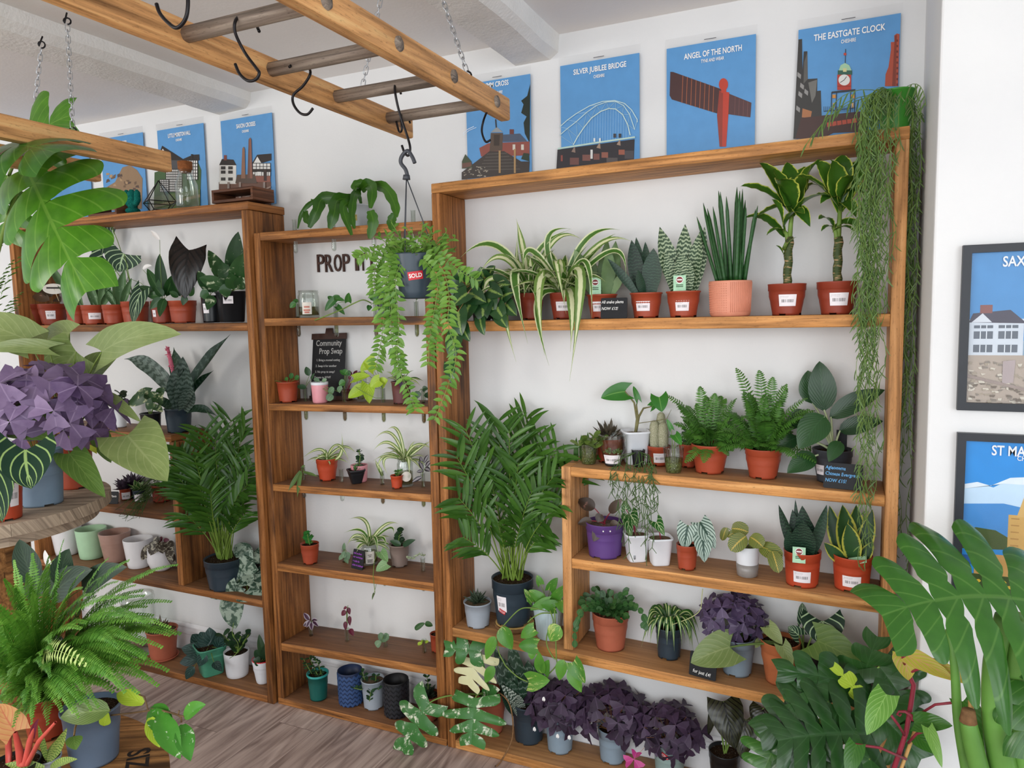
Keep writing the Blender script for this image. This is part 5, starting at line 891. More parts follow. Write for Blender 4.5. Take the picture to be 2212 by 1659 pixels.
mleaf(p, 2245, 1440, 2210, 1640, 200, -.0, -.08, L_MONS, nf=4, s0=.4, gap=.5, face=(-.3, -1, .4))
# ================================================================ middle unit: tubes, pots, jars
M_WATER = glassmat('tube_water', '#b79f7c', .03, .1); M_WATERC = glassmat('cloudy_water', '#c9c9a4', .03, .1); YT = -.105
L_TRAD = leafmat('striped_purple_leaf', '#3a2438', '#5a3650', 'edge', '#b3a8b4', .35, th=.55, slope=0, under='#6e1f3c'); L_TRAM = leafmat('maroon_leaf', '#5a1c30', '#7a2c44', 'plain', '#8f4a58', .4)
L_SUC = leafmat('grey_green_leaf', '#5a7a5c', '#7f9c78', 'plain', '#93ab86', .45); L_POTM = leafmat('plain_cutting_leaf', '#2c5f2a', '#4a8038', 'plain', '#7fa656', .35)
TUB = [[(637, 500), (720, 495), (807, 490), (893, 480)], [(644, 690), (726, 690), (812, 690), (900, 690)], [(660, 866), (744, 868), (828, 870), (915, 876)], [(656, 1040), (738, 1042), (826, 1046), (914, 1054)], [(664, 1212), (744, 1216), (830, 1224), (914, 1236)], [(672, 1372), (750, 1382), (833, 1398), (917, 1412)]]
ROW = ['the top board', 'the second board', 'the board with the black clipboard', 'the board with the pink pot and spider plants', 'the board with the purple-lettered sign', 'the lowest tube board']
POSN = ['leftmost', 'second', 'third', 'rightmost']
TL = {(0, 0): 'empty glass test tube at the left end of the top board, beside the flat-leaved cactus', (0, 1): 'empty glass test tube in the top board, below the drooping flat leaves', (0, 2): 'empty glass test tube in the top board, third from the left', (0, 3): 'empty glass test tube in the top board beside the hanging basket strings',
 (1, 0): 'glass tube with a small green sprig, left of the glass jar', (1, 1): 'glass tube with a leafy green cutting, right of the glass jar', (1, 2): 'glass tube behind the hanging basket, next to the grey pot', (1, 3): 'glass tube with one dark stem, right end of the second board',
 (2, 0): 'glass tube with a dark sprig between the terracotta and pink pots', (2, 1): 'glass tube with a tiny split-leaf cutting in front of the clipboard', (2, 2): 'glass tube with lime heart leaves, left of the brown pot', (2, 3): 'glass tube with dark leaves, right of the brown pot',
 (3, 0): 'glass tube with a thin trailing sprig hanging over the board edge', (3, 1): 'nearly empty glass tube left of the black square pot', (3, 2): 'glass tube with a spider plant baby, right of the black square pot', (3, 3): 'glass tube with dark striped leaves, right of the labelled jar',
 (4, 0): 'glass tube under the left end of the board with the purple-lettered sign', (4, 1): 'glass tube with a grey-green sprig, left of the purple-lettered sign', (4, 2): 'glass tube with a long drooping vine and two pale leaves', (4, 3): 'glass tube with a fine white-dotted vine, right of the taupe pot',
 (5, 0): 'glass tube with a purple and silver striped cutting', (5, 1): 'glass tube with a tall wilting purple cutting', (5, 2): 'glass tube with a rounded grey-green succulent cutting', (5, 3): 'glass tube with tiny round leaves, right end of the lowest tube board'}
tubes = {}
proto = None
for r_ in range(6):
    for c_ in range(4):
        u, v = TUB[r_][c_]; q = aty(u, v, YT); z = mz(r_, q.x); c = V(q.x, YT, z-.085)
        if proto is None:
            t = thing('test_tube', TL[(r_, c_)], 'test tube', c, 'glass test tubes in the shelf boards'); R0 = .0095; b = MB()
            b.lathe([(.001, 0), (.005, .0015), (.0085, .0055), (R0, .011), (R0, .140), (.011, .142), (.011, .144), (.0085, .144), (.0082, .012), (.004, .004), (.001, .003)], c, 20); b.obj('glass', M_GLASS, t)
            proto = t; protos = [ch for ch in t.children]
        else: t = copy_tree(proto, c, TL[(r_, c_)])
        tubes[(r_, c_)] = t
for (r_, c_), t in tubes.items():
    if r_ in (0,) or (r_, c_) == (3, 1): continue
    c = Vector(t.location); b = MB(); h = .06+.03*((r_*7+c_*3) % 4)/3; b.lathe([(.001, .0035), (.004, .0045), (.008, .0125), (.008, h), (.0005, h)], c, 16); b.obj('water', M_WATER if (r_+c_) % 2 else M_WATERC, t)
def cut(r_, c_, lst, mat, prof='ovate', lobe=0., sm_=None, via=None):
    """leaves of a cutting in a tube: (u0,v0,u1,v1,w,dy)"""
    t = tubes[(r_, c_)]; base = Vector(t.location)+V(0, 0, .05); p = Pot(); p.y = YT; p.root = t; p.k = mpp(base); b = MB(); s = MB()
    for (u0, v0, u1, v1, w, dy) in lst:
        o = W(p, u0, v0, dy*.5); e = W(p, u1, v1, dy); blade(b, o, e, w*p.k, prof, V(0, -.003, .004), (CAM-o).normalized()+V(0, 0, .4), .25, 8, 4, 0, lobe); top = base+V(0, 0, .092); s.tube([base, top, (top+o)/2+V(0, 0, .004), o], .0011, 4, 0, False)
    if via: s.tube([base+V(0, 0, .092)]+[W(p, *q) for q in via], .0014, 5, 0, False)
    b.obj('foliage', mat, t); s.obj('stem', sm_ or L_STEM, t)
cut(1, 0, [(640, 655, 626, 665, 14, -.02), (645, 652, 632, 650, 10, 0)], L_POTM); cut(1, 1, [(722, 648, 702, 672, 18, -.03), (722, 645, 745, 650, 14, -.01), (720, 650, 708, 640, 14, 0), (752, 652, 754, 632, 16, -.03), (728, 662, 745, 680, 14, 0), (722, 644, 735, 640, 12, .01)], L_POTM, 'heart', .15)
t = tubes[(1, 1)]; p = Pot(); p.y = YT; p.root = t; s = MB(); s.tube(vine(p, [(680, 692, -.215), (735, 670, -.2), (765, 655, -.18), (785, 648, -.17), (802, 655, -.14)], 1), .0026, 6); s.obj('stem', L_STEM, t)
cut(1, 2, [(806, 650, 800, 632, 12, 0), (812, 648, 822, 630, 12, 0), (800, 660, 796, 672, 12, -.03)], L_POTM); cut(1, 3, [(900, 648, 902, 640, 5, 0)], L_POTM)
cut(2, 0, [(668, 812, 661, 792, 14, 0), (662, 838, 640, 835, 12, -.02), (672, 820, 680, 806, 6, 0)], L_JADE); cut(2, 1, [(748, 810, 734, 800, 12, 0), (746, 825, 732, 832, 16, -.02), (745, 808, 752, 800, 16, 0), (752, 812, 756, 800, 10, .01)], L_POTM); cut(2, 2, [(795, 830, 798, 872, 32, -.05), (782, 840, 752, 860, 30, -.06), (820, 822, 800, 836, 30, -.03), (808, 800, 785, 780, 22, 0), (765, 818, 800, 812, 24, -.03), (826, 828, 838, 822, 26, 0), (800, 800, 812, 792, 14, .02), (786, 802, 782, 808, 14, 0), (808, 780, 778, 800, 30, .0)], L_LIME, 'heart', .22, None, [(826, 860, -.04), (812, 860, -.06), (790, 850, -.06), (768, 836, -.05)])
cut(2, 3, [(905, 845, 900, 862, 16, -.01), (912, 842, 925, 840, 14, 0), (918, 850, 932, 862, 14, -.01)], L_JADE); cut(3, 0, [(650, 1018, 622, 1062, 9, -.125), (656, 1020, 688, 1030, 7, -.02), (650, 1022, 642, 1075, 8, -.13), (652, 1012, 660, 1005, 6, 0)], leafmat('sprig_leaf', '#4c6a34', '#6d8a4c', 'plain', '#8fa66a', .4), 'strap')
cut(3, 2, [(826, 1028, 810, 992, 7, 0), (826, 1026, 818, 1004, 6, 0)], L_SPID, 'strap'); cut(3, 3, [(912, 1030, 890, 1042, 10, -.03), (914, 1015, 905, 995, 9, 0), (918, 1012, 930, 1018, 12, 0), (920, 1008, 932, 995, 9, 0), (912, 1005, 908, 985, 8, .01), (916, 1000, 926, 982, 8, .01), (914, 1018, 900, 1020, 8, -.02)], leafmat('dark_striped_leaf', '#28242a', '#46424a', 'center', '#8f8a90', .35, th=.4, slope=0), 'lance')
cut(4, 1, [(743, 1190, 744, 1172, 8, 0), (748, 1195, 738, 1205, 14, -.02), (750, 1192, 752, 1212, 14, -.01), (742, 1200, 732, 1210, 10, -.02), (746, 1205, 752, 1218, 10, -.02)], L_SUC); cut(4, 2, [(822, 1192, 838, 1214, 24, -.03), (836, 1218, 812, 1234, 26, -.06), (808, 1282, 804, 1296, 5, -.13)], leafmat('pale_vine_leaf', '#6f9a5c', '#95b884', 'veins', '#b9d0a4', .4, n=5, th=.46, amt=.5), 'heart', .2, None, [(816, 1190, -.03), (808, 1215, -.06), (806, 1245, -.115), (810, 1280, -.125)])
t = tubes[(4, 3)]; p = Pot(); p.y = YT; p.root = t; b = MB(); s = MB(); random.seed(12); pth = vine(p, [(918, 1200, -.1), (905, 1198, -.12), (892, 1206, -.14), (880, 1204, -.16)], 1); s.tube(pth, .0008, 4)
for q in pth:
    for k in range(3): b.ball(q+V(R(-.004, .004), R(-.004, .004), R(-.004, .006)), .0026, 5, 4)
b.obj('foliage', plain('pale_bead', '#a9b894', .5), t); s.obj('stem', L_STEM, t)
cut(5, 0, [(670, 1345, 655, 1352, 12, -.02), (668, 1340, 656, 1324, 11, 0), (672, 1345, 674, 1362, 10, -.03), (676, 1342, 688, 1354, 9, -.02), (670, 1340, 662, 1356, 9, -.03), (674, 1340, 686, 1340, 9, 0)], L_TRAD, 'ovate'); cut(5, 1, [(748, 1320, 738, 1330, 12, -.01), (752, 1312, 756, 1328, 9, 0), (755, 1330, 756, 1352, 9, -.01), (746, 1342, 747, 1362, 9, -.01), (756, 1358, 764, 1374, 11, -.02), (750, 1312, 742, 1316, 7, 0)], L_TRAM, 'ovate', 0, None, [(750, 1345, 0), (749, 1318, 0), (752, 1308, 0)]); cut(5, 2, [(826, 1388, 822, 1366, 14, 0), (830, 1384, 840, 1370, 16, 0), (824, 1386, 812, 1396, 16, -.02), (826, 1380, 836, 1384, 14, -.01)], L_SUC, 'obov'); cut(5, 3, [(912, 1390, 902, 1392, 8, -.01), (918, 1388, 926, 1386, 7, 0), (914, 1388, 912, 1382, 7, 0)], L_LIME, 'ellip')
# flat-leaved cactus on top
p = pot('potted_flat_leaved_cactus', 'plant with long flat drooping leaves in a pale pot on top of the tube shelf', 'cactus', 772, 487, lambda x: mz(0, x), 58, 50, plain('pale_enamel', '#c9d0d4', .4, .4, 0, .02), 'lip', y=-.105, notch=False)
b = MB(); patch(b, p.c, p.rf, p.h*.3, p.h*.55, facing(p.c)-.75, facing(p.c)+.0); b.obj('sticker', plain('yellow_sticker', '#cdb96a', .5, .3, 0, .25, 90), p.pot)
L_EPI = leafmat('flat_cactus_leaf', '#2f5a14', '#4a7820', 'plain', '#5f8a2c', .35, mid=.05); random.seed(44)
for pth, w in (([(780, 410, 0), (795, 398, -.05), (804, 412, -.10), (800, 450, -.13)], 24), ([(800, 455, -.13), (806, 480, -.135), (798, 516, -.14)], 22), ([(790, 400, 0), (830, 405, -.06), (852, 440, -.1), (856, 470, -.12)], 22), ([(852, 462, -.12), (845, 480, -.13), (850, 500, -.135)], 18), ([(772, 412, 0), (755, 435, -.08), (742, 452, -.12), (760, 508, -.14)], 20), ([(775, 405, 0), (765, 425, -.08), (760, 465, -.12), (766, 494, -.135)], 16), ([(765, 430, 0), (730, 432, -.06), (722, 460, -.11), (712, 494, -.12)], 28), ([(765, 430, 0), (700, 428, -.04), (685, 455, -.08), (668, 492, -.10)], 26), ([(740, 432, 0), (690, 430, -.04), (655, 455, -.06), (643, 494, -.08)], 10), ([(660, 455, -.05), (662, 475, -.08), (674, 482, -.09)], 14), ([(700, 433, 0), (680, 436, -.03), (672, 430, -.03)], 6), ([(790, 402, 0), (778, 396, -.01), (766, 402, -.03), (768, 412, -.05)], 18), ([(780, 440, 0), (776, 420, -.01), (778, 405, 0)], 8)):
    q = [p.st]*0+vine(p, [(u, v, p.y+d) for u, v, d in pth], 1); m = len(q); b = MB(); vs = []; uv = []
    for i, c in enumerate(q):
        T = (q[min(i+1, m-1)]-q[max(i-1, 0)]).normalized(); sd = T.cross(CAM-c).normalized(); t = i/(m-1); hw = w*.5*p.k*math.sin(math.pi*min(1, .12+.85*t))**.6*(1+.12*math.sin(t*26)); N = sd.cross(T)
        for s_ in (-1, -.5, 0, .5, 1): vs.append(c+sd*hw*s_+N*hw*.25*abs(s_)); uv.append(((s_+1)/2, t))
    b.tone = R(.1, .6); b.add(vs, [(i*5+j, i*5+j+1, i*5+j+6, i*5+j+5) for i in range(m-1) for j in range(4)], uv); b.obj('leaf', L_EPI, p.root)
# second board
def jar(name, label, u, v, z, y, wt, hp, neck=.86, lab=None, water=.4, wcol=None):
    q = aty(u, v, y); k = mpp(q); c = V(q.x, y, z(q.x)+.0005); r = wt*k/2; h = hp*k; t = thing(name, label, 'jar', c); b = MB()
    b.lathe([(.0005, .001), (r*.93, .0005), (r, .006), (r, h*.78), (r*neck, h*.86), (r*neck, h*.9), (r*(neck+.05), h*.91), (r*(neck+.05), h*.94), (r*neck, h*.95), (r*(neck+.02), h), (r*(neck-.06), h), (r*(neck-.06), h*.86), (r*.93, h*.76), (r*.93, .01), (.0005, .008)], c, 36); b.obj('glass', M_GLASS, t)
    if water: w = MB(); w.lathe([(.0005, .009), (r*.92, .011), (r*.92, h*water), (.0005, h*water)], c, 28); w.obj('water', wcol or M_WATERC, t)
    p = Pot(); p.c = c; p.rt = r; p.h = h; p.rf = lambda t: r; p.y = y; p.k = k; p.root = t; p.st = c+V(0, 0, h*.5); return p
M_PAPER = plain('paper_label', '#e6e0d6', .7, .2, 0, .03, 60)
def jlabel(p, a0, a1, z0, z1, lines, ink, size):
    b = MB(); fa = facing(p.c); patch(b, p.c, p.rf, p.h*z0, p.h*z1, fa+a0, fa+a1); o = b.obj('paper_label', M_PAPER, p.root); n_ = V(math.cos(fa+(a0+a1)/2), math.sin(fa+(a0+a1)/2), 0); x = V(-n_.y, n_.x, 0)
    b = MB(); r = p.rt+.0013
    for i, (l, zz) in enumerate(lines): patch(b, p.c, lambda t: r-.0007, p.h*zz, p.h*(zz+size), fa+(a0+a1)/2-l, fa+(a0+a1)/2+l)
    b.obj('print', ink, o)
p = jar('glass_jar', 'lidless glass jar of cloudy water with a paper label on the second board', 668, 685, lambda x: mz(1, x), -.11, 45, 58, .92, None, .4); jlabel(p, -.62, .25, .12, .56, [(.25, .36), (.3, .24), (.22, .16)], plain('faded_red_ink', '#c47a6a', .7), .06)
p = pot('potted_trailing_plant', 'plant in a dark grey pot on the second board, mostly behind the hanging basket', 'plant', 836, 683, lambda x: mz(1, x), 46, 42, M_GREYD, 'lip', y=-.11, notch=False, rb=.72)
leaves(p, [(830, 640, 815, 622, 18, 0, -.02), (840, 640, 846, 618, 18, 0, 0), (850, 640, 866, 630, 16, 0, -.02), (825, 645, 806, 652, 16, -.03, -.05), (820, 640, 818, 610, 14, 0, 0), (838, 650, 830, 672, 16, -.04, -.06)], L_POTM, 'ovate', 0, stem=L_STEM)
# board with the clipboard
q = aty(712, 846, -.10); zc = mz(2, q.x)+.001; cl = thing('clipboard_sign', 'black clipboard chalk sign listing Community Prop Swap steps, leaning on the wall', 'sign', V(q.x, -.06, zc))
x_ = V(1, .0, .0).normalized(); up_ = V(-.035, .175, 1).normalized(); x_ = V(1, 0, .02).normalized(); nn = x_.cross(up_).normalized(); nn = nn if nn.y < 0 else -nn; o_ = V(aty(706, 846, -.06).x, -.06, zc); cw, ch = .180, .290
b = MB(); b.hexa([o_+x_*(cw/2*(1 if i & 1 else -1))+up_*(ch if i & 4 else 0)+nn*(0 if i & 2 else .003) for i in range(8)]); b.obj('board', M_CHALK, cl, False)
M_CLIPW = plain('dark_stained_clip', '#3a2118', .5, .4, 0, .15, 40); b = MB(); b.hexa([o_+x_*(cw*.53*(1 if i & 1 else -1))+up_*(ch*(1.02 if i & 4 else .93))+nn*(.002 if i & 2 else .007) for i in range(8)]); b.obj('clip_bar', M_CLIPW, cl, False)
b = MB(); b.hexa([o_+x_*(.022*(1 if i & 1 else -1)*(.8 if i & 4 else 1))+up_*(ch*(1.10 if i & 4 else 1.0))+nn*(.001 if i & 2 else .006) for i in range(8)]); b.obj('clip_handle', M_CLIPW, cl, False); b = MB(); b.hexa([o_+x_*(cw*.53*(1 if i & 1 else -1))+up_*(ch*(.06 if i & 4 else 0))+nn*(.001 if i & 2 else .006) for i in range(8)]); b.obj('foot_bar', M_CLIPW, cl, False)
M_INKG = plain('grey_white_print', '#b9b7b4', .6, .2)
for s_, f, sz, xo, al in (('Community', .86, .036, 0, 'CENTER'), ('Prop Swap', .735, .036, .012, 'CENTER'), ('1. Bring a rooted cutting', .605, .0145, -.066, 'LEFT'), ('2. Swap it for another', .515, .0145, -.069, 'LEFT'), ('3. No prop to swap?', .425, .0145, -.071, 'LEFT'), ('Donate to WWF', .345, .0145, -.074, 'LEFT')): text_obj(s_, sz, M_INKG, cl, o_+x_*xo+up_*(ch*f)+nn*.0036, x_, up_, 'lettering', .004, .82 if sz > .03 else .9, al)
p = pot('potted_coin_plant', 'little round-leaved plant in a small terracotta pot at the left end of the clipboard board', 'plant', 623, 867, lambda x: mz(2, x), 47, 44, M_TERRA, 'lip', rb=.78, y=-.14); leaves(p, [(585, 822, 556, 830, 26, -.03, -.05), (628, 818, 632, 806, 10, 0, 0), (638, 820, 646, 812, 10, 0, 0), (622, 820, 615, 818, 9, 0, 0)], L_POTM, 'ellip', 0, stem=L_STEM, sr=.001)
p = pot('potted_cutting', 'pink pot with a white inner rim in front of the clipboard', 'plant', 692, 869, lambda x: mz(2, x), 36, 40, M_PINK, 'cup', rb=.88, y=-.15, notch=False); b = MB(); b.lathe([(p.rt*.95, p.h*.96), (p.rt*1.02, p.h*.98), (p.rt*1.02, p.h*1.12), (p.rt*.92, p.h*1.12), (p.rt*.9, p.h*.9)], p.c, 32); b.obj('inner_pot', M_WPL, p.root)
leaves(p, [(690, 824, 678, 818, 9, 0, 0), (696, 824, 706, 820, 9, 0, 0), (712, 850, 722, 838, 14, -.03, -.04), (718, 852, 708, 866, 16, -.04, -.06), (730, 846, 740, 838, 14, -.03, -.05)], L_SUC, 'ellip', 0, stem=L_STEM, sr=.001)
p = pot('potted_cutting', 'small maroon-leaved cutting in a brown pot beside the clipboard', 'plant', 750, 846, lambda x: mz(2, x), 26, 22, plain('brown_plastic', '#5a3428', .5), 'lip', rb=.8, y=-.05); leaves(p, [(760, 812, 752, 800, 8, 0, 0), (765, 812, 772, 800, 9, 0, 0), (770, 815, 780, 802, 8, 0, 0), (768, 815, 774, 822, 10, -.02, -.02), (758, 815, 752, 818, 8, 0, 0)], L_TRAM, 'ovate', 0, stem=L_STEMR, sr=.001)
q = aty(783, 868, -.075); bo = jar('glass_bottle', 'slim clear glass bottle behind the lime heart leaves', 783, 868, lambda x: mz(2, x), -.075, 22, 64, .45, None, .3)
p = pot('potted_spider_plant', 'spider plant with purple leaves in a brown-purple pot, right side of the clipboard board', 'plant', 868, 874, lambda x: mz(2, x), 44, 48, plain('brown_purple_plastic', '#5f3634', .5, .4), 'lip', rb=.8, y=-.13); spider(p, 22, 28, 50, [L_SPIDG, L_SPID], .9, (5, 8), [], 25); leaves(p, [(870, 825, 868, 842, 16, -.05, -.06)], L_OX, 'heart', .1)
# board with the pink pot
p = pot('potted_spider_plant', 'young spider plant in an orange terracotta pot, left of the pink pot', 'plant', 708, 1040, lambda x: mz(3, x), 47, 47, M_TERRA_O, 'nursery', rb=.72); spider(p, 12, 26, 50, [L_SPID], .6, (5, 8), [(735, 985, 738, 935, 8, .0), (690, 970, 650, 992, 7, -.03), (730, 960, 756, 1002, 7, -.03), (740, 965, 770, 980, 7, 0), (695, 985, 672, 1000, 6, -.05)], 26)
p = pot('potted_jade', 'upright jade plant in a pink ceramic pot', 'plant', 777, 1036, lambda x: mz(3, x), 37, 36, M_PINK, 'cup', rb=.86, notch=False, y=-.075); stemleaf(p, [[(778, 985, 0), (775, 972, 0)]], L_JADE, 9, 10, 81, 4, r=.002, up=.2)
p = pot('potted_haworthia', 'tiny spiky plant in a black square pot in front of the pink pot', 'plant', 770, 1046, lambda x: mz(3, x), 36, 30, M_BLACK, 'square', rb=.6, notch=False); rosette(p, 22, 9, 18, 5, leafmat('green_spike', '#3f6a34', '#5f8a4c', 'plain', '#7fa66a', .4), 82, (.5, 1.4))
p = jar('glass_jar', 'glass jar holding a large spider plant, round white label', 876, 1046, lambda x: mz(3, x), -.10, 35, 62, .88, None, .5)
b = MB(); fa = facing(p.c)+.15
for i in range(1): b.add([p.c+V(0, 0, p.h*.38)+V(math.cos(fa), math.sin(fa), 0)*(p.rt+.001)]+[p.c+V(math.cos(fa+.62*math.cos(6.283*j/24)), math.sin(fa+.62*math.cos(6.283*j/24)), 0)*(p.rt+.001)+V(0, 0, p.h*.38+p.rt*.62*math.sin(6.283*j/24)) for j in range(24)], [(0, 1+j, 1+(j+1) % 24) for j in range(24)])
b.obj('round_label', M_PAPER, p.root); p.st = p.c+V(0, 0, p.h*.85); spider(p, 22, 45, 70, [L_SPID], .9, (5, 8), [(840, 955, 805, 975, 8, -.02), (845, 935, 808, 950, 7, 0), (860, 930, 835, 930, 7, 0), (900, 960, 940, 975, 7, -.03), (830, 985, 815, 1020, 6, -.04), (830, 990, 840, 1030, 6, -.05), (882, 990, 884, 1032, 8, -.06), (905, 970, 935, 950, 7, 0)], 27)
p = pot('potted_seedling', 'seedling in a tiny orange pot at the board edge in front of the labelled jar', 'plant', 858, 1057, lambda x: mz(3, x), 28, 28, M_TERRA_O, 'lip', rb=.78); stemleaf(p, [[(858, 1018, 0)], [(864, 1016, 0)], [(853, 1018, 0)]], L_POTM, 6, 8, 83, 6, r=.001)
# board with the purple-lettered sign
p = pot('potted_kalanchoe', 'bright green leafy sprig in a terracotta pot, left of the purple-lettered sign', 'plant', 671, 1221, lambda x: mz(4, x), 40, 42, M_TERRA, 'nursery', rb=.74); stemleaf(p, [[(666, 1165, 0), (664, 1152, 0)]], leafmat('bright_leaf', '#2f7a34', '#4a9a48', 'plain', '#6fb060', .35), 15, 15, 84, 6, 'ovate', r=.002)
q = aty(771, 1233, -.17); q.z = mz(4, q.x)+.0015; chalk_sign('small black chalk card with purple handwriting about workshops', q, .068, .082, -1.75, ['Ask us about', 'our workshops', '+ crafts for', 'adults & children!'], M_INKP, .25, .13, .80, .20, .0, -.44)
p = jar('glass_jar', 'glass jar holding a spider plant, square white label, behind the purple-lettered sign', 799, 1212, lambda x: mz(4, x), -.085, 36, 44, .86, None, .6); jlabel(p, -.5, .55, .12, .72, [(.22, .54), (.15, .46), (.3, .3), (.28, .24), (.3, .18)], M_INKD, .03); p.st = p.c+V(0, 0, p.h*.9); spider(p, 20, 38, 58, [L_SPID2, L_SPID], .9, (5, 8), [(790, 1125, 752, 1122, 8, 0), (780, 1145, 742, 1152, 7, -.02), (770, 1155, 748, 1182, 7, -.03), (830, 1135, 862, 1132, 8, 0), (840, 1140, 850, 1155, 7, -.02), (826, 1160, 833, 1186, 7, -.04), (810, 1160, 816, 1200, 7, -.06)], 28)
p = pot('potted_kalanchoe', 'dark leafy succulent in a taupe pot', 'plant', 864, 1227, lambda x: mz(4, x), 45, 46, M_TAUPE, 'lip', rb=.74); stemleaf(p, [[(862, 1160, 0), (866, 1148, 0)]], L_JADE, 15, 17, 85, 6, 'ovate', r=.002); leaves(p, [(870, 1180, 898, 1166, 13, -.02, -.03), (866, 1178, 842, 1168, 13, -.02, -.04)], L_JADE, 'ovate', 0)
p = pot('potted_leaf_cactus', 'leaf cactus in a terracotta pot half hidden by the right side panel', 'plant', 944, 1392, lambda x: mz(5, x), 30, 36, M_TERRA, 'lip', rb=.8, y=-.075); p.root.location = p.c
b = MB(); leaves(p, [(935, 1352, 918, 1346, 12, -.01, -.02), (918, 1346, 896, 1360, 12, -.02, -.03)], L_XMAS, 'obov', 0)
# bottom board of the middle unit
ZB7 = lambda x: .032
p = pot('potted_leggy_succulent', 'leggy small-leaved succulent in a dark teal pot on the bottom board', 'plant', 689, 1516, ZB7, 46, 50, M_TEAL, 'lip', rb=.78, notch=False); b = MB(); b.lathe([(p.rt*1.01, p.h*.94), (p.rt*1.03, p.h*.96), (p.rt*1.03, p.h*1.02), (p.rt*.92, p.h*1.02), (p.rt*.9, p.h*.85)], p.c, 36); b.obj('rim', M_TEALR, p.pot); stemleaf(p, [[(682, 1450, 0), (668, 1420, 0)], [(694, 1455, -.01), (688, 1435, -.01), (678, 1418, 0)], [(676, 1460, 0), (656, 1424, -.02)]], L_JADE, 5, 11, 86, 5, 'obov', r=.0016, up=.1)
def chevron(name, label, u, v, wt, hp, mats, y=None):
    """empty pot with a relief of stacked chevrons"""
    p = pot(name, label, 'pot', u, v, ZB7, wt, hp, mats[0], 'cup', rb=.94, nosoil=True, notch=False, pot_name='body'); b = MB(); n = 16; rows = 7
    for i in range(n):
        for r_ in range(rows):
            z0, z1 = p.h*(.02+.13*r_), p.h*(.02+.13*r_+.085)
            for sg in (0, 1):
                a0, a1 = 6.283*(i+.5*sg)/n, 6.283*(i+.5*sg+.5)/n; d0, d1 = (0, .07*p.h) if sg == 0 else (.07*p.h, 0); q = []
                for a, d in ((a0, d0), (a1, d1)):
                    for z in (z0+d, z1+d):
                        for e in (0, .0025): rr = p.rf(z)+e-.0004; q.append(p.c+V(math.cos(a)*rr, math.sin(a)*rr, min(z, p.h*.995)))
                b.add(q, [(0, 4, 6, 2), (1, 3, 7, 5), (0, 1, 5, 4), (2, 6, 7, 3), (0, 2, 3, 1), (4, 5, 7, 6)], None, 0)
    b.obj('chevron_relief', mats[1], p.pot, False); return p
chevron('chevron_planter', 'empty navy blue pot with zigzag relief on the bottom board', 759, 1530, 54, 66, (plain('deep_navy', '#1d2f52', .5), plain('navy_relief', '#34507f', .5)))
p = pot('potted_jade', 'jade plant in a light grey pot between the navy and black zigzag pots', 'plant', 808, 1536, ZB7, 52, 56, M_LGREY, 'lip', rb=.8, soil=M_GRIT); stemleaf(p, [[(790, 1475, -.01), (782, 1450, 0)], [(812, 1470, 0), (812, 1458, 0)], [(780, 1490, -.04), (755, 1484, -.05)], [(800, 1500, -.06), (798, 1515, -.08)], [(818, 1490, -.03)]], L_JADE, 8, 12, 87, 7, 'obov', r=.0022)
chevron('chevron_planter', 'empty black pot with zigzag relief on the bottom board', 858, 1556, 56, 70, (plain('matt_black', '#101114', .55), plain('black_relief', '#24262c', .5)))
p = pot('potted_succulent', 'dark rosette succulent in a terracotta pot behind the speckled leaves', 'plant', 928, 1575, ZB7, 50, 48, M_CLAY2, 'nursery', y=-.10); rosette(p, 24, 16, 34, 10, L_HAW, 88, (.3, 1.3)); stemleaf(p, [[(925, 1480, 0), (922, 1460, 0)]], L_JADE, 7, 10, 89, 7)
# wooden letters on the wall
wl = thing('wall_lettering', 'dark brown wooden letters on the wall above the jar, starting with PROP', 'sign', aty(748, 568, -.003)); M_LET = plain('dark_wood_letter', '#3f2318', .5, .3, 0, .12, 50)
o = ORG[wl]; xl = aty(686, 588, -.006); xr = aty(755, 586, -.006); u_ = (xr-xl).normalized()
for ch, x0, x1, y0, y1 in (('P', 686, 699, 549, 588), ('R', 703, 717, 549, 588), ('O', 722, 736, 549, 587), ('P', 741, 754, 548, 587), ('I', 768, 773, 547, 585), ('T', 779, 788, 546, 585), ('L', 801, 812, 546, 584)):
    a = aty(x0, y1, -.008); c = aty(x1, y0, -.008); t = text_obj(ch, .1, M_LET, wl, V(0, 0, 0), (1, 0, 0), (0, 0, 1), 'letter', .0, 1, 'CENTER', .0045)
    xs = [v.co.x for v in t.data.vertices]; zs = [v.co.z for v in t.data.vertices]; a_, b_ = min(xs), max(xs); c_, d_ = min(zs), max(zs)
    ys = [v.co.y for v in t.data.vertices]; ym = (min(ys)+max(ys))/2
    for v in t.data.vertices: v.co = V(lerp(a.x, c.x, (v.co.x-a_)/(b_-a_)), -.006+(v.co.y-ym), lerp(a.z, c.z, (v.co.z-c_)/(d_-c_)))-ORG[wl]
# ================================================================ hanging ladder, hooks, chains, basket
HZ = 2.36
W_LAD = wood('pine_ladder_rail', '#7d5733', '#a57a4e', '#bf9869', '#5a3a1e', .25, 60, .35); W_RUNG = wood('grey_weathered_rung', '#3a322c', '#655a50', '#8f8577', '#2a231e', .1, 80, .4)
def rail(parent, x0, x1, y0, y1, z0, z1): m = MB(); m.hexa([((x1 if i & 1 else x0), (y1 if i & 2 else y0), (z1 if i & 4 else z0)) for i in range(8)], 1); return m.obj('rail', W_LAD, parent, True, None, .006)
LD = thing('ladder_rack', 'old wooden ladder hung flat from the ceiling on chains, grey rungs', 'ladder', V(.3, -1.1, HZ)); e1 = atx(1103, 239, .496); e2 = atx(893.5, 282, .122)
rail(LD, .462, .496, -2.6, e1.y, HZ-.033, HZ+.033); rail(LD, .088, .122, -2.6, e2.y, HZ-.033, HZ+.033)
RY = [-.66, -.917, -1.175, -1.432, -1.69, -1.947, -2.2]
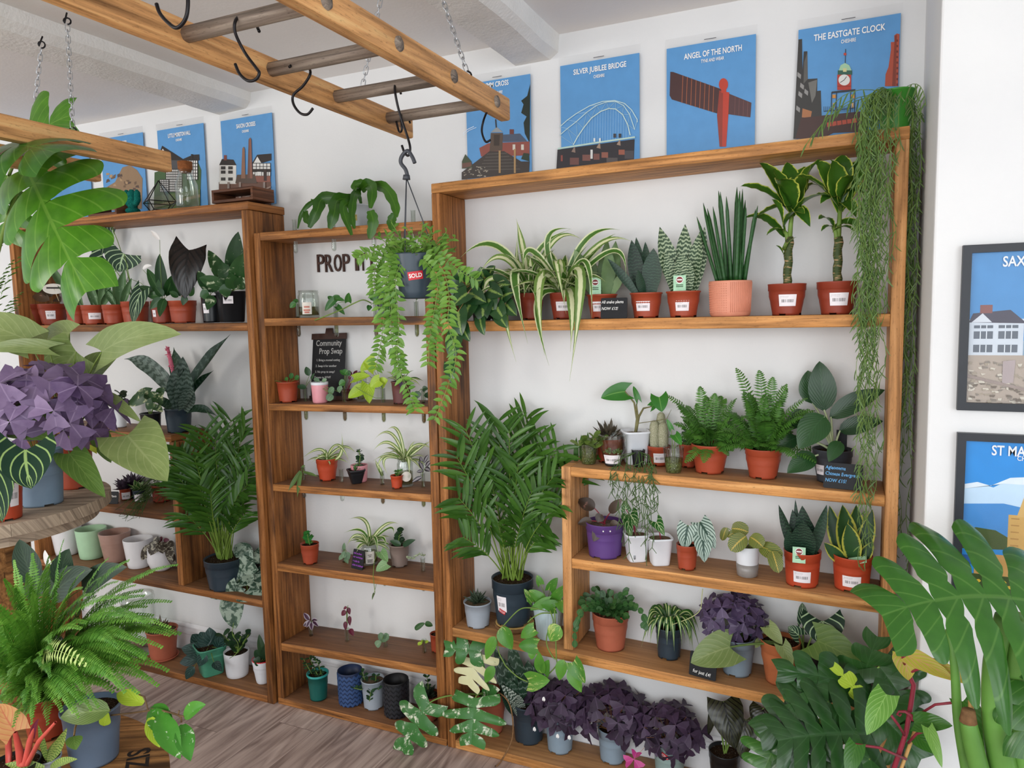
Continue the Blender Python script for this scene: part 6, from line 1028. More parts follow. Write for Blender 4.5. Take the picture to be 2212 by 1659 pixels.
for y in RY:
    m = MB(); n = 14; vs = []
    for x in (.084, .5): 
        for k in range(n): a = 6.283*k/n; rr = .0165*(1+.05*(k % 2)); vs.append(V(x, y+math.cos(a)*rr, HZ+math.sin(a)*rr))
    ou = R(0, 9); uvs = [((0 if i < n else .4)+ou, (i % n)*.008+ou) for i in range(2*n)]; m.add(vs, [(k, (k+1) % n, n+(k+1) % n, n+k) for k in range(n)]+[tuple(range(n-1, -1, -1)), tuple(range(n, 2*n))], uvs); m.obj('rung', W_RUNG, LD)
M_HOOK = plain('black_steel', '#1d1a1c', .35, .5, .6, .1, 60); M_CHAIN = plain('zinc_chain', '#b9bcc0', .3, .5, .85, .05, 80)
def hook(label, pts, y, r=.0033): p = Pot(); q = vine(p, [(u, v, y+d) for u, v, d in pts], 1); b = MB(); c = q[0]; t = thing('s_hook', label, 'hook', c, 'black s-hooks on the ladder'); b.tube(q, r, 8); b.obj('wire', M_HOOK, t); return t
hook('black s-hook cut off by the top of the photo', [(404, -40, 0), (406, 10, 0), (400, 42, 0), (382, 60, 0), (362, 48, 0), (345, 28, 0), (338, 8, 0)], RY[4])
hook('black s-hook with a wide double bend on the second visible rung', [(560, 68, .02), (548, 45, .03), (528, 31, .02), (510, 42, -.02), (508, 70, -.02), (528, 112, 0), (552, 145, 0), (560, 158, 0), (552, 172, 0), (535, 174, 0), (518, 160, 0), (508, 138, 0)], RY[3])
hook('black s-hook hanging over the tall crossed posters, third visible rung', [(625, 145, -.02), (636, 134, .0), (650, 131, .02), (666, 145, .02), (670, 160, .0), (655, 185, 0), (634, 205, 0), (634, 225, 0), (648, 244, 0), (664, 247, 0), (676, 234, 0)], RY[2])
hook('black s-hook that carries the hanging basket', [(866, 203, .02), (862, 186, .02), (856, 178, 0), (853, 195, -.02), (862, 240, -.01), (880, 295, 0), (886, 320, 0), (882, 336, 0), (874, 330, 0), (868, 314, 0)], RY[1])
hook('short black s-hook on the last rung, beside the hook with the basket', [(886, 266, .01), (880, 250, .01), (872, 244, 0), (866, 252, -.02), (868, 280, -.02), (862, 284, -.01), (856, 262, -.01)], RY[0])
hook('black s-hook on the last rung in front of the village cross poster', [(1060, 232, .02), (1056, 226, .02), (1052, 240, -.02), (1044, 262, 0), (1041, 285, 0), (1049, 306, 0), (1060, 302, 0)], RY[0])
def chain(label, a, b_, hook_top=False):
    t = thing('ceiling_chain', label, 'chain', b_, 'steel chains from the ceiling'); d = (b_-a); L = d.length; d.normalize(); n = int(L/.0195); b = MB(); s1 = d.orthogonal().normalized(); s2 = d.cross(s1)
    for i in range(n):
        c = a+d*(L*(i+.5)/n); s = (s1, s2)[i % 2]; pts = []
        for k in range(13): an = 6.283*k/12; pts.append(c+d*(math.copysign(.0085, math.sin(an))*(1 if abs(math.sin(an)) > .3 else 0)+.0045*math.sin(an))+s*(.0062*math.cos(an)))
        b.tube(pts, .0014, 5, 0, False)
    b.obj('links', M_CHAIN, t)
    for c, sg in ((a, -1), (b_, 1)):
        h = MB(); pts = [c+d*(sg*(.012-.011*math.cos(k*.6)))+s1*(.010*math.sin(k*.6)) for k in range(10)]+[c+d*sg*.04]; h.tube(pts, .0026, 6); h.obj('eye_hook', M_HOOK, t)
def up_to(a, u, v, z=2.735):
    q = aty(u, v, a.y+.03); d = (q-a).normalized(); return a+d*((z-a.z)/d.z)
a = atx(783, 188, .105); a.z = max(a.z, HZ+.045); chain('steel chain holding the far rail of the ladder', a, up_to(a, 822, 0)); a = atx(1008, 158, .48); a.z = max(a.z, HZ+.045); chain('steel chain holding the near rail of the ladder', a, up_to(a, 957, 0))
# basket
p = pot('hanging_basket_plant', 'bushy trailing plant in a dark hanging pot with red sold sticker, below the ladder', 'plant', 899, 647, 0, 92, 92, M_NAVY, 'lip', y=RY[1], rb=.72, notch=False, fill=.93) if False else None
q = aty(899, 646, RY[1]); p = pot('hanging_basket_plant', 'bushy trailing plant in a dark hanging pot with red sold sticker, below the ladder', 'plant', 899, 646, q.z, 92, 96, M_NAVY, 'cup', y=RY[1], rb=.74, notch=False, fill=.93); sold_sticker(p, .0, .50, .042, .12)
b = MB(); top = W(p, 878, 384, 0)
for a in (.6, 2.7, 4.8): b.tube([p.c+V(math.cos(a)*p.rt*.98, math.sin(a)*p.rt*.98, p.h*.97), top], .0016, 5)
b.obj('hanger_wires', M_GREYD, p.root); b = MB(); b.tube(vine(p, [(896, 352, p.y), (890, 338, p.y), (880, 326, p.y), (868, 338, p.y), (866, 352, p.y), (876, 366, p.y), (880, 380, p.y)], 1), .0055, 8); b.tube([W(p, 878, 378), W(p, 878, 388)], [.009, .011], 10); b.obj('hanger_hook', M_GREYD, p.root)
L_BASK = leafmat('basket_leaf', '#4c7a28', '#7aa240', 'plain', '#9cbc58', .4, mid=.05, trans=.2); random.seed(90); b = MB(); s = MB()
def trail(path, gap=11, ll=23, lw=9):
    pts = vine(p, [(u, v, p.y+d) for u, v, d in path], 1); s.tube(pts, .0011, 4, 0, False); sgn = 1
    for i in range(1, len(pts)):
        m = max(1, int((pts[i]-pts[i-1]).length/(gap*p.k)))
        for j in range(m):
            c = lerp(pts[i-1], pts[i], j/m); T = (pts[i]-pts[i-1]).normalized(); sd = T.cross(CAM-c).normalized()
            for sg in (-1, 1): d = (sd*sg*R(.7, 1)+T*R(.3, .8)+V(0, R(-.5, .3), R(-.1, .3))).normalized(); blade(b, c, c+d*ll*p.k*R(.7, 1.1), lw*p.k, 'ovate', None, (CAM-c).normalized()+V(R(-.4, .4), 0, .4), .25, 4, 2)
for i in range(44):
    a = 2.4*i; L = R(.05, .11); d = V(math.cos(a), math.sin(a), R(.1, 1.5)).normalized(); o = p.st+V(math.cos(a), math.sin(a), 0)*R(0, .04); e = o+d*L; s.tube([o, e], .001, 4, 0, False)
    for k in range(7): c = lerp(o, e, (k+1)/7); an = R(0, 6.28); dd = V(math.cos(an), math.sin(an), R(-.1, .7)).normalized(); blade(b, c, c+dd*R(.018, .03), .009, 'ovate', None, (CAM-c).normalized()+V(0, 0, .6), .25, 4, 2)
for path in ([(880, 545, 0), (850, 560, -.05), (835, 600, -.06), (830, 680, -.05), (822, 745, -.04), (810, 800, -.03)], [(875, 550, -.03), (845, 580, -.06), (842, 660, -.06), (850, 720, -.05), (872, 830, -.03)], [(870, 545, 0), (820, 560, -.03), (808, 600, -.03), (812, 640, -.02)], [(860, 545, 0), (800, 545, -.02), (770, 560, -.02)], [(880, 550, -.03), (855, 600, -.07), (862, 700, -.07), (858, 780, -.06), (885, 850, -.05), (898, 888, -.05)], [(920, 545, 0), (960, 560, -.03), (1000, 590, -.02), (1030, 605, 0)], [(920, 550, -.03), (955, 580, -.06), (970, 640, -.06), (968, 700, -.06), (985, 770, -.05), (965, 840, -.05), (938, 908, -.05)], [(915, 560, -.05), (945, 600, -.07), (940, 660, -.07), (930, 720, -.07), (925, 790, -.06)], [(870, 560, -.05), (825, 620, -.05), (822, 700, -.05)], [(930, 555, -.03), (945, 620, -.06), (938, 700, -.06), (944, 760, -.06)], [(862, 560, -.04), (848, 640, -.07), (846, 740, -.06), (868, 790, -.05)]): trail(path)
b.obj('foliage', L_BASK, p.root); s.obj('stem', L_STEM, p.root)
# ================================================================ left unit, top
M_BOXW = wood('dark_crate_wood', '#2f1a10', '#4d2e1d', '#66402a', '#1c0f08', .2, 60, .4)
def crate(label, u0, u1, v0, v1, y, d):
    a = aty(u0, v1, y); c = aty(u1, v0, y); z0 = 2.2535; h = c.z-a.z; t = thing('wooden_box', label, 'box', V((a.x+c.x)/2, y+d/2, z0)); w = .012
    for n_, lo, hi, g in (('bottom_panel', (a.x, y, z0), (c.x, y+d, z0+w), 0), ('top_panel', (a.x, y, z0+h-w), (c.x, y+d, z0+h), 0), ('side_panel', (a.x, y, z0+w), (a.x+w, y+d, z0+h-w), 1), ('side_panel', (c.x-w, y, z0+w), (c.x, y+d, z0+h-w), 1)):
        m = MB(); m.box(lo, hi, g); m.obj(n_, M_BOXW, t, True, None, .001)
crate('open dark wooden box frame below the Saxon Crosses poster', 458, 545, 402, 441, -.20, .13); crate('open dark wooden box frame left of the teal knitted cactus', 190, 249, 420, 462, -.20, .12)
M_YARN = NT('teal_yarn'); _n = M_YARN.noise(M_YARN.coord(), 330, 2); M_YARN.base(M_YARN.ramp(_n, [(.35, '#0c4a44'), (.65, '#1c7d70')]), .95, .1); M_YARN.bump(_n, 1., .004); M_YARN = M_YARN.m
kc = aty(287, 455, -.15); kc.z = 2.2545; t = thing('knitted_cactus', 'teal knitted cactus ornament with raised arms on top of the left unit', 'ornament', kc); k = mpp(kc); b = MB()
b.ball(kc+V(0, 0, .016), .016, 16, 8, 0, (2.1, 2.1, 1.0)); b.obj('base', M_YARN, t); b = MB(); b.tube([kc+V(0, 0, .02), kc+V(0, 0, .06), kc+V(0, 0, .10), kc+V(0, 0, .115)], [.02, .021, .02, .008], 12)
for sg, hh in ((-1, .105), (1, .10)): b.tube([kc+V(0, 0, .045), kc+V(sg*.025, 0, .05), kc+V(sg*.036, 0, .065), kc+V(sg*.036, 0, hh), kc+V(sg*.034, 0, hh+.012)], [.012, .014, .015, .014, .005], 10)
b.obj('body', M_YARN, t)
gc = aty(346, 450, -.15); gc.z = 2.2545; t = thing('geometric_terrarium', 'black wire geometric terrarium, left of the corked bottle', 'terrarium', gc); s_ = 62*mpp(gc); apex = gc+V(0, 0, s_*1.05); base = [gc+V(math.cos(a)*s_*.36, math.sin(a)*s_*.36, .002) for a in (.3, 1.87, 3.44, 5.01)]; mid = [gc+V(math.cos(a)*s_*.62, math.sin(a)*s_*.62, s_*.30) for a in (.3, 1.87, 3.44, 5.01)]; b = MB()
for i in range(4):
    for q in ((apex, mid[i]), (mid[i], base[i]), (mid[i], mid[(i+1) % 4]), (base[i], base[(i+1) % 4])): b.tube(q, .0022, 5)
b.obj('wire_frame', M_HOOK, t, False); b = MB()
for i in range(4): b.add([apex, mid[i], mid[(i+1) % 4]], [(0, 1, 2)]); b.add([mid[i], base[i], base[(i+1) % 4], mid[(i+1) % 4]], [(0, 1, 2, 3)])
b.obj('glass_panes', M_GLASS, t, False)
bc = aty(405, 446, -.17); bc.z = 2.2535; k = mpp(bc); t = thing('corked_bottle', 'clear glass carafe bottle with cork stopper in front of the timbered house poster', 'bottle', bc); b = MB(); r_ = 23*k; h_ = 78*k
b.lathe([(.0005, .003), (r_*.95, .001), (r_, .006), (r_, h_*.62), (r_*.62, h_*.9), (r_*.60, h_), (r_*.66, h_*1.0), (r_*.66, h_*1.01), (r_*.5, h_*1.01), (r_*.54, h_*.9), (r_*.92, h_*.62), (r_*.92, .01), (.0005, .008)], bc, 32); b.obj('glass', M_GLASS, t); b = MB(); b.lathe([(.0005, h_*.95), (r_*.5, h_*.95), (r_*.58, h_*1.03), (r_*.64, h_*1.04), (r_*.66, h_*1.24), (.0005, h_*1.24)], bc, 24); b.obj('cork', plain('cork', '#8a5533', .85, .1, 0, .15, 90), t)
q = aty(78, 470, -.17); jq = jar('glass_jar', 'tall clear glass jar behind the big bright monstera leaf, left end of the unit top', 78, 470, lambda x: 2.258, -.16, 34, 96, .9, None, 0)
# long upper shelf of the left unit
GL = 'terracotta plastic pots on the left upper shelf'
L_ALOE = leafmat('aloe_leaf', '#4a6a44', '#6b8a5c', 'splash', '#8fa684', .45, th=.62, sc=4, amt=.6); L_PEACE = leafmat('peace_lily_leaf', '#1c3f1c', '#315a2a', 'plain', '#5a7d4a', .35); L_SPOT = leafmat('white_splashed_leaf', '#1f4020', '#35602f', 'splash', '#c9d3b0', .35, th=.62, sc=2.2)
p = pot('potted_philodendron', 'dark plant in a terracotta pot at the left end of the left upper shelf', 'plant', 74, 702, ZL1, 54, 46, M_TERRA_D, 'nursery', y=-.12, group=GL); leaves(p, [(60, 610, 42, 550, 40, .0, .0), (70, 640, 62, 608, 30, -.02, -.03), (80, 630, 100, 600, 26, 0, 0), (55, 650, 30, 660, 26, -.03, -.04)], L_PINKP, 'ovate', .05, stem=L_STEMB)
p = pot('potted_philodendron', 'dark plant in a labelled terracotta pot with a white oval name tag', 'plant', 117, 701, ZL1, 58, 46, M_TERRA_D, 'nursery', y=-.12, sticker=(-.2, .35, .3, .68), group=GL); leaves(p, [(110, 640, 92, 610, 24, 0, -.01), (105, 648, 70, 640, 22, -.02, -.03), (120, 645, 132, 652, 18, -.02, -.03)], L_PINKP, 'ovate', .05, stem=L_STEMB)
b = MB(); c = W(p, 116, 624, -.05); k = p.k; a_ = facing(c); x = V(-math.sin(a_), math.cos(a_), 0); b.add([c]+[c+x*(20*k*math.cos(6.283*i/28))+V(0, 0, 11*k*math.sin(6.283*i/28)) for i in range(28)], [(0, 1+i, 1+(i+1) % 28) for i in range(28)]); o = b.obj('oval_tag', M_PAPER, p.root); b = MB(); b.tube([c+V(0, .002, 0), W(p, 128, 652, -.03)], .002, 5); b.obj('tag_stick', plain('pale_stick', '#c9b48c', .7), p.root)
b = MB(); nf_ = V(math.cos(a_), math.sin(a_), 0)*.0008; b.add([c+nf_+x*(i*13*k)+V(0, 0, j*1.6*k+2*k) for i, j in ((-1, -1), (1, -1), (1, 1), (-1, 1))], [(0, 1, 2, 3)]); b.obj('tag_print', M_INKD, o)
for lab, u, wt, st, lf, sd in (('aloe in a small terracotta pot, leftmost of three aloes', 168, 42, None, [(160, 640, 96, 556, 18, .0), (170, 640, 162, 600, 14, .02), (172, 645, 148, 590, 12, .01), (178, 640, 150, 575, 12, .02)], 1), ('aloe in a labelled terracotta pot, middle of three aloes', 206, 52, (.0, .5, .28, .6), [(200, 640, 188, 570, 20, -.01), (210, 640, 180, 590, 18, -.02), (214, 640, 232, 585, 16, 0), (206, 640, 206, 575, 18, .02), (218, 642, 240, 620, 14, -.01)], 2), ('aloe in a terracotta pot, rightmost of three aloes', 250, 50, None, [(245, 640, 228, 610, 16, -.01), (252, 640, 248, 592, 16, .01), (258, 640, 270, 580, 22, 0), (262, 642, 285, 600, 16, 0), (248, 642, 226, 625, 14, -.02)], 3)):
    p = pot('potted_aloe', lab, 'plant', u, 701, ZL1, wt, 42, M_TERRA, 'nursery', y=-.13, sticker=st, group=GL, rb=.84); swords(p, lf, L_ALOE, 'lance', .8)
p = pot('potted_anthurium', 'plant with big dark veined leaves in a terracotta pot right of the aloes', 'plant', 294, 699, ZL1, 56, 48, M_TERRA, 'nursery', y=-.11, group=GL, rb=.82)
leaves(p, [(268, 548, 258, 588, 78, -.02, -.03), (228, 560, 212, 628, 62, -.03, -.05), (222, 500, 210, 560, 52, .0, .0), (232, 470, 222, 520, 44, .02, .02), (305, 630, 288, 700, 34, -.08, -.12)], L_ANTH, 'heart', .3, stem=L_STEM, sr=.002, nv=8)
p = pot('potted_peace_lily', 'peace lily with white flowers in a terracotta pot, left of the huge dark leaf', 'plant', 353, 699, ZL1, 48, 48, M_TERRA_D, 'nursery', y=-.11, group=GL, rb=.82, sticker=(-.85, .2, .3, .6))
leaves(p, [(350, 640, 318, 580, 22, 0, -.03), (352, 640, 335, 620, 18, -.03, -.05), (355, 640, 345, 548, 24, .02, .0), (345, 645, 300, 618, 22, -.02, -.05), (350, 645, 325, 668, 18, -.06, -.09), (356, 645, 345, 685, 18, -.06, -.1), (360, 640, 382, 590, 20, .02, .0), (340, 642, 330, 595, 18, .02, 0), (348, 640, 318, 640, 18, -.03, -.05)], L_PEACE, 'ovate', 0, stem=L_STEM)
s = MB()
for (u, v, u1, v1) in [(345, 518, 325, 498), (308, 582, 328, 574), (262, 595, 280, 610)]: b = MB(); o = W(p, u, v, 0); blade(b, o, W(p, u1, v1, -.01), 10*p.k, 'ovate', None, (0, -1, .3), .4, 8, 4); s.tube([p.st, (p.st+o)/2+V(0, 0, .03), o], .0012, 4); b.obj('flower', plain('white_petal', '#e6e3e0', .5), p.root)
s.obj('flower_stem', L_STEM, p.root)
p = pot('potted_copper_alocasia', 'plant with one huge ridged blackish leaf in a terracotta pot, left upper shelf', 'plant', 397, 699, ZL1, 57, 48, M_TERRA, 'nursery', y=-.12, group=GL, rb=.82)
leaves(p, [(408, 540, 400, 646, 76, -.04, -.07)], leafmat('black_ridged_leaf', '#17110f', '#332723', 'veins', '#0c0909', .25, n=6, th=.38, mid=.05), 'heart', .22, stem=L_STEMB, sr=.003, nv=10, curl=.2); leaves(p, [(390, 640, 370, 600, 18, .02, 0), (402, 640, 395, 660, 14, -.05, -.06), (385, 642, 366, 630, 14, 0, -.02), (410, 640, 420, 620, 14, 0, 0)], L_PEACE, 'ovate', 0)
p = pot('potted_peace_lily', 'splash-leaved plant in a round black labelled pot, left upper shelf', 'plant', 458, 699, ZL1, 42, 58, M_BLACK, 'lip', y=-.11, sticker=(-.6, .35, .35, .7), rb=.8); leaves(p, [(455, 632, 428, 585, 26, -.02, -.04), (452, 635, 432, 640, 24, -.04, -.06), (458, 632, 470, 600, 24, -.02, -.02), (462, 640, 448, 670, 22, -.06, -.1)], L_SPOT, 'ovate', 0, stem=L_STEM)
p = pot('potted_peace_lily', 'larger splash-leaved plant in a square black labelled pot at the right end of the left upper shelf', 'plant', 502, 698, ZL1, 58, 66, M_BLACK, 'square', y=-.12, rb=.78, notch=False); p.root['label'] = 'larger splash-leaved plant in a square black pot, right end of left upper shelf'
b = MB(); fa = facing(p.c); c = p.c+V(math.cos(fa-.2), math.sin(fa-.2), 0)*(p.rt*1.03)+V(0, 0, p.h*.72); x = V(-math.sin(fa), math.cos(fa), 0); uv = [(0, 0), (1, 0), (1, 1), (0, 1)]; b.add([c+x*sx*10*p.k+V(0, 0, sz*8*p.k) for sx, sz in ((-1, -1), (1, -1), (1, 1), (-1, 1))], [(0, 1, 2, 3)], uv); b.obj('price_label', M_LABEL, p.pot)
leaves(p, [(495, 620, 450, 540, 32, .0, .0), (500, 620, 478, 565, 34, -.03, -.05), (508, 620, 515, 500, 40, .02, .0), (510, 620, 526, 548, 36, -.04, -.06), (490, 625, 430, 600, 30, -.03, -.06), (505, 625, 500, 590, 30, -.05, -.08), (515, 625, 528, 600, 26, -.06, -.08), (500, 630, 472, 628, 30, -.06, -.1)], L_SPOT, 'ovate', 0, stem=L_STEM, sr=.002)
# inner box top
p = pot('potted_urn_plant', 'silvery urn plant with a pink flower spike, navy pot, left inner box', 'plant', 388, 936, ZL2, 58, 52, M_NAVY, 'lip', rb=.8)
L_URN = leafmat('silver_banded_urn_leaf', '#5c6f66', '#8a9a90', 'bands', '#2c4034', .4, n=9, th=.32, amt=.8); L_URND = leafmat('dark_urn_leaf', '#16301d', '#2a4a2f', 'bands', '#6f8478', .35, n=9, th=.46, amt=.35)
swords(p, [(388, 880, 374, 800, 40, -.03), (392, 880, 402, 795, 40, -.03), (384, 880, 395, 770, 44, .02), (396, 880, 412, 830, 34, -.05)], L_URN, 'sword', .5)
for u0, v0, u1, v1, w, dy, bz, m_ in ((380, 850, 268, 776, 34, -.02, .10, L_URN), (400, 850, 498, 722, 34, .0, .02, L_URND), (395, 850, 375, 750, 36, .06, .02, L_URND), (402, 865, 462, 800, 22, .02, .02, L_URND), (400, 880, 425, 840, 22, -.04, .0, L_URND), (404, 890, 470, 900, 18, -.05, .05, L_URND), (380, 890, 330, 870, 20, -.04, .05, L_URND)):
    b = MB(); o = W(p, u0, v0, 0); blade(b, o, W(p, u1, v1, dy), w*p.k, 'strap', V(0, 0, bz), (0, -1, .6), .35, 14, 4); b.obj('leaf', m_, p.root)
b = MB(); o = W(p, 377, 820, -.01); e = W(p, 362, 750, -.02); b.tube([W(p, 384, 860, 0), o, lerp(o, e, .5), e], [.004, .005, .010, .006], 8)
for i in range(46): t_ = R(.3, 1); c = lerp(o, e, t_); d = V(R(-1, 1), R(-1, .2), R(0, .9)).normalized(); blade(b, c, c+d*R(.012, .022), .006, 'lance', None, (0, -1, .5), .3, 4, 2)
b.obj('flower_spike', plain('pink_bract', '#cf6a82', .5, .3, 0, .1), p.root)
p = pot('potted_arrowhead_vine', 'cream-flecked arrowhead plant in a black pot, left of the urn plant', 'plant', 328, 936, ZL2, 44, 42, M_BLACK, 'lip', rb=.82, notch=False); L_SYN = leafmat('cream_flecked_leaf', '#2c4a2a', '#46663c', 'splash', '#cfd3a6', .4, th=.58, sc=3); leaves(p, [(322, 852, 290, 860, 34, 0, -.03), (318, 868, 340, 848, 30, .0, .0), (330, 870, 318, 885, 26, -.03, -.05), (340, 868, 352, 850, 26, 0, 0), (310, 858, 280, 878, 30, -.03, -.05), (345, 850, 358, 840, 22, .02, .02), (338, 880, 352, 890, 18, -.02, -.03)], L_SYN, 'heart', .25, stem=L_STEM, sr=.0014)
p = pot('potted_pilea', 'dark-leaved plant in a small white pot behind the pale broad leaf', 'plant', 262, 930, ZL2, 26, 40, M_WPL, 'lip', rb=.85, notch=False, y=-.12); stemleaf(p, [[(250, 862, 0)], [(270, 856, 0)], [(240, 872, -.02)], [(282, 868, 0)], [(262, 850, 0)]], leafmat('dark_small_leaf', '#1f2c20', '#3a4a36', 'plain', '#566650', .4), 14, 20, 91, 10)
# inner box shelf: little pots
p = pot('potted_rosette_plant', 'tiny purple-tufted plant in a red pot with a label, left inner shelf', 'plant', 272, 1081, ZL3, 24, 24, M_TERRA_D, 'lip', rb=.85, sticker=(.1, .8, .1, .7)); rosette(p, 40, 14, 34, 9, leafmat('dusky_purple_leaf', '#3a2f40', '#574a58', 'plain', '#6b5c6a', .5), 92, (.1, 1.3))
p = pot('potted_rosette_plant', 'tiny green-leaved plant in a navy pot with a label, left inner shelf', 'plant', 303, 1086, ZL3, 28, 26, M_NAVY, 'lip', rb=.85, sticker=(-.2, .7, .1, .7)); rosette(p, 26, 18, 34, 11, leafmat('fresh_leaf', '#2f5a28', '#4f7d3c', 'edge', '#a9b884', .4, th=.7), 93, (.1, 1.2)); b = MB(); b.tube([p.st, p.st+V(0, -.005, .035)], .0025, 6); b.obj('wooden_peg', plain('pale_stick', '#c9b48c', .7), p.root)
p = pot('potted_rosette_plant', 'dark purple tufted plant behind the tiny labelled pots', 'plant', 290, 1068, ZL3, 30, 24, M_BLACK, 'lip', rb=.85); rosette(p, 50, 16, 44, 9, leafmat('dusky_purple_leaf', '#3a2f40', '#574a58', 'plain', '#6b5c6a', .5), 94, (.1, 1.2))
q = aty(247, 1079, -.17); q.z = ZL3+.0015; chalk_sign('black chalk sign ending in the word Plants, left inner shelf', V(q.x, -.19, q.z), .075, .062, -1.25, ['Plants'], M_INKW, .2, .24, .62, .3, 0, -.02)
p = pot('potted_mistletoe_cactus', 'thin-stemmed trailing plant in a red pot hanging over the left inner shelf edge', 'plant', 350, 1086, ZL3, 40, 36, M_TERRA_D, 'lip', rb=.85); random.seed(95); b = MB()
for i in range(46):
    a_ = R(3.3, 6.1); L = R(.04, .11); o = p.st; e = o+V(math.cos(a_)*L*.9, math.sin(a_)*L, R(-.12, .04)); e.y = min(e.y, FL-.012) if e.z < .84 else e.y; c = (o+e)/2+V(0, 0, .05); q = [bez(o, c, e, j/6) for j in range(7)]
    for j in range(7):
        if q[j].y > FL-.008 and q[j].z < .835: q[j].z = .835
    b.tube(q, .0012, 4, 0, False)
    for j in (3, 4, 5, 6): d = V(R(-1, 1), R(-1, -.2), R(-.9, .1)).normalized(); b.tube([q[j], q[j]+d*R(.02, .035)], .001, 4, 0, False)
b.obj('foliage', L_HOYAL, p.root)
# row of ceramic pots
GC = 'empty ceramic planters on the left lower shelf'
def planter(label, u, v, wt, hp, mat, kind, rb, tilt=0): return pot('ceramic_planter', label, 'pot', u, v, ZL4, wt, hp, mat, kind, rb=rb, nosoil=True, notch=False, group=GC, pot_name='body')
planter('white round-bottomed ceramic planter, leftmost of the row', 147, 1202, 61, 62, M_WHITE, 'cup', .74)
p = planter('mint green ceramic planter with fine ridges', 201, 1210, 62, 62, M_MINT, 'cup', .80); b = MB()
for z in (.42, .5, .58, .66): b.lathe([(p.rf(p.h*z)-.001, p.h*z-.002), (p.rf(p.h*z)+.0011, p.h*z), (p.rf(p.h*z)-.001, p.h*z+.002)], p.c, 36)
b.obj('ridges', M_MINT, p.pot); planter('dusty pink ceramic planter between the mint and white ones', 252, 1214, 64, 62, M_ROSE, 'cup', .70)
p = planter('white waisted ceramic planter, rightmost empty one of the row', 302, 1230, 60, 60, M_WHITE, 'cup', .76)
p = pot('potted_begonia', 'spotted begonia with red-backed leaves in a round white bowl', 'plant', 350, 1236, ZL4, 56, 52, M_WHITE, 'round', rb=.6, notch=False); leaves(p, [(330, 1180, 306, 1210, 24, -.04, -.07), (340, 1172, 325, 1200, 26, -.05, -.08), (350, 1172, 352, 1196, 26, -.05, -.08), (360, 1172, 376, 1190, 22, -.04, -.06), (345, 1168, 330, 1168, 18, 0, 0), (364, 1180, 372, 1222, 16, -.05, -.08), (368, 1190, 380, 1225, 14, -.03, -.06)], leafmat('silver_spotted_leaf', '#3a332c', '#5a5248', 'splash', '#b9b4a0', .45, th=.56, sc=6, under='#6b1f2c'), 'ovate', .08, stem=L_STEMR); leaves(p, [(350, 1168, 340, 1166, 16, .02, .02), (355, 1172, 366, 1166, 14, 0, 0)], L_TRAM, 'ovate', 0)
p = pot('potted_palm', 'tall bushy palm in a navy pot on the left lower shelf', 'palm', 486, 1236, ZL4, 84, 62, M_NAVY, 'nursery', y=-.155, rb=.78, fill=.95)
palm(p, [(-14, 372, 1000, -.13, 62), (-12, 400, 1035, -.12, 60), (10, 505, 1080, -.04, 48), (-4, 450, 1110, -.06, 48), (8, 530, 1110, -.02, 46), (-14, 395, 965, -.16, 62), (-10, 385, 1030, -.16, 62), (-4, 440, 930, -.13, 62), (-8, 420, 990, -.16, 60), (0, 465, 950, -.10, 60), (-6, 430, 1050, -.16, 56), (6, 520, 1060, -.08, 50), (-2, 455, 1060, -.15, 54), (2, 500, 905, .0, 66), (6, 530, 925, .0, 62), (10, 545, 1000, -.02, 52), (-12, 400, 1110, -.10, 52), (8, 535, 1045, -.04, 50), (-6, 470, 990, -.07, 58), (0, 440, 1010, -.10, 58), (4, 510, 980, -.04, 56), (-16, 385, 1000, -.12, 56)], 40, L_PALM, 96, 7, 70)
p = pot('potted_satin_pothos', 'silver-mottled trailing vine in front of the tall palm', 'plant', 535, 1262, ZL4, 56, 54, M_BLACK, 'lip', rb=.8)
L_SATIN = leafmat('satin_leaf', '#2f4a3c', '#48644f', 'splash', '#a9bba8', .45, th=.50, sc=3.4)
leaves(p, [(500, 1215, 471, 1261, 59, -.05, -.08), (520, 1235, 487, 1284, 57, -.08, -.11), (548, 1212, 515, 1235, 57, -.06, -.08), (545, 1240, 568, 1272, 52, -.08, -.10), (515, 1265, 494, 1302, 44, -.11, -.12), (535, 1275, 563, 1294, 65, -.10, -.12), (490, 1275, 444, 1283, 44, -.10, -.11), (500, 1300, 509, 1359, 52, -.115, -.125), (530, 1195, 507, 1177, 41, -.02, -.02), (548, 1190, 561, 1218, 44, -.03, -.05), (560, 1235, 569, 1266, 33, -.05, -.08), (480, 1220, 459, 1243, 39, -.04, -.06), (525, 1250, 548, 1259, 46, -.09, -.11)], L_SATIN, 'heart', .16, stem=L_STEM, sr=.0016, nv=8)
s = MB(); s.tube(vine(p, [(505, 1345, -.235), (502, 1370, -.24), (514, 1390, -.24), (512, 1410, -.24), (496, 1422, -.23)], 1), .0015, 5); s.obj('vine', L_STEM, p.root)
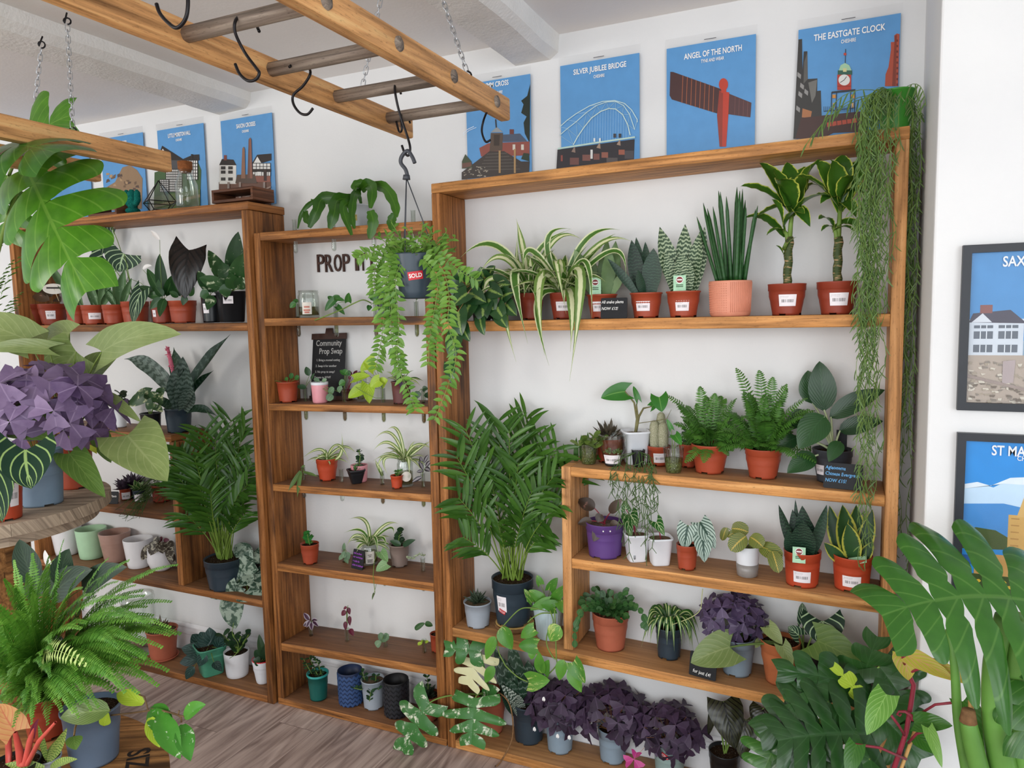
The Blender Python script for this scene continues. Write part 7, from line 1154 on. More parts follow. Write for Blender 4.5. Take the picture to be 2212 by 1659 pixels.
# bottom board of the left unit
q = jar('glass_vase', 'large clear glass vase behind the big fern, left bottom board', 305, 1420, lambda x: ZL5, -.13, 68, 128, .96, None, 0)
p = pot('potted_succulent', 'mixed red succulent in a clay pot with saucer, beside the glass vase', 'plant', 354, 1430, ZL5, 66, 60, M_CLAY2, 'lip', rb=.78, soil=M_GRIT, notch=False); b = MB(); b.lathe([(.001, .001), (p.rt*.86, .0005), (p.rt*.98, .012), (p.rt*.94, .013), (p.rt*.8, .004)], p.c, 36); b.obj('saucer', M_CLAY2, p.root); rosette(p, 30, 14, 40, 8, leafmat('red_green_leaf', '#4a2f28', '#5f5a34', 'plain', '#7a4a3c', .4), 97, (.2, 1.2))
p = pot('potted_peperomia', 'dark glossy plant in a square jade green pot on the left bottom board', 'plant', 458, 1462, ZL5, 62, 58, M_JADE, 'square', rb=.72, notch=False); leaves(p, [(440, 1400, 415, 1370, 32, 0, 0), (450, 1395, 432, 1365, 30, 0, 0), (460, 1395, 452, 1355, 30, .02, .02), (440, 1410, 392, 1400, 30, -.03, -.05), (430, 1425, 388, 1432, 26, -.06, -.08), (420, 1440, 402, 1468, 20, -.07, -.09), (470, 1400, 482, 1375, 26, 0, 0), (445, 1412, 430, 1440, 24, -.06, -.08), (462, 1430, 480, 1450, 18, -.08, -.1)], leafmat('blue_black_leaf', '#1d332c', '#33504a', 'veins', '#5a7a72', .25, n=4, th=.46, amt=.6, mid=.03), 'ovate', 0, stem=L_STEM, sr=.002)
p = pot('potted_jade', 'jade plant in a plain white pot on the left bottom board', 'plant', 514, 1468, ZL5, 54, 50, M_WHITE, 'cup', rb=.84, notch=False); stemleaf(p, [[(512, 1390, 0)], [(496, 1385, 0), (480, 1372, -.02)], [(528, 1385, 0), (538, 1370, 0)], [(520, 1375, 0)], [(505, 1370, .01)]], L_JADE, 12, 19, 98, 9, 'obov', r=.004)
p = pot('potted_jade', 'dark-leaved plant in a tall white pot with a red rim, beside the side panel', 'plant', 570, 1479, ZL5, 44, 46, M_WPL, 'cup', rb=.66, notch=False, y=-.13); leaves(p, [(566, 1420, 550, 1405, 20, 0, 0), (570, 1420, 560, 1370, 16, 0, 0), (562, 1430, 548, 1428, 20, -.03, -.05), (572, 1425, 572, 1395, 18, 0, 0)], L_JADE, 'ovate', 0, stem=L_STEM); b = MB(); b.lathe([(p.rt*.99, p.h*.97), (p.rt*1.0, p.h*1.03), (p.rt*.93, p.h*1.03)], p.c, 32); b.obj('inner_rim', M_RED, p.pot)
# ================================================================ cable-drum tables with plants in the left foreground
W_DRUM = wood('weathered_drum_wood', '#64564a', '#8c7d6c', '#a89a86', '#4a3c2e', .3, 50, .4, .75); W_DRUM2 = wood('brown_drum_wood', '#4a2f18', '#7a5530', '#a57c4c', '#2c1a0c', .3, 50, .6, .7)
def drum(label, c, r, zt, mat, core, t=.045, layers=2):
    d = thing('cable_drum_table', label, 'table', V(c[0], c[1], 0))
    def planks(name, z0, z1, rr, ang, parent):
        m = MB(); n = 7; ca, sa = math.cos(ang), math.sin(ang)
        for i in range(n):
            a0, a1 = -rr+2*rr*i/n+.0012, -rr+2*rr*(i+1)/n-.0012; K = 8; top = []; ou = R(0, 40)
            ys = [lerp(a0, a1, k/K) for k in range(K+1)]; ed = [(y, math.sqrt(max(0, rr*rr-y*y))) for y in ys]; loop = [(x, y) for y, x in ed]+[(-x, y) for y, x in reversed(ed)]
            P_ = [V(c[0]+x*ca-y*sa, c[1]+x*sa+y*ca, 0) for x, y in loop]; N = len(P_); uv = [(x+ou, y+ou) for x, y in loop]
            m.add([p+V(0, 0, z1) for p in P_], [tuple(range(N-1, -1, -1))], uv); m.add([p+V(0, 0, z0) for p in P_], [tuple(range(N))], uv)
            for j in range(N):
                q0, q1 = P_[j], P_[(j+1) % N]; m.add([q0+V(0, 0, z0), q1+V(0, 0, z0), q1+V(0, 0, z1), q0+V(0, 0, z1)], [(3, 2, 1, 0)], [(uv[j][0]*.3, uv[j][1]*2), (uv[(j+1) % N][0]*.3, uv[(j+1) % N][1]*2), (uv[(j+1) % N][0]*.3, uv[(j+1) % N][1]*2+t), (uv[j][0]*.3, uv[j][1]*2+t)])
        return m.obj(name, mat, parent, False)
    top = planks('top_disc', zt-t, zt, r, .5, d)
    if layers > 1: planks('lower_layer', zt-2*t, zt-t-.0005, r*.90, 1.2, d)
    m = MB(); m.lathe([(core, t), (core, zt-layers*t)], V(c[0], c[1], 0), 28); m.obj('core', W_DRUM2, d); planks('bottom_disc', 0.001, t, r*.95, .2, d); return d, top
ZU, ZL = 1.05, .60
drum('grey weathered cable drum table at left carrying the lavender shamrock', (-1.641, -.973), .465, ZU, W_DRUM, .17)
d2, top2 = drum('brown cable drum table with black stencilled letters, lower left corner', (-.45, -1.76), .485, ZL, W_DRUM2, .19, .04, 1)
q = atz(305, 1625, ZL); text_obj('SIZ', .075, M_INKD, d2, q+V(0, 0, .0006), V(.55, -.35, 0), V(.35, .55, 0), 'stencil_lettering', .01, .9) if False else text_obj('ZIS', .078, M_INKD, d2, atz(298, 1640, ZL)+V(0, 0, .0006), atz(305, 1590, ZL)-atz(292, 1680, ZL), atz(250, 1630, ZL)-atz(300, 1630, ZL), 'stencil_lettering', .012, .9)
# lavender shamrock
p = pot('potted_purple_oxalis', 'lavender-purple shamrock in a blue-grey pot on the weathered drum table', 'plant', 92, 1096, ZU, 96, 118, plain('sky_grey_plastic', '#7f97ad', .45, .45, 0, .04, 14), 'nursery', rb=.84)
oxalis(p, 95, 875, 150, 92, 46, 47, L_OXL, 101, (), -.3, .8)
# broad pale philodendron behind it
p = pot('potted_philodendron', 'plant with broad pale green leaves in a terracotta pot behind the lavender shamrock', 'plant', 165, 1058, ZU, 76, 108, M_TERRA, 'nursery', rb=.84)
pet = plain('olive_petiole', '#7a8f44', .5, .3, 0, .1)
leaves(p, [(220, 760, 392, 722, 80, -.08, -.12), (275, 940, 362, 1040, 120, -.12, -.18), (165, 760, 130, 830, 110, -.05, -.03), (195, 800, 255, 770, 60, .05, .08), (60, 735, -70, 690, 90, -.1, -.2), (105, 752, -40, 760, 36, -.12, -.2), (150, 980, 228, 1075, 62, -.20, -.24, L_PHILG), (235, 860, 305, 912, 30, -.05, -.05), (215, 940, 240, 1000, 44, .0, .0, L_PHILG), (150, 720, 95, 722, 60, .02, .03), (85, 720, 100, 735, 40, .0, .0)], L_PHIL, 'heart', .2, stem=pet, sr=.0035, nv=8)
leaves(p, [(20, 890, 118, 950, 110, -.25, -.30), (20, 890, -60, 905, 90, -.25, -.32)], L_PHILG, 'ovate', .1, nv=8)
b = MB(); o = W(p, 200, 966, -.05); b.hexa([o+V(.022*(1 if i & 1 else -1), 0, .012*(1 if i & 4 else -1)-(.014 if i & 1 else 0))+V(0, .001 if i & 2 else 0, 0) for i in range(8)]); b.obj('plant_tag', plain('neon_yellow_card', '#d3e02a', .5), p.root, False)
# white-veined anthurium at the very left
p = pot('potted_anthurium', 'white-veined heart-leaved plant in a labelled terracotta pot, left edge of the drum table', 'plant', 8, 1128, ZU, 86, 100, M_TERRA_O, 'nursery', rb=.82, sticker=(.62, .25, .3, .8))
leaves(p, [(55, 972, 68, 1056, 112, -.12, -.16), (-10, 1010, 5, 1128, 80, -.10, -.14)], leafmat('bright_veined_velvet_leaf', '#1a3a2a', '#284a34', 'veins', '#a9c97a', .45, n=3, th=.455, mid=.05, slope=.9, amt=.9), 'heart', .5, stem=L_STEM, sr=.003, nv=10)
# sunlit monstera above
MY = -1.15
p = pot('potted_monstera', 'bright sunlit monstera reaching in at the top left above the drum table', 'plant', -70, 1080, ZU, 110, 110, M_BLACK, 'nursery', rb=.85)
s = MB(); p.y = MY
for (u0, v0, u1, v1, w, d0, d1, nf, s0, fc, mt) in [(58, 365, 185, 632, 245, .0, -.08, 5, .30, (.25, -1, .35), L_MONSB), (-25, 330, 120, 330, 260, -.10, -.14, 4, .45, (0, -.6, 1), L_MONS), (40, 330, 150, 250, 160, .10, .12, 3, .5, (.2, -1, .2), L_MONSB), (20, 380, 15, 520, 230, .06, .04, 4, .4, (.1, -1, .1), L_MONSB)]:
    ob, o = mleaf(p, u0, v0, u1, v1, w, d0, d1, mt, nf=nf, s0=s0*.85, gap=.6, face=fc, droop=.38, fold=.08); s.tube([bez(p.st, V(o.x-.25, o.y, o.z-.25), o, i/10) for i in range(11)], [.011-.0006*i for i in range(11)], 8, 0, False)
s.obj('petiole', L_STEM, p.root)
# pale fern at the left border
p = pot('potted_fern', 'pale feathery fern at the far left border beside the brown side panel', 'fern', -60, 1000, ZU, 90, 60, M_TERRA_D, 'nursery', rb=.85)
fern(p, 6, 60, 100, L_FERNB, 22, 7, 103, (.6, 1.3), 18, .3, [(30, 470, 0), (72, 525, 0), (30, 560, 0), (50, 630, -.02), (40, 690, -.03), (20, 720, -.05), (45, 655, -.03), (10, 600, 0)], .6, -.3)
# big fern and companions on the lower drum
p = pot('potted_fern', 'huge bright green sword fern filling the lower left corner', 'fern', 105, 1570, ZL, 96, 84, M_TERRA_D, 'nursery', rb=.8, y=-1.42)
random.seed(105); b = MB()
for (u, v, dy) in [(138, 1165, .0), (30, 1210, .0), (70, 1195, .05), (235, 1205, .02), (280, 1210, .0), (385, 1220, .0), (330, 1235, .05), (372, 1300, -.02), (392, 1370, -.05), (365, 1450, -.10), (330, 1470, -.12), (345, 1340, -.05), (-20, 1260, 0), (-40, 1330, -.05), (-50, 1420, -.1), (-20, 1500, -.15), (60, 1520, -.2), (120, 1500, -.2), (180, 1490, -.22), (230, 1480, -.2), (100, 1440, -.22), (160, 1430, -.22), (210, 1420, -.2), (280, 1420, -.15), (300, 1390, -.12), (60, 1430, -.2), (20, 1390, -.15), (90, 1330, -.15), (180, 1300, -.1), (170, 1230, -.02), (110, 1240, -.05), (250, 1280, -.05), (290, 1300, -.06), (40, 1290, -.1), (150, 1350, -.15), (220, 1350, -.12), (320, 1290, 0), (-10, 1350, -.1), (10, 1450, -.18), (250, 1440, -.2), (310, 1500, -.16), (140, 1470, -.25), (280, 1250, .03), (60, 1360, -.14), (200, 1250, .0), (355, 1410, -.06), (380, 1260, -.02), (345, 1270, .02)]:
    pass
FR_ = [(138, 1165, .0), (30, 1210, .0), (70, 1195, .05), (235, 1205, .02), (280, 1210, .0), (385, 1220, .0), (330, 1235, .05), (372, 1300, -.02), (392, 1370, -.05), (365, 1450, -.10), (330, 1470, -.12), (345, 1340, -.05)]+[(130+R(.55, 1.15)*235*math.cos(a), 1385-R(.3, 1.0)*190*math.sin(a), R(-.22, .02)) for a in [R(-1.0, 4.14) for _ in range(104)]]+[(R(-30, 320), R(1330, 1500), R(-.26, -.12)) for _ in range(40)]+[(R(-30, 215), R(1470, 1575), R(-.24, -.12)) for _ in range(34)]
for (u, v, dy) in FR_:
    t = W(p, u, v, dy); L = (t-p.st).length; frond(b, p.st+V(R(-.03, .03), R(-.03, .03), 0), t, V(0, R(-.03, .0), L*.22+.02), 17*p.k*R(.8, 1.15), 6.2*p.k, max(22, int(L/.0115)), V(R(-.3, .3), -.6, 1), 0, lambda t: (.55+.45*math.sin(math.pi*min(1, t*1.1)))*(1-.6*sm((t-.75)/.25)), .25, .0014, .12, 2, None, .12)
b.obj('foliage', L_FERNB, p.root); b = MB(); frond(b, p.st, W(p, 190, 1440, -.28), V(-.06, -.04, .16), 24*p.k, 10*p.k, 20, (0, -1, .6), 0, None, .2, .0014, .2, 2, None, .3); b.obj('young_frond', leafmat('pale_young_frond', '#9ab35a', '#bcd07c', 'plain', '#d3dfa0', .5), p.root, True, 'pale yellow-green young frond')
p = pot('potted_peace_lily', 'broad dark peace lily with one white flower behind the huge fern', 'plant', 90, 1530, ZL, 100, 80, M_BLACK, 'nursery', rb=.82, y=-1.25)
leaves(p, [(75, 1260, 42, 1165, 50, 0, 0), (130, 1260, 150, 1185, 44, 0, 0), (110, 1290, 200, 1230, 60, .0, .0), (180, 1270, 275, 1225, 50, .02, .02), (60, 1290, 130, 1235, 50, .03, .03)], leafmat('dusty_dark_leaf', '#24382a', '#3c5240', 'veins', '#566b54', .4, n=8, th=.46, amt=.4), 'ovate', .05, stem=L_STEM)
b = MB(); o = W(p, 108, 1218, 0); blade(b, o, W(p, 97, 1188, -.01), 24*p.k, 'heart', None, (0, -1, .2), .3, 8, 6, 0, .2); b.obj('white_flower', plain('white_petal', '#e6dfe8', .5), p.root, True, 'white flower'); s = MB(); s.tube([p.st, W(p, 110, 1260), o], .002, 5); s.obj('flower_stem', L_STEM, p.root)
p = pot('potted_hoya', 'grey-blue pot of long arching leaves and speckled vine on the lettered drum table', 'plant', 207, 1662, ZL, 122, 108, plain('dusk_blue_plastic', '#5c6c80', .4, .45, 0, .04, 14), 'lip', rb=.78, notch=False)
L_HOYS = leafmat('speckled_hoya_leaf', '#3a7a28', '#5a9a3a', 'splash', '#dfe8cf', .3, th=.66, sc=6)
leaves(p, [(238, 1535, 130, 1550, 50, -.08, -.12, leafmat('long_olive_leaf', '#566b34', '#7a8f4c', 'veins', '#9cae68', .35, n=9, th=.46, amt=.4, mid=.05)), (190, 1510, 110, 1530, 44, .05, .05, L_PHILG), (225, 1568, 235, 1540, 24, -.02, -.02, L_LIME), (205, 1575, 170, 1555, 24, -.03, -.03, L_PHILG), (160, 1590, 165, 1620, 30, -.14, -.16, L_PHILG)], L_PHILG, 'ovate', 0, stem=plain('brown_petiole', '#8a6a44', .5), sr=.003)
leaves(p, [(310, 1520, 252, 1498, 34, -.02, -.02, L_LIME), (326, 1535, 382, 1600, 40, -.04, -.07), (330, 1525, 375, 1560, 30, -.02, -.04), (325, 1550, 345, 1615, 30, -.06, -.08, L_LIME), (398, 1548, 445, 1522, 30, -.05, -.06), (395, 1565, 412, 1645, 36, -.06, -.10), (345, 1545, 390, 1640, 44, -.07, -.11)], L_HOYS, 'lance', 0, fold=.25)
s = MB(); s.tube(vine(p, [(240, 1545, p.y), (285, 1540, p.y-.02), (320, 1535, p.y-.03), (335, 1532, p.y-.03), (385, 1545, p.y-.05), (392, 1560, p.y-.05)], 1), .0022, 6); s.tube([W(p, 320, 1535, -.03), W(p, 312, 1505, -.02), W(p, 300, 1500, -.02)], .0018, 5); s.tube([W(p, 385, 1545, -.05), W(p, 387, 1535, -.05)], .002, 5); s.tube([W(p, 385, 1545, -.05), W(p, 398, 1548, -.05)], .002, 5); s.obj('vine', L_STEMB, p.root)
p = pot('potted_red_philodendron', 'plant with an orange new leaf and thick red stems in the lower left corner', 'plant', 40, 1730, ZL, 100, 60, M_BLACK, 'nursery', rb=.8, soil=M_SOIL)
leaves(p, [(32, 1580, -2, 1520, 62, -.02, -.02), (-10, 1560, -40, 1480, 60, .04, .04, L_PHILG), (70, 1590, 84, 1552, 12, 0, 0, L_TRAM)], leafmat('orange_new_leaf', '#c98a52', '#dca86e', 'veins', '#c9564a', .4, n=5, th=.46, amt=.6, mid=.05, trans=.2), 'heart', .2)
s = MB()
for pts, r_ in (([(45, 1650, 0), (42, 1620, 0), (32, 1580, -.02)], .010), ([(20, 1660, 0), (18, 1600, 0), (22, 1560, 0)], .008), ([(55, 1650, 0), (65, 1600, 0), (74, 1570, 0)], .008), ([(60, 1650, 0), (85, 1600, -.02), (120, 1560, -.03)], .006)): s.tube([p.st]+[W(p, *q) for q in pts], [r_*1.2, r_, r_*.9, r_*.5], 8, 0, False)
s.obj('stem', plain('coral_stem', '#c25248', .4, .4, 0, .12, 12), p.root)
p = pot('potted_variegated_plant', 'small striped yellow-green sword plant at the bottom left corner', 'plant', 105, 1700, ZL, 60, 50, M_LGREY, 'lip', rb=.8, notch=False)
swords(p, [(100, 1640, 82, 1565, 12, -.02), (104, 1640, 145, 1572, 22, -.03), (108, 1645, 168, 1640, 18, -.06), (95, 1645, 10, 1650, 22, -.08), (100, 1645, 60, 1690, 18, -.1), (106, 1640, 120, 1600, 18, .02), (110, 1645, 150, 1690, 20, -.08)], leafmat('pale_striped_sword', '#8aa04c', '#aebd6c', 'bands', '#4f7a34', .4, n=14, th=.40), 'lance', .4)
# second hanging ladder at left
HZ2 = 2.29; e = atz(372, 350, HZ2); L2 = thing('ladder_rack', 'second wooden ladder hung from the ceiling at left, mostly hidden by the monstera', 'ladder', V(e.x-.2, e.y-.8, HZ2))
m = MB(); m.hexa([((e.x if i & 1 else e.x-.036), (e.y if i & 2 else -2.6), (HZ2+.034 if i & 4 else HZ2-.034)) for i in range(8)], 1); m.obj('rail', W_LAD, L2, True, None, .006)
m = MB(); m.hexa([((e.x-.36 if i & 1 else e.x-.396), (e.y if i & 2 else -2.6), (HZ2+.034 if i & 4 else HZ2-.034)) for i in range(8)], 1); m.obj('rail', W_LAD, L2, True, None, .006)
for i in range(6):
    m = MB(); y = e.y-.35-.26*i; m.tube([V(e.x-.38, y, HZ2), V(e.x-.02, y, HZ2)], .016, 12); m.obj('rung', W_RUNG, L2)
a = atx(158, 290, e.x-.018); a.z = HZ2+.045; chain('steel chain above the bright monstera, right one of the left pair', a, up_to(a, 150, 140, 2.66)); a = atx(60, 250, e.x-.378); a.z = HZ2+.045; chain('steel chain above the bright monstera, left one of the left pair', a, up_to(a, 84, 150, 2.66))
# ================================================================ posters on the wall and framed prints
_flat = {}
def flat(c):
    if c not in _flat: _flat[c] = plain('print_'+c.strip('#'), c, .35, .4, 0, .03, 20)
    return _flat[c]
M_SLEEVE = glassmat('plastic_sleeve', '#ffffff', .02, .25)
class Art:
    """flat printed picture: coloured shapes in thin layers on one sheet"""
    def __init__(s, y, f=lambda x, v: (x, v)): s.y = y; s.f = f; s.mb = MB(); s.cols = []; s.n = 0
    def P(s, x, v): return aty(*s.f(x, v), s.y-.0011-.00006*s.n)
    def poly(s, col, pts):
        if col not in s.cols: s.cols.append(col)
        s.n += 1; q = [s.P(*p) for p in pts]; s.mb.add(q, [tuple(range(len(q)))], None, s.cols.index(col))
    def stroke(s, col, pts, w):
        for a, b in zip(pts, pts[1:]):
            dx, dy = b[0]-a[0], b[1]-a[1]; l = math.hypot(dx, dy) or 1; nx, ny = -dy/l*w/2, dx/l*w/2; ex, ey = dx/l*w*.2, dy/l*w*.2; s.n -= .96; s.poly(col, [(a[0]+nx-ex, a[1]+ny-ey), (b[0]+nx+ex, b[1]+ny+ey), (b[0]-nx+ex, b[1]-ny+ey), (a[0]-nx-ex, a[1]-ny-ey)])
        s.n += 1
    def rect(s, col, x0, y0, x1, y1): s.poly(col, [(x0, y0), (x1, y0), (x1, y1), (x0, y1)])
    def done(s, parent, name='artwork'): return s.mb.obj(name, [flat(c) for c in s.cols], parent, False)
SKY = '#5a94c8'
def poster(label, tl, tr, h, y, title, tpx, sub, spx, art, sky=SKY, sleeve=True, tsize=1., tw=60):
    """tl,tr: pixels of the upper corners of the sheet; h its height in metres"""
    a = aty(*tl, y); b_ = aty(*tr, y); a.z = b_.z = (a.z+b_.z)/2; o = V((a.x+b_.x)/2, y, a.z-h); t = thing('poster', label, 'poster', o, 'blue landmark posters on the wall'); m = MB(); m.hexa([((b_.x if i & 1 else a.x), (y+.002 if i & 2 else y), (a.z if i & 4 else a.z-h)) for i in range(8)]); m.obj('sheet', flat(sky), t, False)
    if art: A = Art(y); art(A); A.done(t)
    if title:
        c = aty(*tpx, y-.0022); w = b_.x-a.x; x = V(1, 0, 0); text_obj(title, .0265*tsize, M_INKW, t, c, (1, 0, 0), (0, 0, 1), 'title_lettering', .016, .54, fit=tw*mpp(c)*1.08)
        if sub: text_obj(sub, .0155*tsize, M_INKW, t, aty(*spx, y-.0022)-V(0, 0, .0065), (1, 0, 0), (0, 0, 1), 'subtitle_lettering', .01, .6)
    if sleeve:
        m = MB(); m.hexa([((b_.x+.004 if i & 1 else a.x-.004), (y-.0024 if i & 2 else y-.003), (a.z+.028 if i & 4 else a.z-h+.0)) for i in range(8)]) if False else m.hexa([((b_.x+.004 if i & 1 else a.x-.004), (y if i & 2 else y-.0012), (a.z+.030 if i & 4 else a.z+.0015)) for i in range(8)]); m.obj('plastic_sleeve_flap', M_SLEEVE, t, False)
        m = MB(); cx = lerp(a.x, b_.x, .5); m.box((cx-.02, y-.0016, a.z+.0085), (cx+.02, y-.0013, a.z+.0105)); m.obj('tiny_print', flat('#4a4a4c'), t, False)
    return t
PYW = -.012
def f3(x, y): return (1180+x/4.608, y/4.608)
def f2(x, y): return (680+x/3.814, y/3.814)
def f4(x, y): return (1640+x/3.867, y/3.867)
def f1(x, y): return (280+x/3.814, y/3.814)
def art_bridge(A):
    A.f = f3; A.poly('#2f2c30', [(112, 1490), (880, 1385), (870, 1640), (100, 1690)])
    for x, y, c in ((250, 1510, '#8a7468'), (500, 1470, '#a08674'), (700, 1440, '#a08674')): A.poly(c, [(x, y), (x+35, y-60), (x+40, y+10)])
    for x, y, w, h, c in ((145, 1545, 18, 60, '#8f4a40'), (235, 1570, 90, 70, '#6f4a44'), (360, 1540, 80, 60, '#7a5048'), (470, 1530, 60, 60, '#7a5048'), (550, 1515, 65, 55, '#8f5a4c'), (720, 1490, 60, 50, '#9a5a48'), (440, 1490, 22, 90, '#d8d6d2'), (780, 1500, 90, 80, '#4a464a'), (600, 1570, 110, 60, '#57504f')): A.rect(c, x, y, x+w, y+h)
    out = [(135, 1262), (210, 1195), (300, 1130), (430, 1055), (560, 1010), (680, 1000), (780, 1030), (850, 1095), (905, 1190), (905, 1215)]; mid = [(135, 1345), (210, 1280), (300, 1210), (400, 1120), (500, 1050), (600, 1015), (690, 1010), (770, 1050), (830, 1140), (880, 1290)]; inn = [(270, 1440), (310, 1365), (370, 1275), (450, 1175), (540, 1110), (620, 1080), (690, 1085), (760, 1140), (810, 1240), (835, 1345)]
    for k in range(9):
        A.stroke('#9cc3dc', [out[k], mid[k+1] if k < 9 else mid[k]], 4); A.stroke('#8fb6ce', [mid[k], inn[k]], 4); A.stroke('#8fb6ce', [inn[k], mid[k+1]], 4)
    for x in range(330, 830, 26):
        j = max(i for i in range(10) if inn[i][0] <= x); a, b = inn[j], inn[min(9, j+1)]; t = (x-a[0])/max(1, b[0]-a[0]); A.stroke('#8fbbe0', [(x, a[1]+(b[1]-a[1])*t), (x-4, 1440-.12*(x-330))], 3)
    A.stroke('#b9d3d6', out, 9); A.stroke('#b9d3d6', mid, 8); A.stroke('#c4d9d2', inn, 9); A.stroke('#b5cfc4', [(118, 1480), (500, 1420), (880, 1365)], 16)
    for x in (470, 525): A.rect('#d8dcdc', x, 1375, x+18, 1410)
    for x in (668, 720): A.rect('#3c3c40', x, 1330, x+26, 1370)
def art_statue(A):  # a plain rust-coloured column with a slanting board across it
    A.f = f3; A.poly('#49302f', [(1235, 715), (1262, 716), (1750, 890), (1720, 1135), (1250, 990), (1228, 950)]); A.poly('#54393a', [(1800, 925), (2042, 1022), (2032, 1168), (1800, 1135)])
    for k in range(8): x = 1360+k*44; A.stroke('#a8603f', [(x, 752+(x-1360)*.345), (x-10, 1024+(x-1360)*.30)], 5)
    for k in range(4): x = 1880+k*42; A.stroke('#7a5350', [(x, 965+k*16), (x-6, 1140+k*8)], 4)
    A.poly('#b5402f', [(1722, 900), (1822, 920), (1812, 1150), (1790, 1460), (1725, 1460), (1700, 1150)]); A.poly('#8f3a2e', [(1722, 900), (1760, 908), (1750, 1460), (1725, 1460), (1700, 1150)])
    A.poly('#b5402f', [(1764+46*math.cos(i*.3927), 840+62*math.sin(i*.3927)) for i in range(16)]); A.rect('#b5402f', 1742, 870, 1792, 925)
def art_clock(A):
    A.f = f4; A.poly('#3a3836', [(328, 330), (358, 325), (362, 590), (372, 430), (402, 428), (406, 660), (486, 655), (484, 760), (515, 756), (520, 930), (530, 1160), (285, 1160)]); A.poly('#5c5a56', [(375, 520), (402, 440), (406, 660), (370, 700)]); A.poly('#6f6d68', [(410, 690), (484, 665), (470, 800), (440, 860)])
    for x, y in ((320, 600), (345, 690), (330, 760), (380, 740), (312, 880)): A.poly('#8f8d8a', [(x, y), (x+30, y+24), (x+26, y+60), (x-4, y+36)])
    A.poly('#a8704a', [(362, 905), (440, 930), (430, 985), (356, 980)]); A.poly('#4a332e', [(350, 985), (840, 930), (900, 960), (900, 1100), (620, 1110), (520, 1160), (300, 1160)])
    for k in range(6): x = 565+k*42; A.poly('#b5503c', [(x, 1025-k*7), (x+36, 1018-k*6), (x+40, 1052-k*6), (x+4, 1062-k*7)])
    A.poly('#a84a34', [(1128, 296), (1150, 280), (1172, 285), (1160, 720), (1050, 720), (1056, 620), (1080, 560), (1100, 420), (1100, 352), (1130, 350)]); A.poly('#7d3526', [(1132, 300), (1150, 290), (1140, 720), (1110, 720)])
    for y in range(330, 700, 46): A.rect('#6b2c20', 1146, y, 1160, y+18)
    A.stroke('#2c3440', [(722, 410), (718, 540)], 6); A.rect('#b5402f', 706, 442, 728, 462); A.poly('#9fc4a0', [(664, 590), (680, 545), (716, 526), (752, 545), (772, 590)]); A.rect('#2f5a4c', 656, 588, 776, 625); A.rect('#c9c490', 700, 570, 730, 600)
    A.rect('#b03a2c', 652, 624, 768, 752); A.poly('#d8d8d4', [(710+48*math.cos(i*.314), 668+46*math.sin(i*.314)) for i in range(20)]); A.stroke('#2a2a2e', [(676, 690), (710, 668), (730, 640)], 5); A.rect('#8f2f24', 652, 716, 768, 724)
    A.stroke('#2c3038', [(610, 772), (800, 752)], 16)
    for x in (606, 646, 765, 800): A.stroke('#2c3038', [(x, 770), (x-6, 950)], 7)
    for x in (625, 782): A.rect('#c98a3c', x-14, 790, x+14, 820); A.rect('#c9a06a', x-10, 860, x+6, 900)
    A.stroke('#2c3038', [(540, 930), (800, 900)], 5)
    for x in range(540, 800, 16): A.stroke('#2c3038', [(x, 890), (x, 932)], 3)
def art_cross(A):
    A.f = f2; A.poly('#1f2a22', [(1775, 690), (1750, 790), (1700, 830), (1720, 860), (1700, 930), (1745, 960), (1720, 1010), (1730, 1100), (1770, 1180)]); A.poly('#4a5568', [(1545, 1110), (1690, 1100), (1750, 1165), (1550, 1170)]); A.poly('#8a4a40', [(1355, 1220), (1430, 1180), (1770, 1165), (1770, 1280), (1370, 1290)]); A.rect('#6b3a34', 1605, 1065, 1640, 1105)
    for x in (1630, 1700): A.rect('#c9c4b8', x, 1190, x+22, 1235)
    A.poly('#8f9498', [(1450, 1090), (1500, 1045), (1550, 1088)]); A.poly('#57473c', [(1450, 1095), (1550, 1095), (1545, 1240), (1440, 1245)]); A.poly('#3a2f28', [(1475, 1110), (1525, 1110), (1520, 1200), (1475, 1200)]); A.stroke('#2c2620', [(1490, 985), (1495, 1050)], 10)
    A.poly('#3d3531', [(1440, 1245), (1560, 1245), (1700, 1330), (1770, 1330), (1765, 1420), (1210, 1480), (1210, 1420), (1330, 1330)])
    for k in range(6): A.stroke('#57504a', [(1420-k*14, 1270+k*26), (1580+k*22, 1262+k*26)], 7)
    random.seed(3)
    for k in range(34): x, y = R(1220, 1420), R(1370, 1450); A.rect('#a39a8a', x, y, x+R(6, 20), y+R(4, 9)); A.n -= .95
    A.n += 1
    for x in (1515, 1640): A.rect('#a8875c', x, 1240+(x-1515)*-.1, x+16, 1425)
    A.poly('#3f4a34', [(1212, 1330), (1240, 1270), (1290, 1330), (1300, 1380), (1212, 1390)]); A.poly('#6b4a40', [(1215, 1345), (1290, 1335), (1290, 1370), (1215, 1385)]); A.stroke('#d8e4f0', [(1220, 1100), (1260, 1065), (1310, 1042)], 5); A.stroke('#d8e4f0', [(1222, 1116), (1270, 1075), (1330, 1050)], 4)
    A.poly('#2c3a2c', [(1700, 1310), (1720, 1260), (1765, 1265), (1768, 1330)])
def timber(A, x0, y0, x1, y1, n=4, m=3, g=5):
    A.rect('#dcdad6', x0, y0, x1, y1)
    for i in range(n+1): A.stroke('#26221f', [(x0+(x1-x0)*i/n, y0), (x0+(x1-x0)*i/n, y1)], g)
    for i in range(m+1): A.stroke('#26221f', [(x0, y0+(y1-y0)*i/m), (x1, y0+(y1-y0)*i/m)], g)
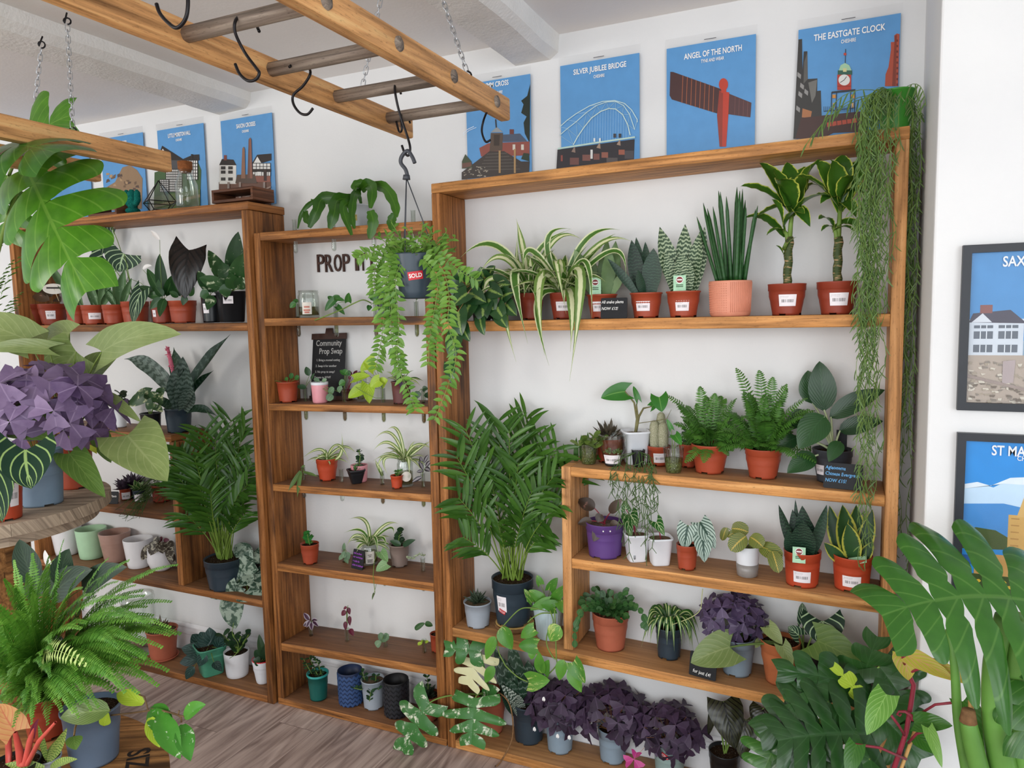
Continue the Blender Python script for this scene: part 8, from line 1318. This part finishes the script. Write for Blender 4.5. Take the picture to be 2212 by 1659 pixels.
def art_hall(A):
    A.f = f1; A.poly('#3f5a34', [(205, 1420), (560, 1330), (590, 1400), (580, 1700), (200, 1720)]); A.poly('#2c2622', [(245, 1262), (268, 1200), (440, 1310), (440, 1340), (300, 1320)]); A.poly('#dcdad6', [(255, 1265), (272, 1225), (330, 1300), (300, 1320)]); A.rect('#4a4a4c', 335, 1320, 430, 1400); timber(A, 300, 1395, 430, 1580, 8, 9, 6); A.poly('#2c2622', [(440, 1310), (520, 1275), (572, 1272), (575, 1320), (440, 1335)]); timber(A, 470, 1320, 560, 1480, 5, 6, 6); A.rect('#2c2622', 505, 1270, 520, 1300); timber(A, 250, 1480, 320, 1580, 5, 6, 6); A.poly('#57683c', [(200, 1620), (580, 1560), (580, 1720), (200, 1720)]); A.poly('#8a7d5c', [(200, 1690), (580, 1600), (580, 1625), (200, 1712)])
def art_pillars(A):
    A.f = f1; A.rect('#6b4a3c', 735, 1500, 1165, 1760); A.rect('#d6d2cc', 740, 1355, 878, 1515); A.poly('#2c2422', [(738, 1360), (760, 1310), (855, 1315), (880, 1362)]); A.rect('#7a3f34', 776, 1278, 800, 1320)
    for x in (752, 812):
        for y in (1370, 1405, 1462): A.rect('#3a3634', x, y, x+38, y+26)
    A.poly('#2c2422', [(1008, 1345), (1050, 1275), (1168, 1265), (1168, 1320), (1100, 1340)]); A.poly('#dcdad6', [(1018, 1350), (1052, 1290), (1086, 1345)]); timber(A, 1014, 1345, 1160, 1400, 5, 2, 5); A.rect('#2c2422', 1010, 1392, 1165, 1415); timber(A, 1014, 1415, 1160, 1450, 8, 1, 5); A.rect('#8a5446', 1014, 1450, 1160, 1500); A.rect('#dcdad6', 1050, 1415, 1085, 1445); A.rect('#3a2a26', 1105, 1400, 1130, 1490)
    A.poly('#57463c', [(870, 1510), (885, 1440), (1030, 1435), (1050, 1510)]); A.poly('#8a6450', [(918, 1470), (928, 1225), (938, 1208), (948, 1225), (953, 1470)]); A.poly('#8a5c4c', [(970, 1470), (980, 1150), (992, 1132), (1002, 1150), (1012, 1470)]); A.poly('#6b4a40', [(970, 1470), (980, 1150), (986, 1140), (990, 1470)]); random.seed(9)
    for k in range(170): x, y = R(740, 1155), R(1560, 1740); A.rect(random.choice(('#b5a898', '#8f8274', '#4a3c34')), x, y, x+R(5, 14), y+R(4, 9)); A.n -= .95
    A.n += 1
    for x in (805, 900, 1100): A.rect('#8f8078', x, 1500, x+18, 1640)
    A.stroke('#9a8478', [(900, 1650), (1160, 1540)], 12)
def art_rocks(A):
    A.f = f1; random.seed(4); A.poly('#8f7458', [(-240, 1680), (-220, 1560), (-120, 1500), (-60, 1380), (0, 1360), (60, 1400), (106, 1470), (100, 1720), (-240, 1740)])
    for k in range(40): x, y = R(-200, 80), R(1420, 1660); A.poly(random.choice(('#a88a68', '#6b5440', '#57443a')), [(x, y), (x+R(10, 30), y+R(-12, 5)), (x+R(14, 30), y+R(10, 24)), (x+R(-6, 6), y+R(12, 28))]); A.n -= .95
    A.n += 1
HP = .42
poster('village cross poster with dark steps and tree, partly behind the ladder rail', (1006, 189), (1145, 153), .405, PYW, 'LYMM CROSS', (1070, 182), 'CHESHIRE', (1075, 196), art_cross, tw=58)
poster('Silver Jubilee Bridge poster with a pale blue arch bridge', (1210, 142), (1381, 115), .405, PYW, 'SILVER JUBILEE BRIDGE', (1295, 149), 'CHESHIRE', (1294, 160), art_bridge, tw=110)
poster('Angel of the North poster with a rust-red figure on plain blue', (1440, 105), (1633, 74), .405, PYW, 'ANGEL OF THE NORTH', (1539, 113), 'TYNE AND WEAR', (1539, 124.5), art_statue, tsize=1.02, tw=113)
poster('Eastgate Clock poster with a red clock tower, behind the trailing plant', (1725, 62), (1946, 31), .405, PYW, 'THE EASTGATE CLOCK', (1834, 70), 'CHESHIRE', (1833, 83), art_clock, tsize=1.04, tw=130)
poster('Saxon Crosses poster with two brown stone pillars', (476, 260), (587, 245), .40, PYW, 'SAXON CROSSES', (531, 270), 'CHESHIRE', (530, 280), art_pillars, tw=50)
poster('Little Moreton Hall poster with a black and white timbered house', (339, 282), (439, 266), .40, PYW, 'LITTLE MORETON HALL', (387, 290), 'CHESHIRE', (386, 299), art_hall, tw=62)
poster('Mow Cop poster with brown rocks, crossed by the second ladder', (216, 300), (308, 287), .40, PYW, 'MOW COP', (262, 309), '', None, art_rocks, tw=30)
poster('blue poster almost hidden behind the bright monstera leaf', (98, 322), (190, 306), .40, PYW, '', None, '', None, None)
# framed prints on the pier
M_FRAME = plain('black_frame', '#23262c', .4, .4, 0, .05, 40); M_PANE = glassmat('picture_glass', '#fbfcfd', .0, .01)
def framed(label, u0, v0, v1, w, art, title, tu, tv, sub=None, su=0, sv=0, sky=SKY):
    y = PY-.001; a = aty(u0, v0, y-.018); c = aty(u0-12, v1, y-.018); x0 = (a.x+c.x)/2; zt, zb = a.z, c.z; t = thing('framed_print', label, 'picture', V(x0+w/2, y, zb)); fw = .020; x1 = x0+w; m = MB()
    for lo, hi, g in (((x0, y-.018, zb), (x0+fw, y, zt), 2), ((x1-fw, y-.018, zb), (x1, y, zt), 2), ((x0+fw, y-.018, zt-fw), (x1-fw, y, zt), 0), ((x0+fw, y-.018, zb), (x1-fw, y, zb+fw), 0)): m.box(lo, hi, g)
    m.obj('frame', M_FRAME, t, False); m = MB(); m.box((x0+fw, y-.006, zb+fw), (x1-fw, y-.001, zt-fw)); m.obj('print', flat(sky), t, False)
    A = Art(y-.0062); art(A, x0+fw, x1-fw, zb+fw, zt-fw); A.done(t); m = MB(); m.box((x0+fw, y-.0135, zb+fw), (x1-fw, y-.0125, zt-fw)); m.obj('glass_pane', M_PANE, t, False)
    q = aty(tu, tv, y-.0095); text_obj(title, .036, M_INKW, t, q, (1, 0, 0), (0, 0, 1), 'title_lettering', .018, .72, 'LEFT')
    if sub: text_obj(sub, .017, M_INKW, t, aty(su, sv, y-.0095), (1, 0, 0), (0, 0, 1), 'subtitle_lettering', .01, .8, 'LEFT')
def wf(A, x0, x1, z0, z1):
    A.P = lambda x, v: V(lerp(x0, x1, min(1, max(0, x))), A.y-.00006*A.n, lerp(z1, z0, min(1, max(0, v))))
def art_f1(A, *e):
    wf(A, *e); A.rect('#b5a596', 0, .66, 1, 1); A.poly('#8fa6b8', [(0, .60), (1, .56), (1, .68), (0, .68)]); random.seed(2)
    A.rect('#d3d8de', 0, .44, .40, .68); A.poly('#57525c', [(0, .46), (.03, .40), (.30, .38), (.42, .47)]); A.poly('#d9dce0', [(.02, .46), (.10, .40), (.17, .46)]); A.rect('#8f5f58', .08, .345, .17, .40)
    for x in (.04, .22):
        for yy, h in ((.48, .02), (.52, .05), (.61, .05)): A.rect('#6b7078', x, yy, x+.14, yy+h); A.rect('#e6e9ec', x+.045, yy, x+.052, yy+h); A.rect('#e6e9ec', x+.09, yy, x+.097, yy+h)
    A.poly('#a3705c', [(.52, .68), (.56, .28), (.60, .25), (.63, .28), (.66, .68)]); A.poly('#b5836c', [(.72, .68), (.75, .18), (.79, .15), (.82, .18), (.86, .68)]); A.rect('#a8938a', .45, .64, 1, .80)
    for k in range(260): x, y = R(0, 1), R(.72, 1); A.poly(random.choice(('#d3c9b8', '#a89a88', '#7a6d60', '#8f8478')), [(x, y), (x+R(.02, .05), y+R(-.006, .006)), (x+R(.02, .05), y+R(.008, .02)), (x+R(0, .01), y+R(.01, .018))]); A.n -= .95
    A.n += 1
    for x in (.26, .78): A.poly('#b3a3a0', [(x, .72), (x+.09, .71), (x+.08, .86), (x, .87)])
    A.stroke('#a08f86', [(0, .82), (.5, .92), (1, .90)], .02)
def art_f2(A, *e):
    wf(A, *e); A.poly('#c9e0f2', [(0, .30), (.12, .28), (.22, .30), (.34, .24), (.5, .22), (.62, .25), (.78, .22), (1, .24), (1, .44), (0, .44)]); A.poly('#e6eef4', [(0, .29), (.1, .27), (.2, .29), (.34, .23), (.5, .215), (.62, .24), (.78, .21), (1, .23), (1, .25), (.6, .27), (.3, .27), (0, .32)]); A.poly('#4a8fcf', [(0, .42), (.3, .40), (.6, .44), (1, .42), (1, .7), (0, .7)])
    A.poly('#4a5a2c', [(0, .62), (.1, .57), (.25, .58), (.34, .62), (.4, .7), (0, .72)]); A.rect('#d3a860', .34, .47, .68, .82); A.poly('#d8b06c', [(.40, .48), (.52, .14), (.535, .14), (.64, .48)]); A.poly('#b58a4a', [(.55, .48), (.53, .14), (.535, .14), (.64, .48)])
    for k in range(14): x, y = .36+.02*((k*7) % 14), .49+.022*k; A.rect('#b5894a', x, y, x+.06, y+.008); A.n -= .95
    A.n += 1; A.poly('#6b5a2c', [(.47, .60), (.47, .55), (.505, .52), (.54, .55), (.54, .60)]); A.rect('#c99a58', .1, .74, 1, .9); A.poly('#5c4a34', [(.55, .66), (.78, .60), (1, .66), (1, .74), (.6, .74)]); A.rect('#3c4f24', 0, .88, 1, 1); A.rect('#2f5a9a', 0, .76, .2, .82)
    for k in range(18): x, y = (k*.137) % 1, .90+.07*((k*.37) % 1); A.poly('#e0b93a', [(x+.02*math.cos(i*1.257), y+.012*math.sin(i*1.257)) for i in range(5)]); A.n -= .95
    A.n += 1
framed('upper black-framed print on the right pier, white house and cobbles', 2080, 530, 886, .335, art_f1, 'SAXON CROSSES', 2166, 565)
framed('lower black-framed print on the right pier, stone church spire', 2068, 935, 1290, .335, art_f2, "ST MARY'S", 2142, 972, 'CHESHIRE', 2197, 990, '#2f8fd8')
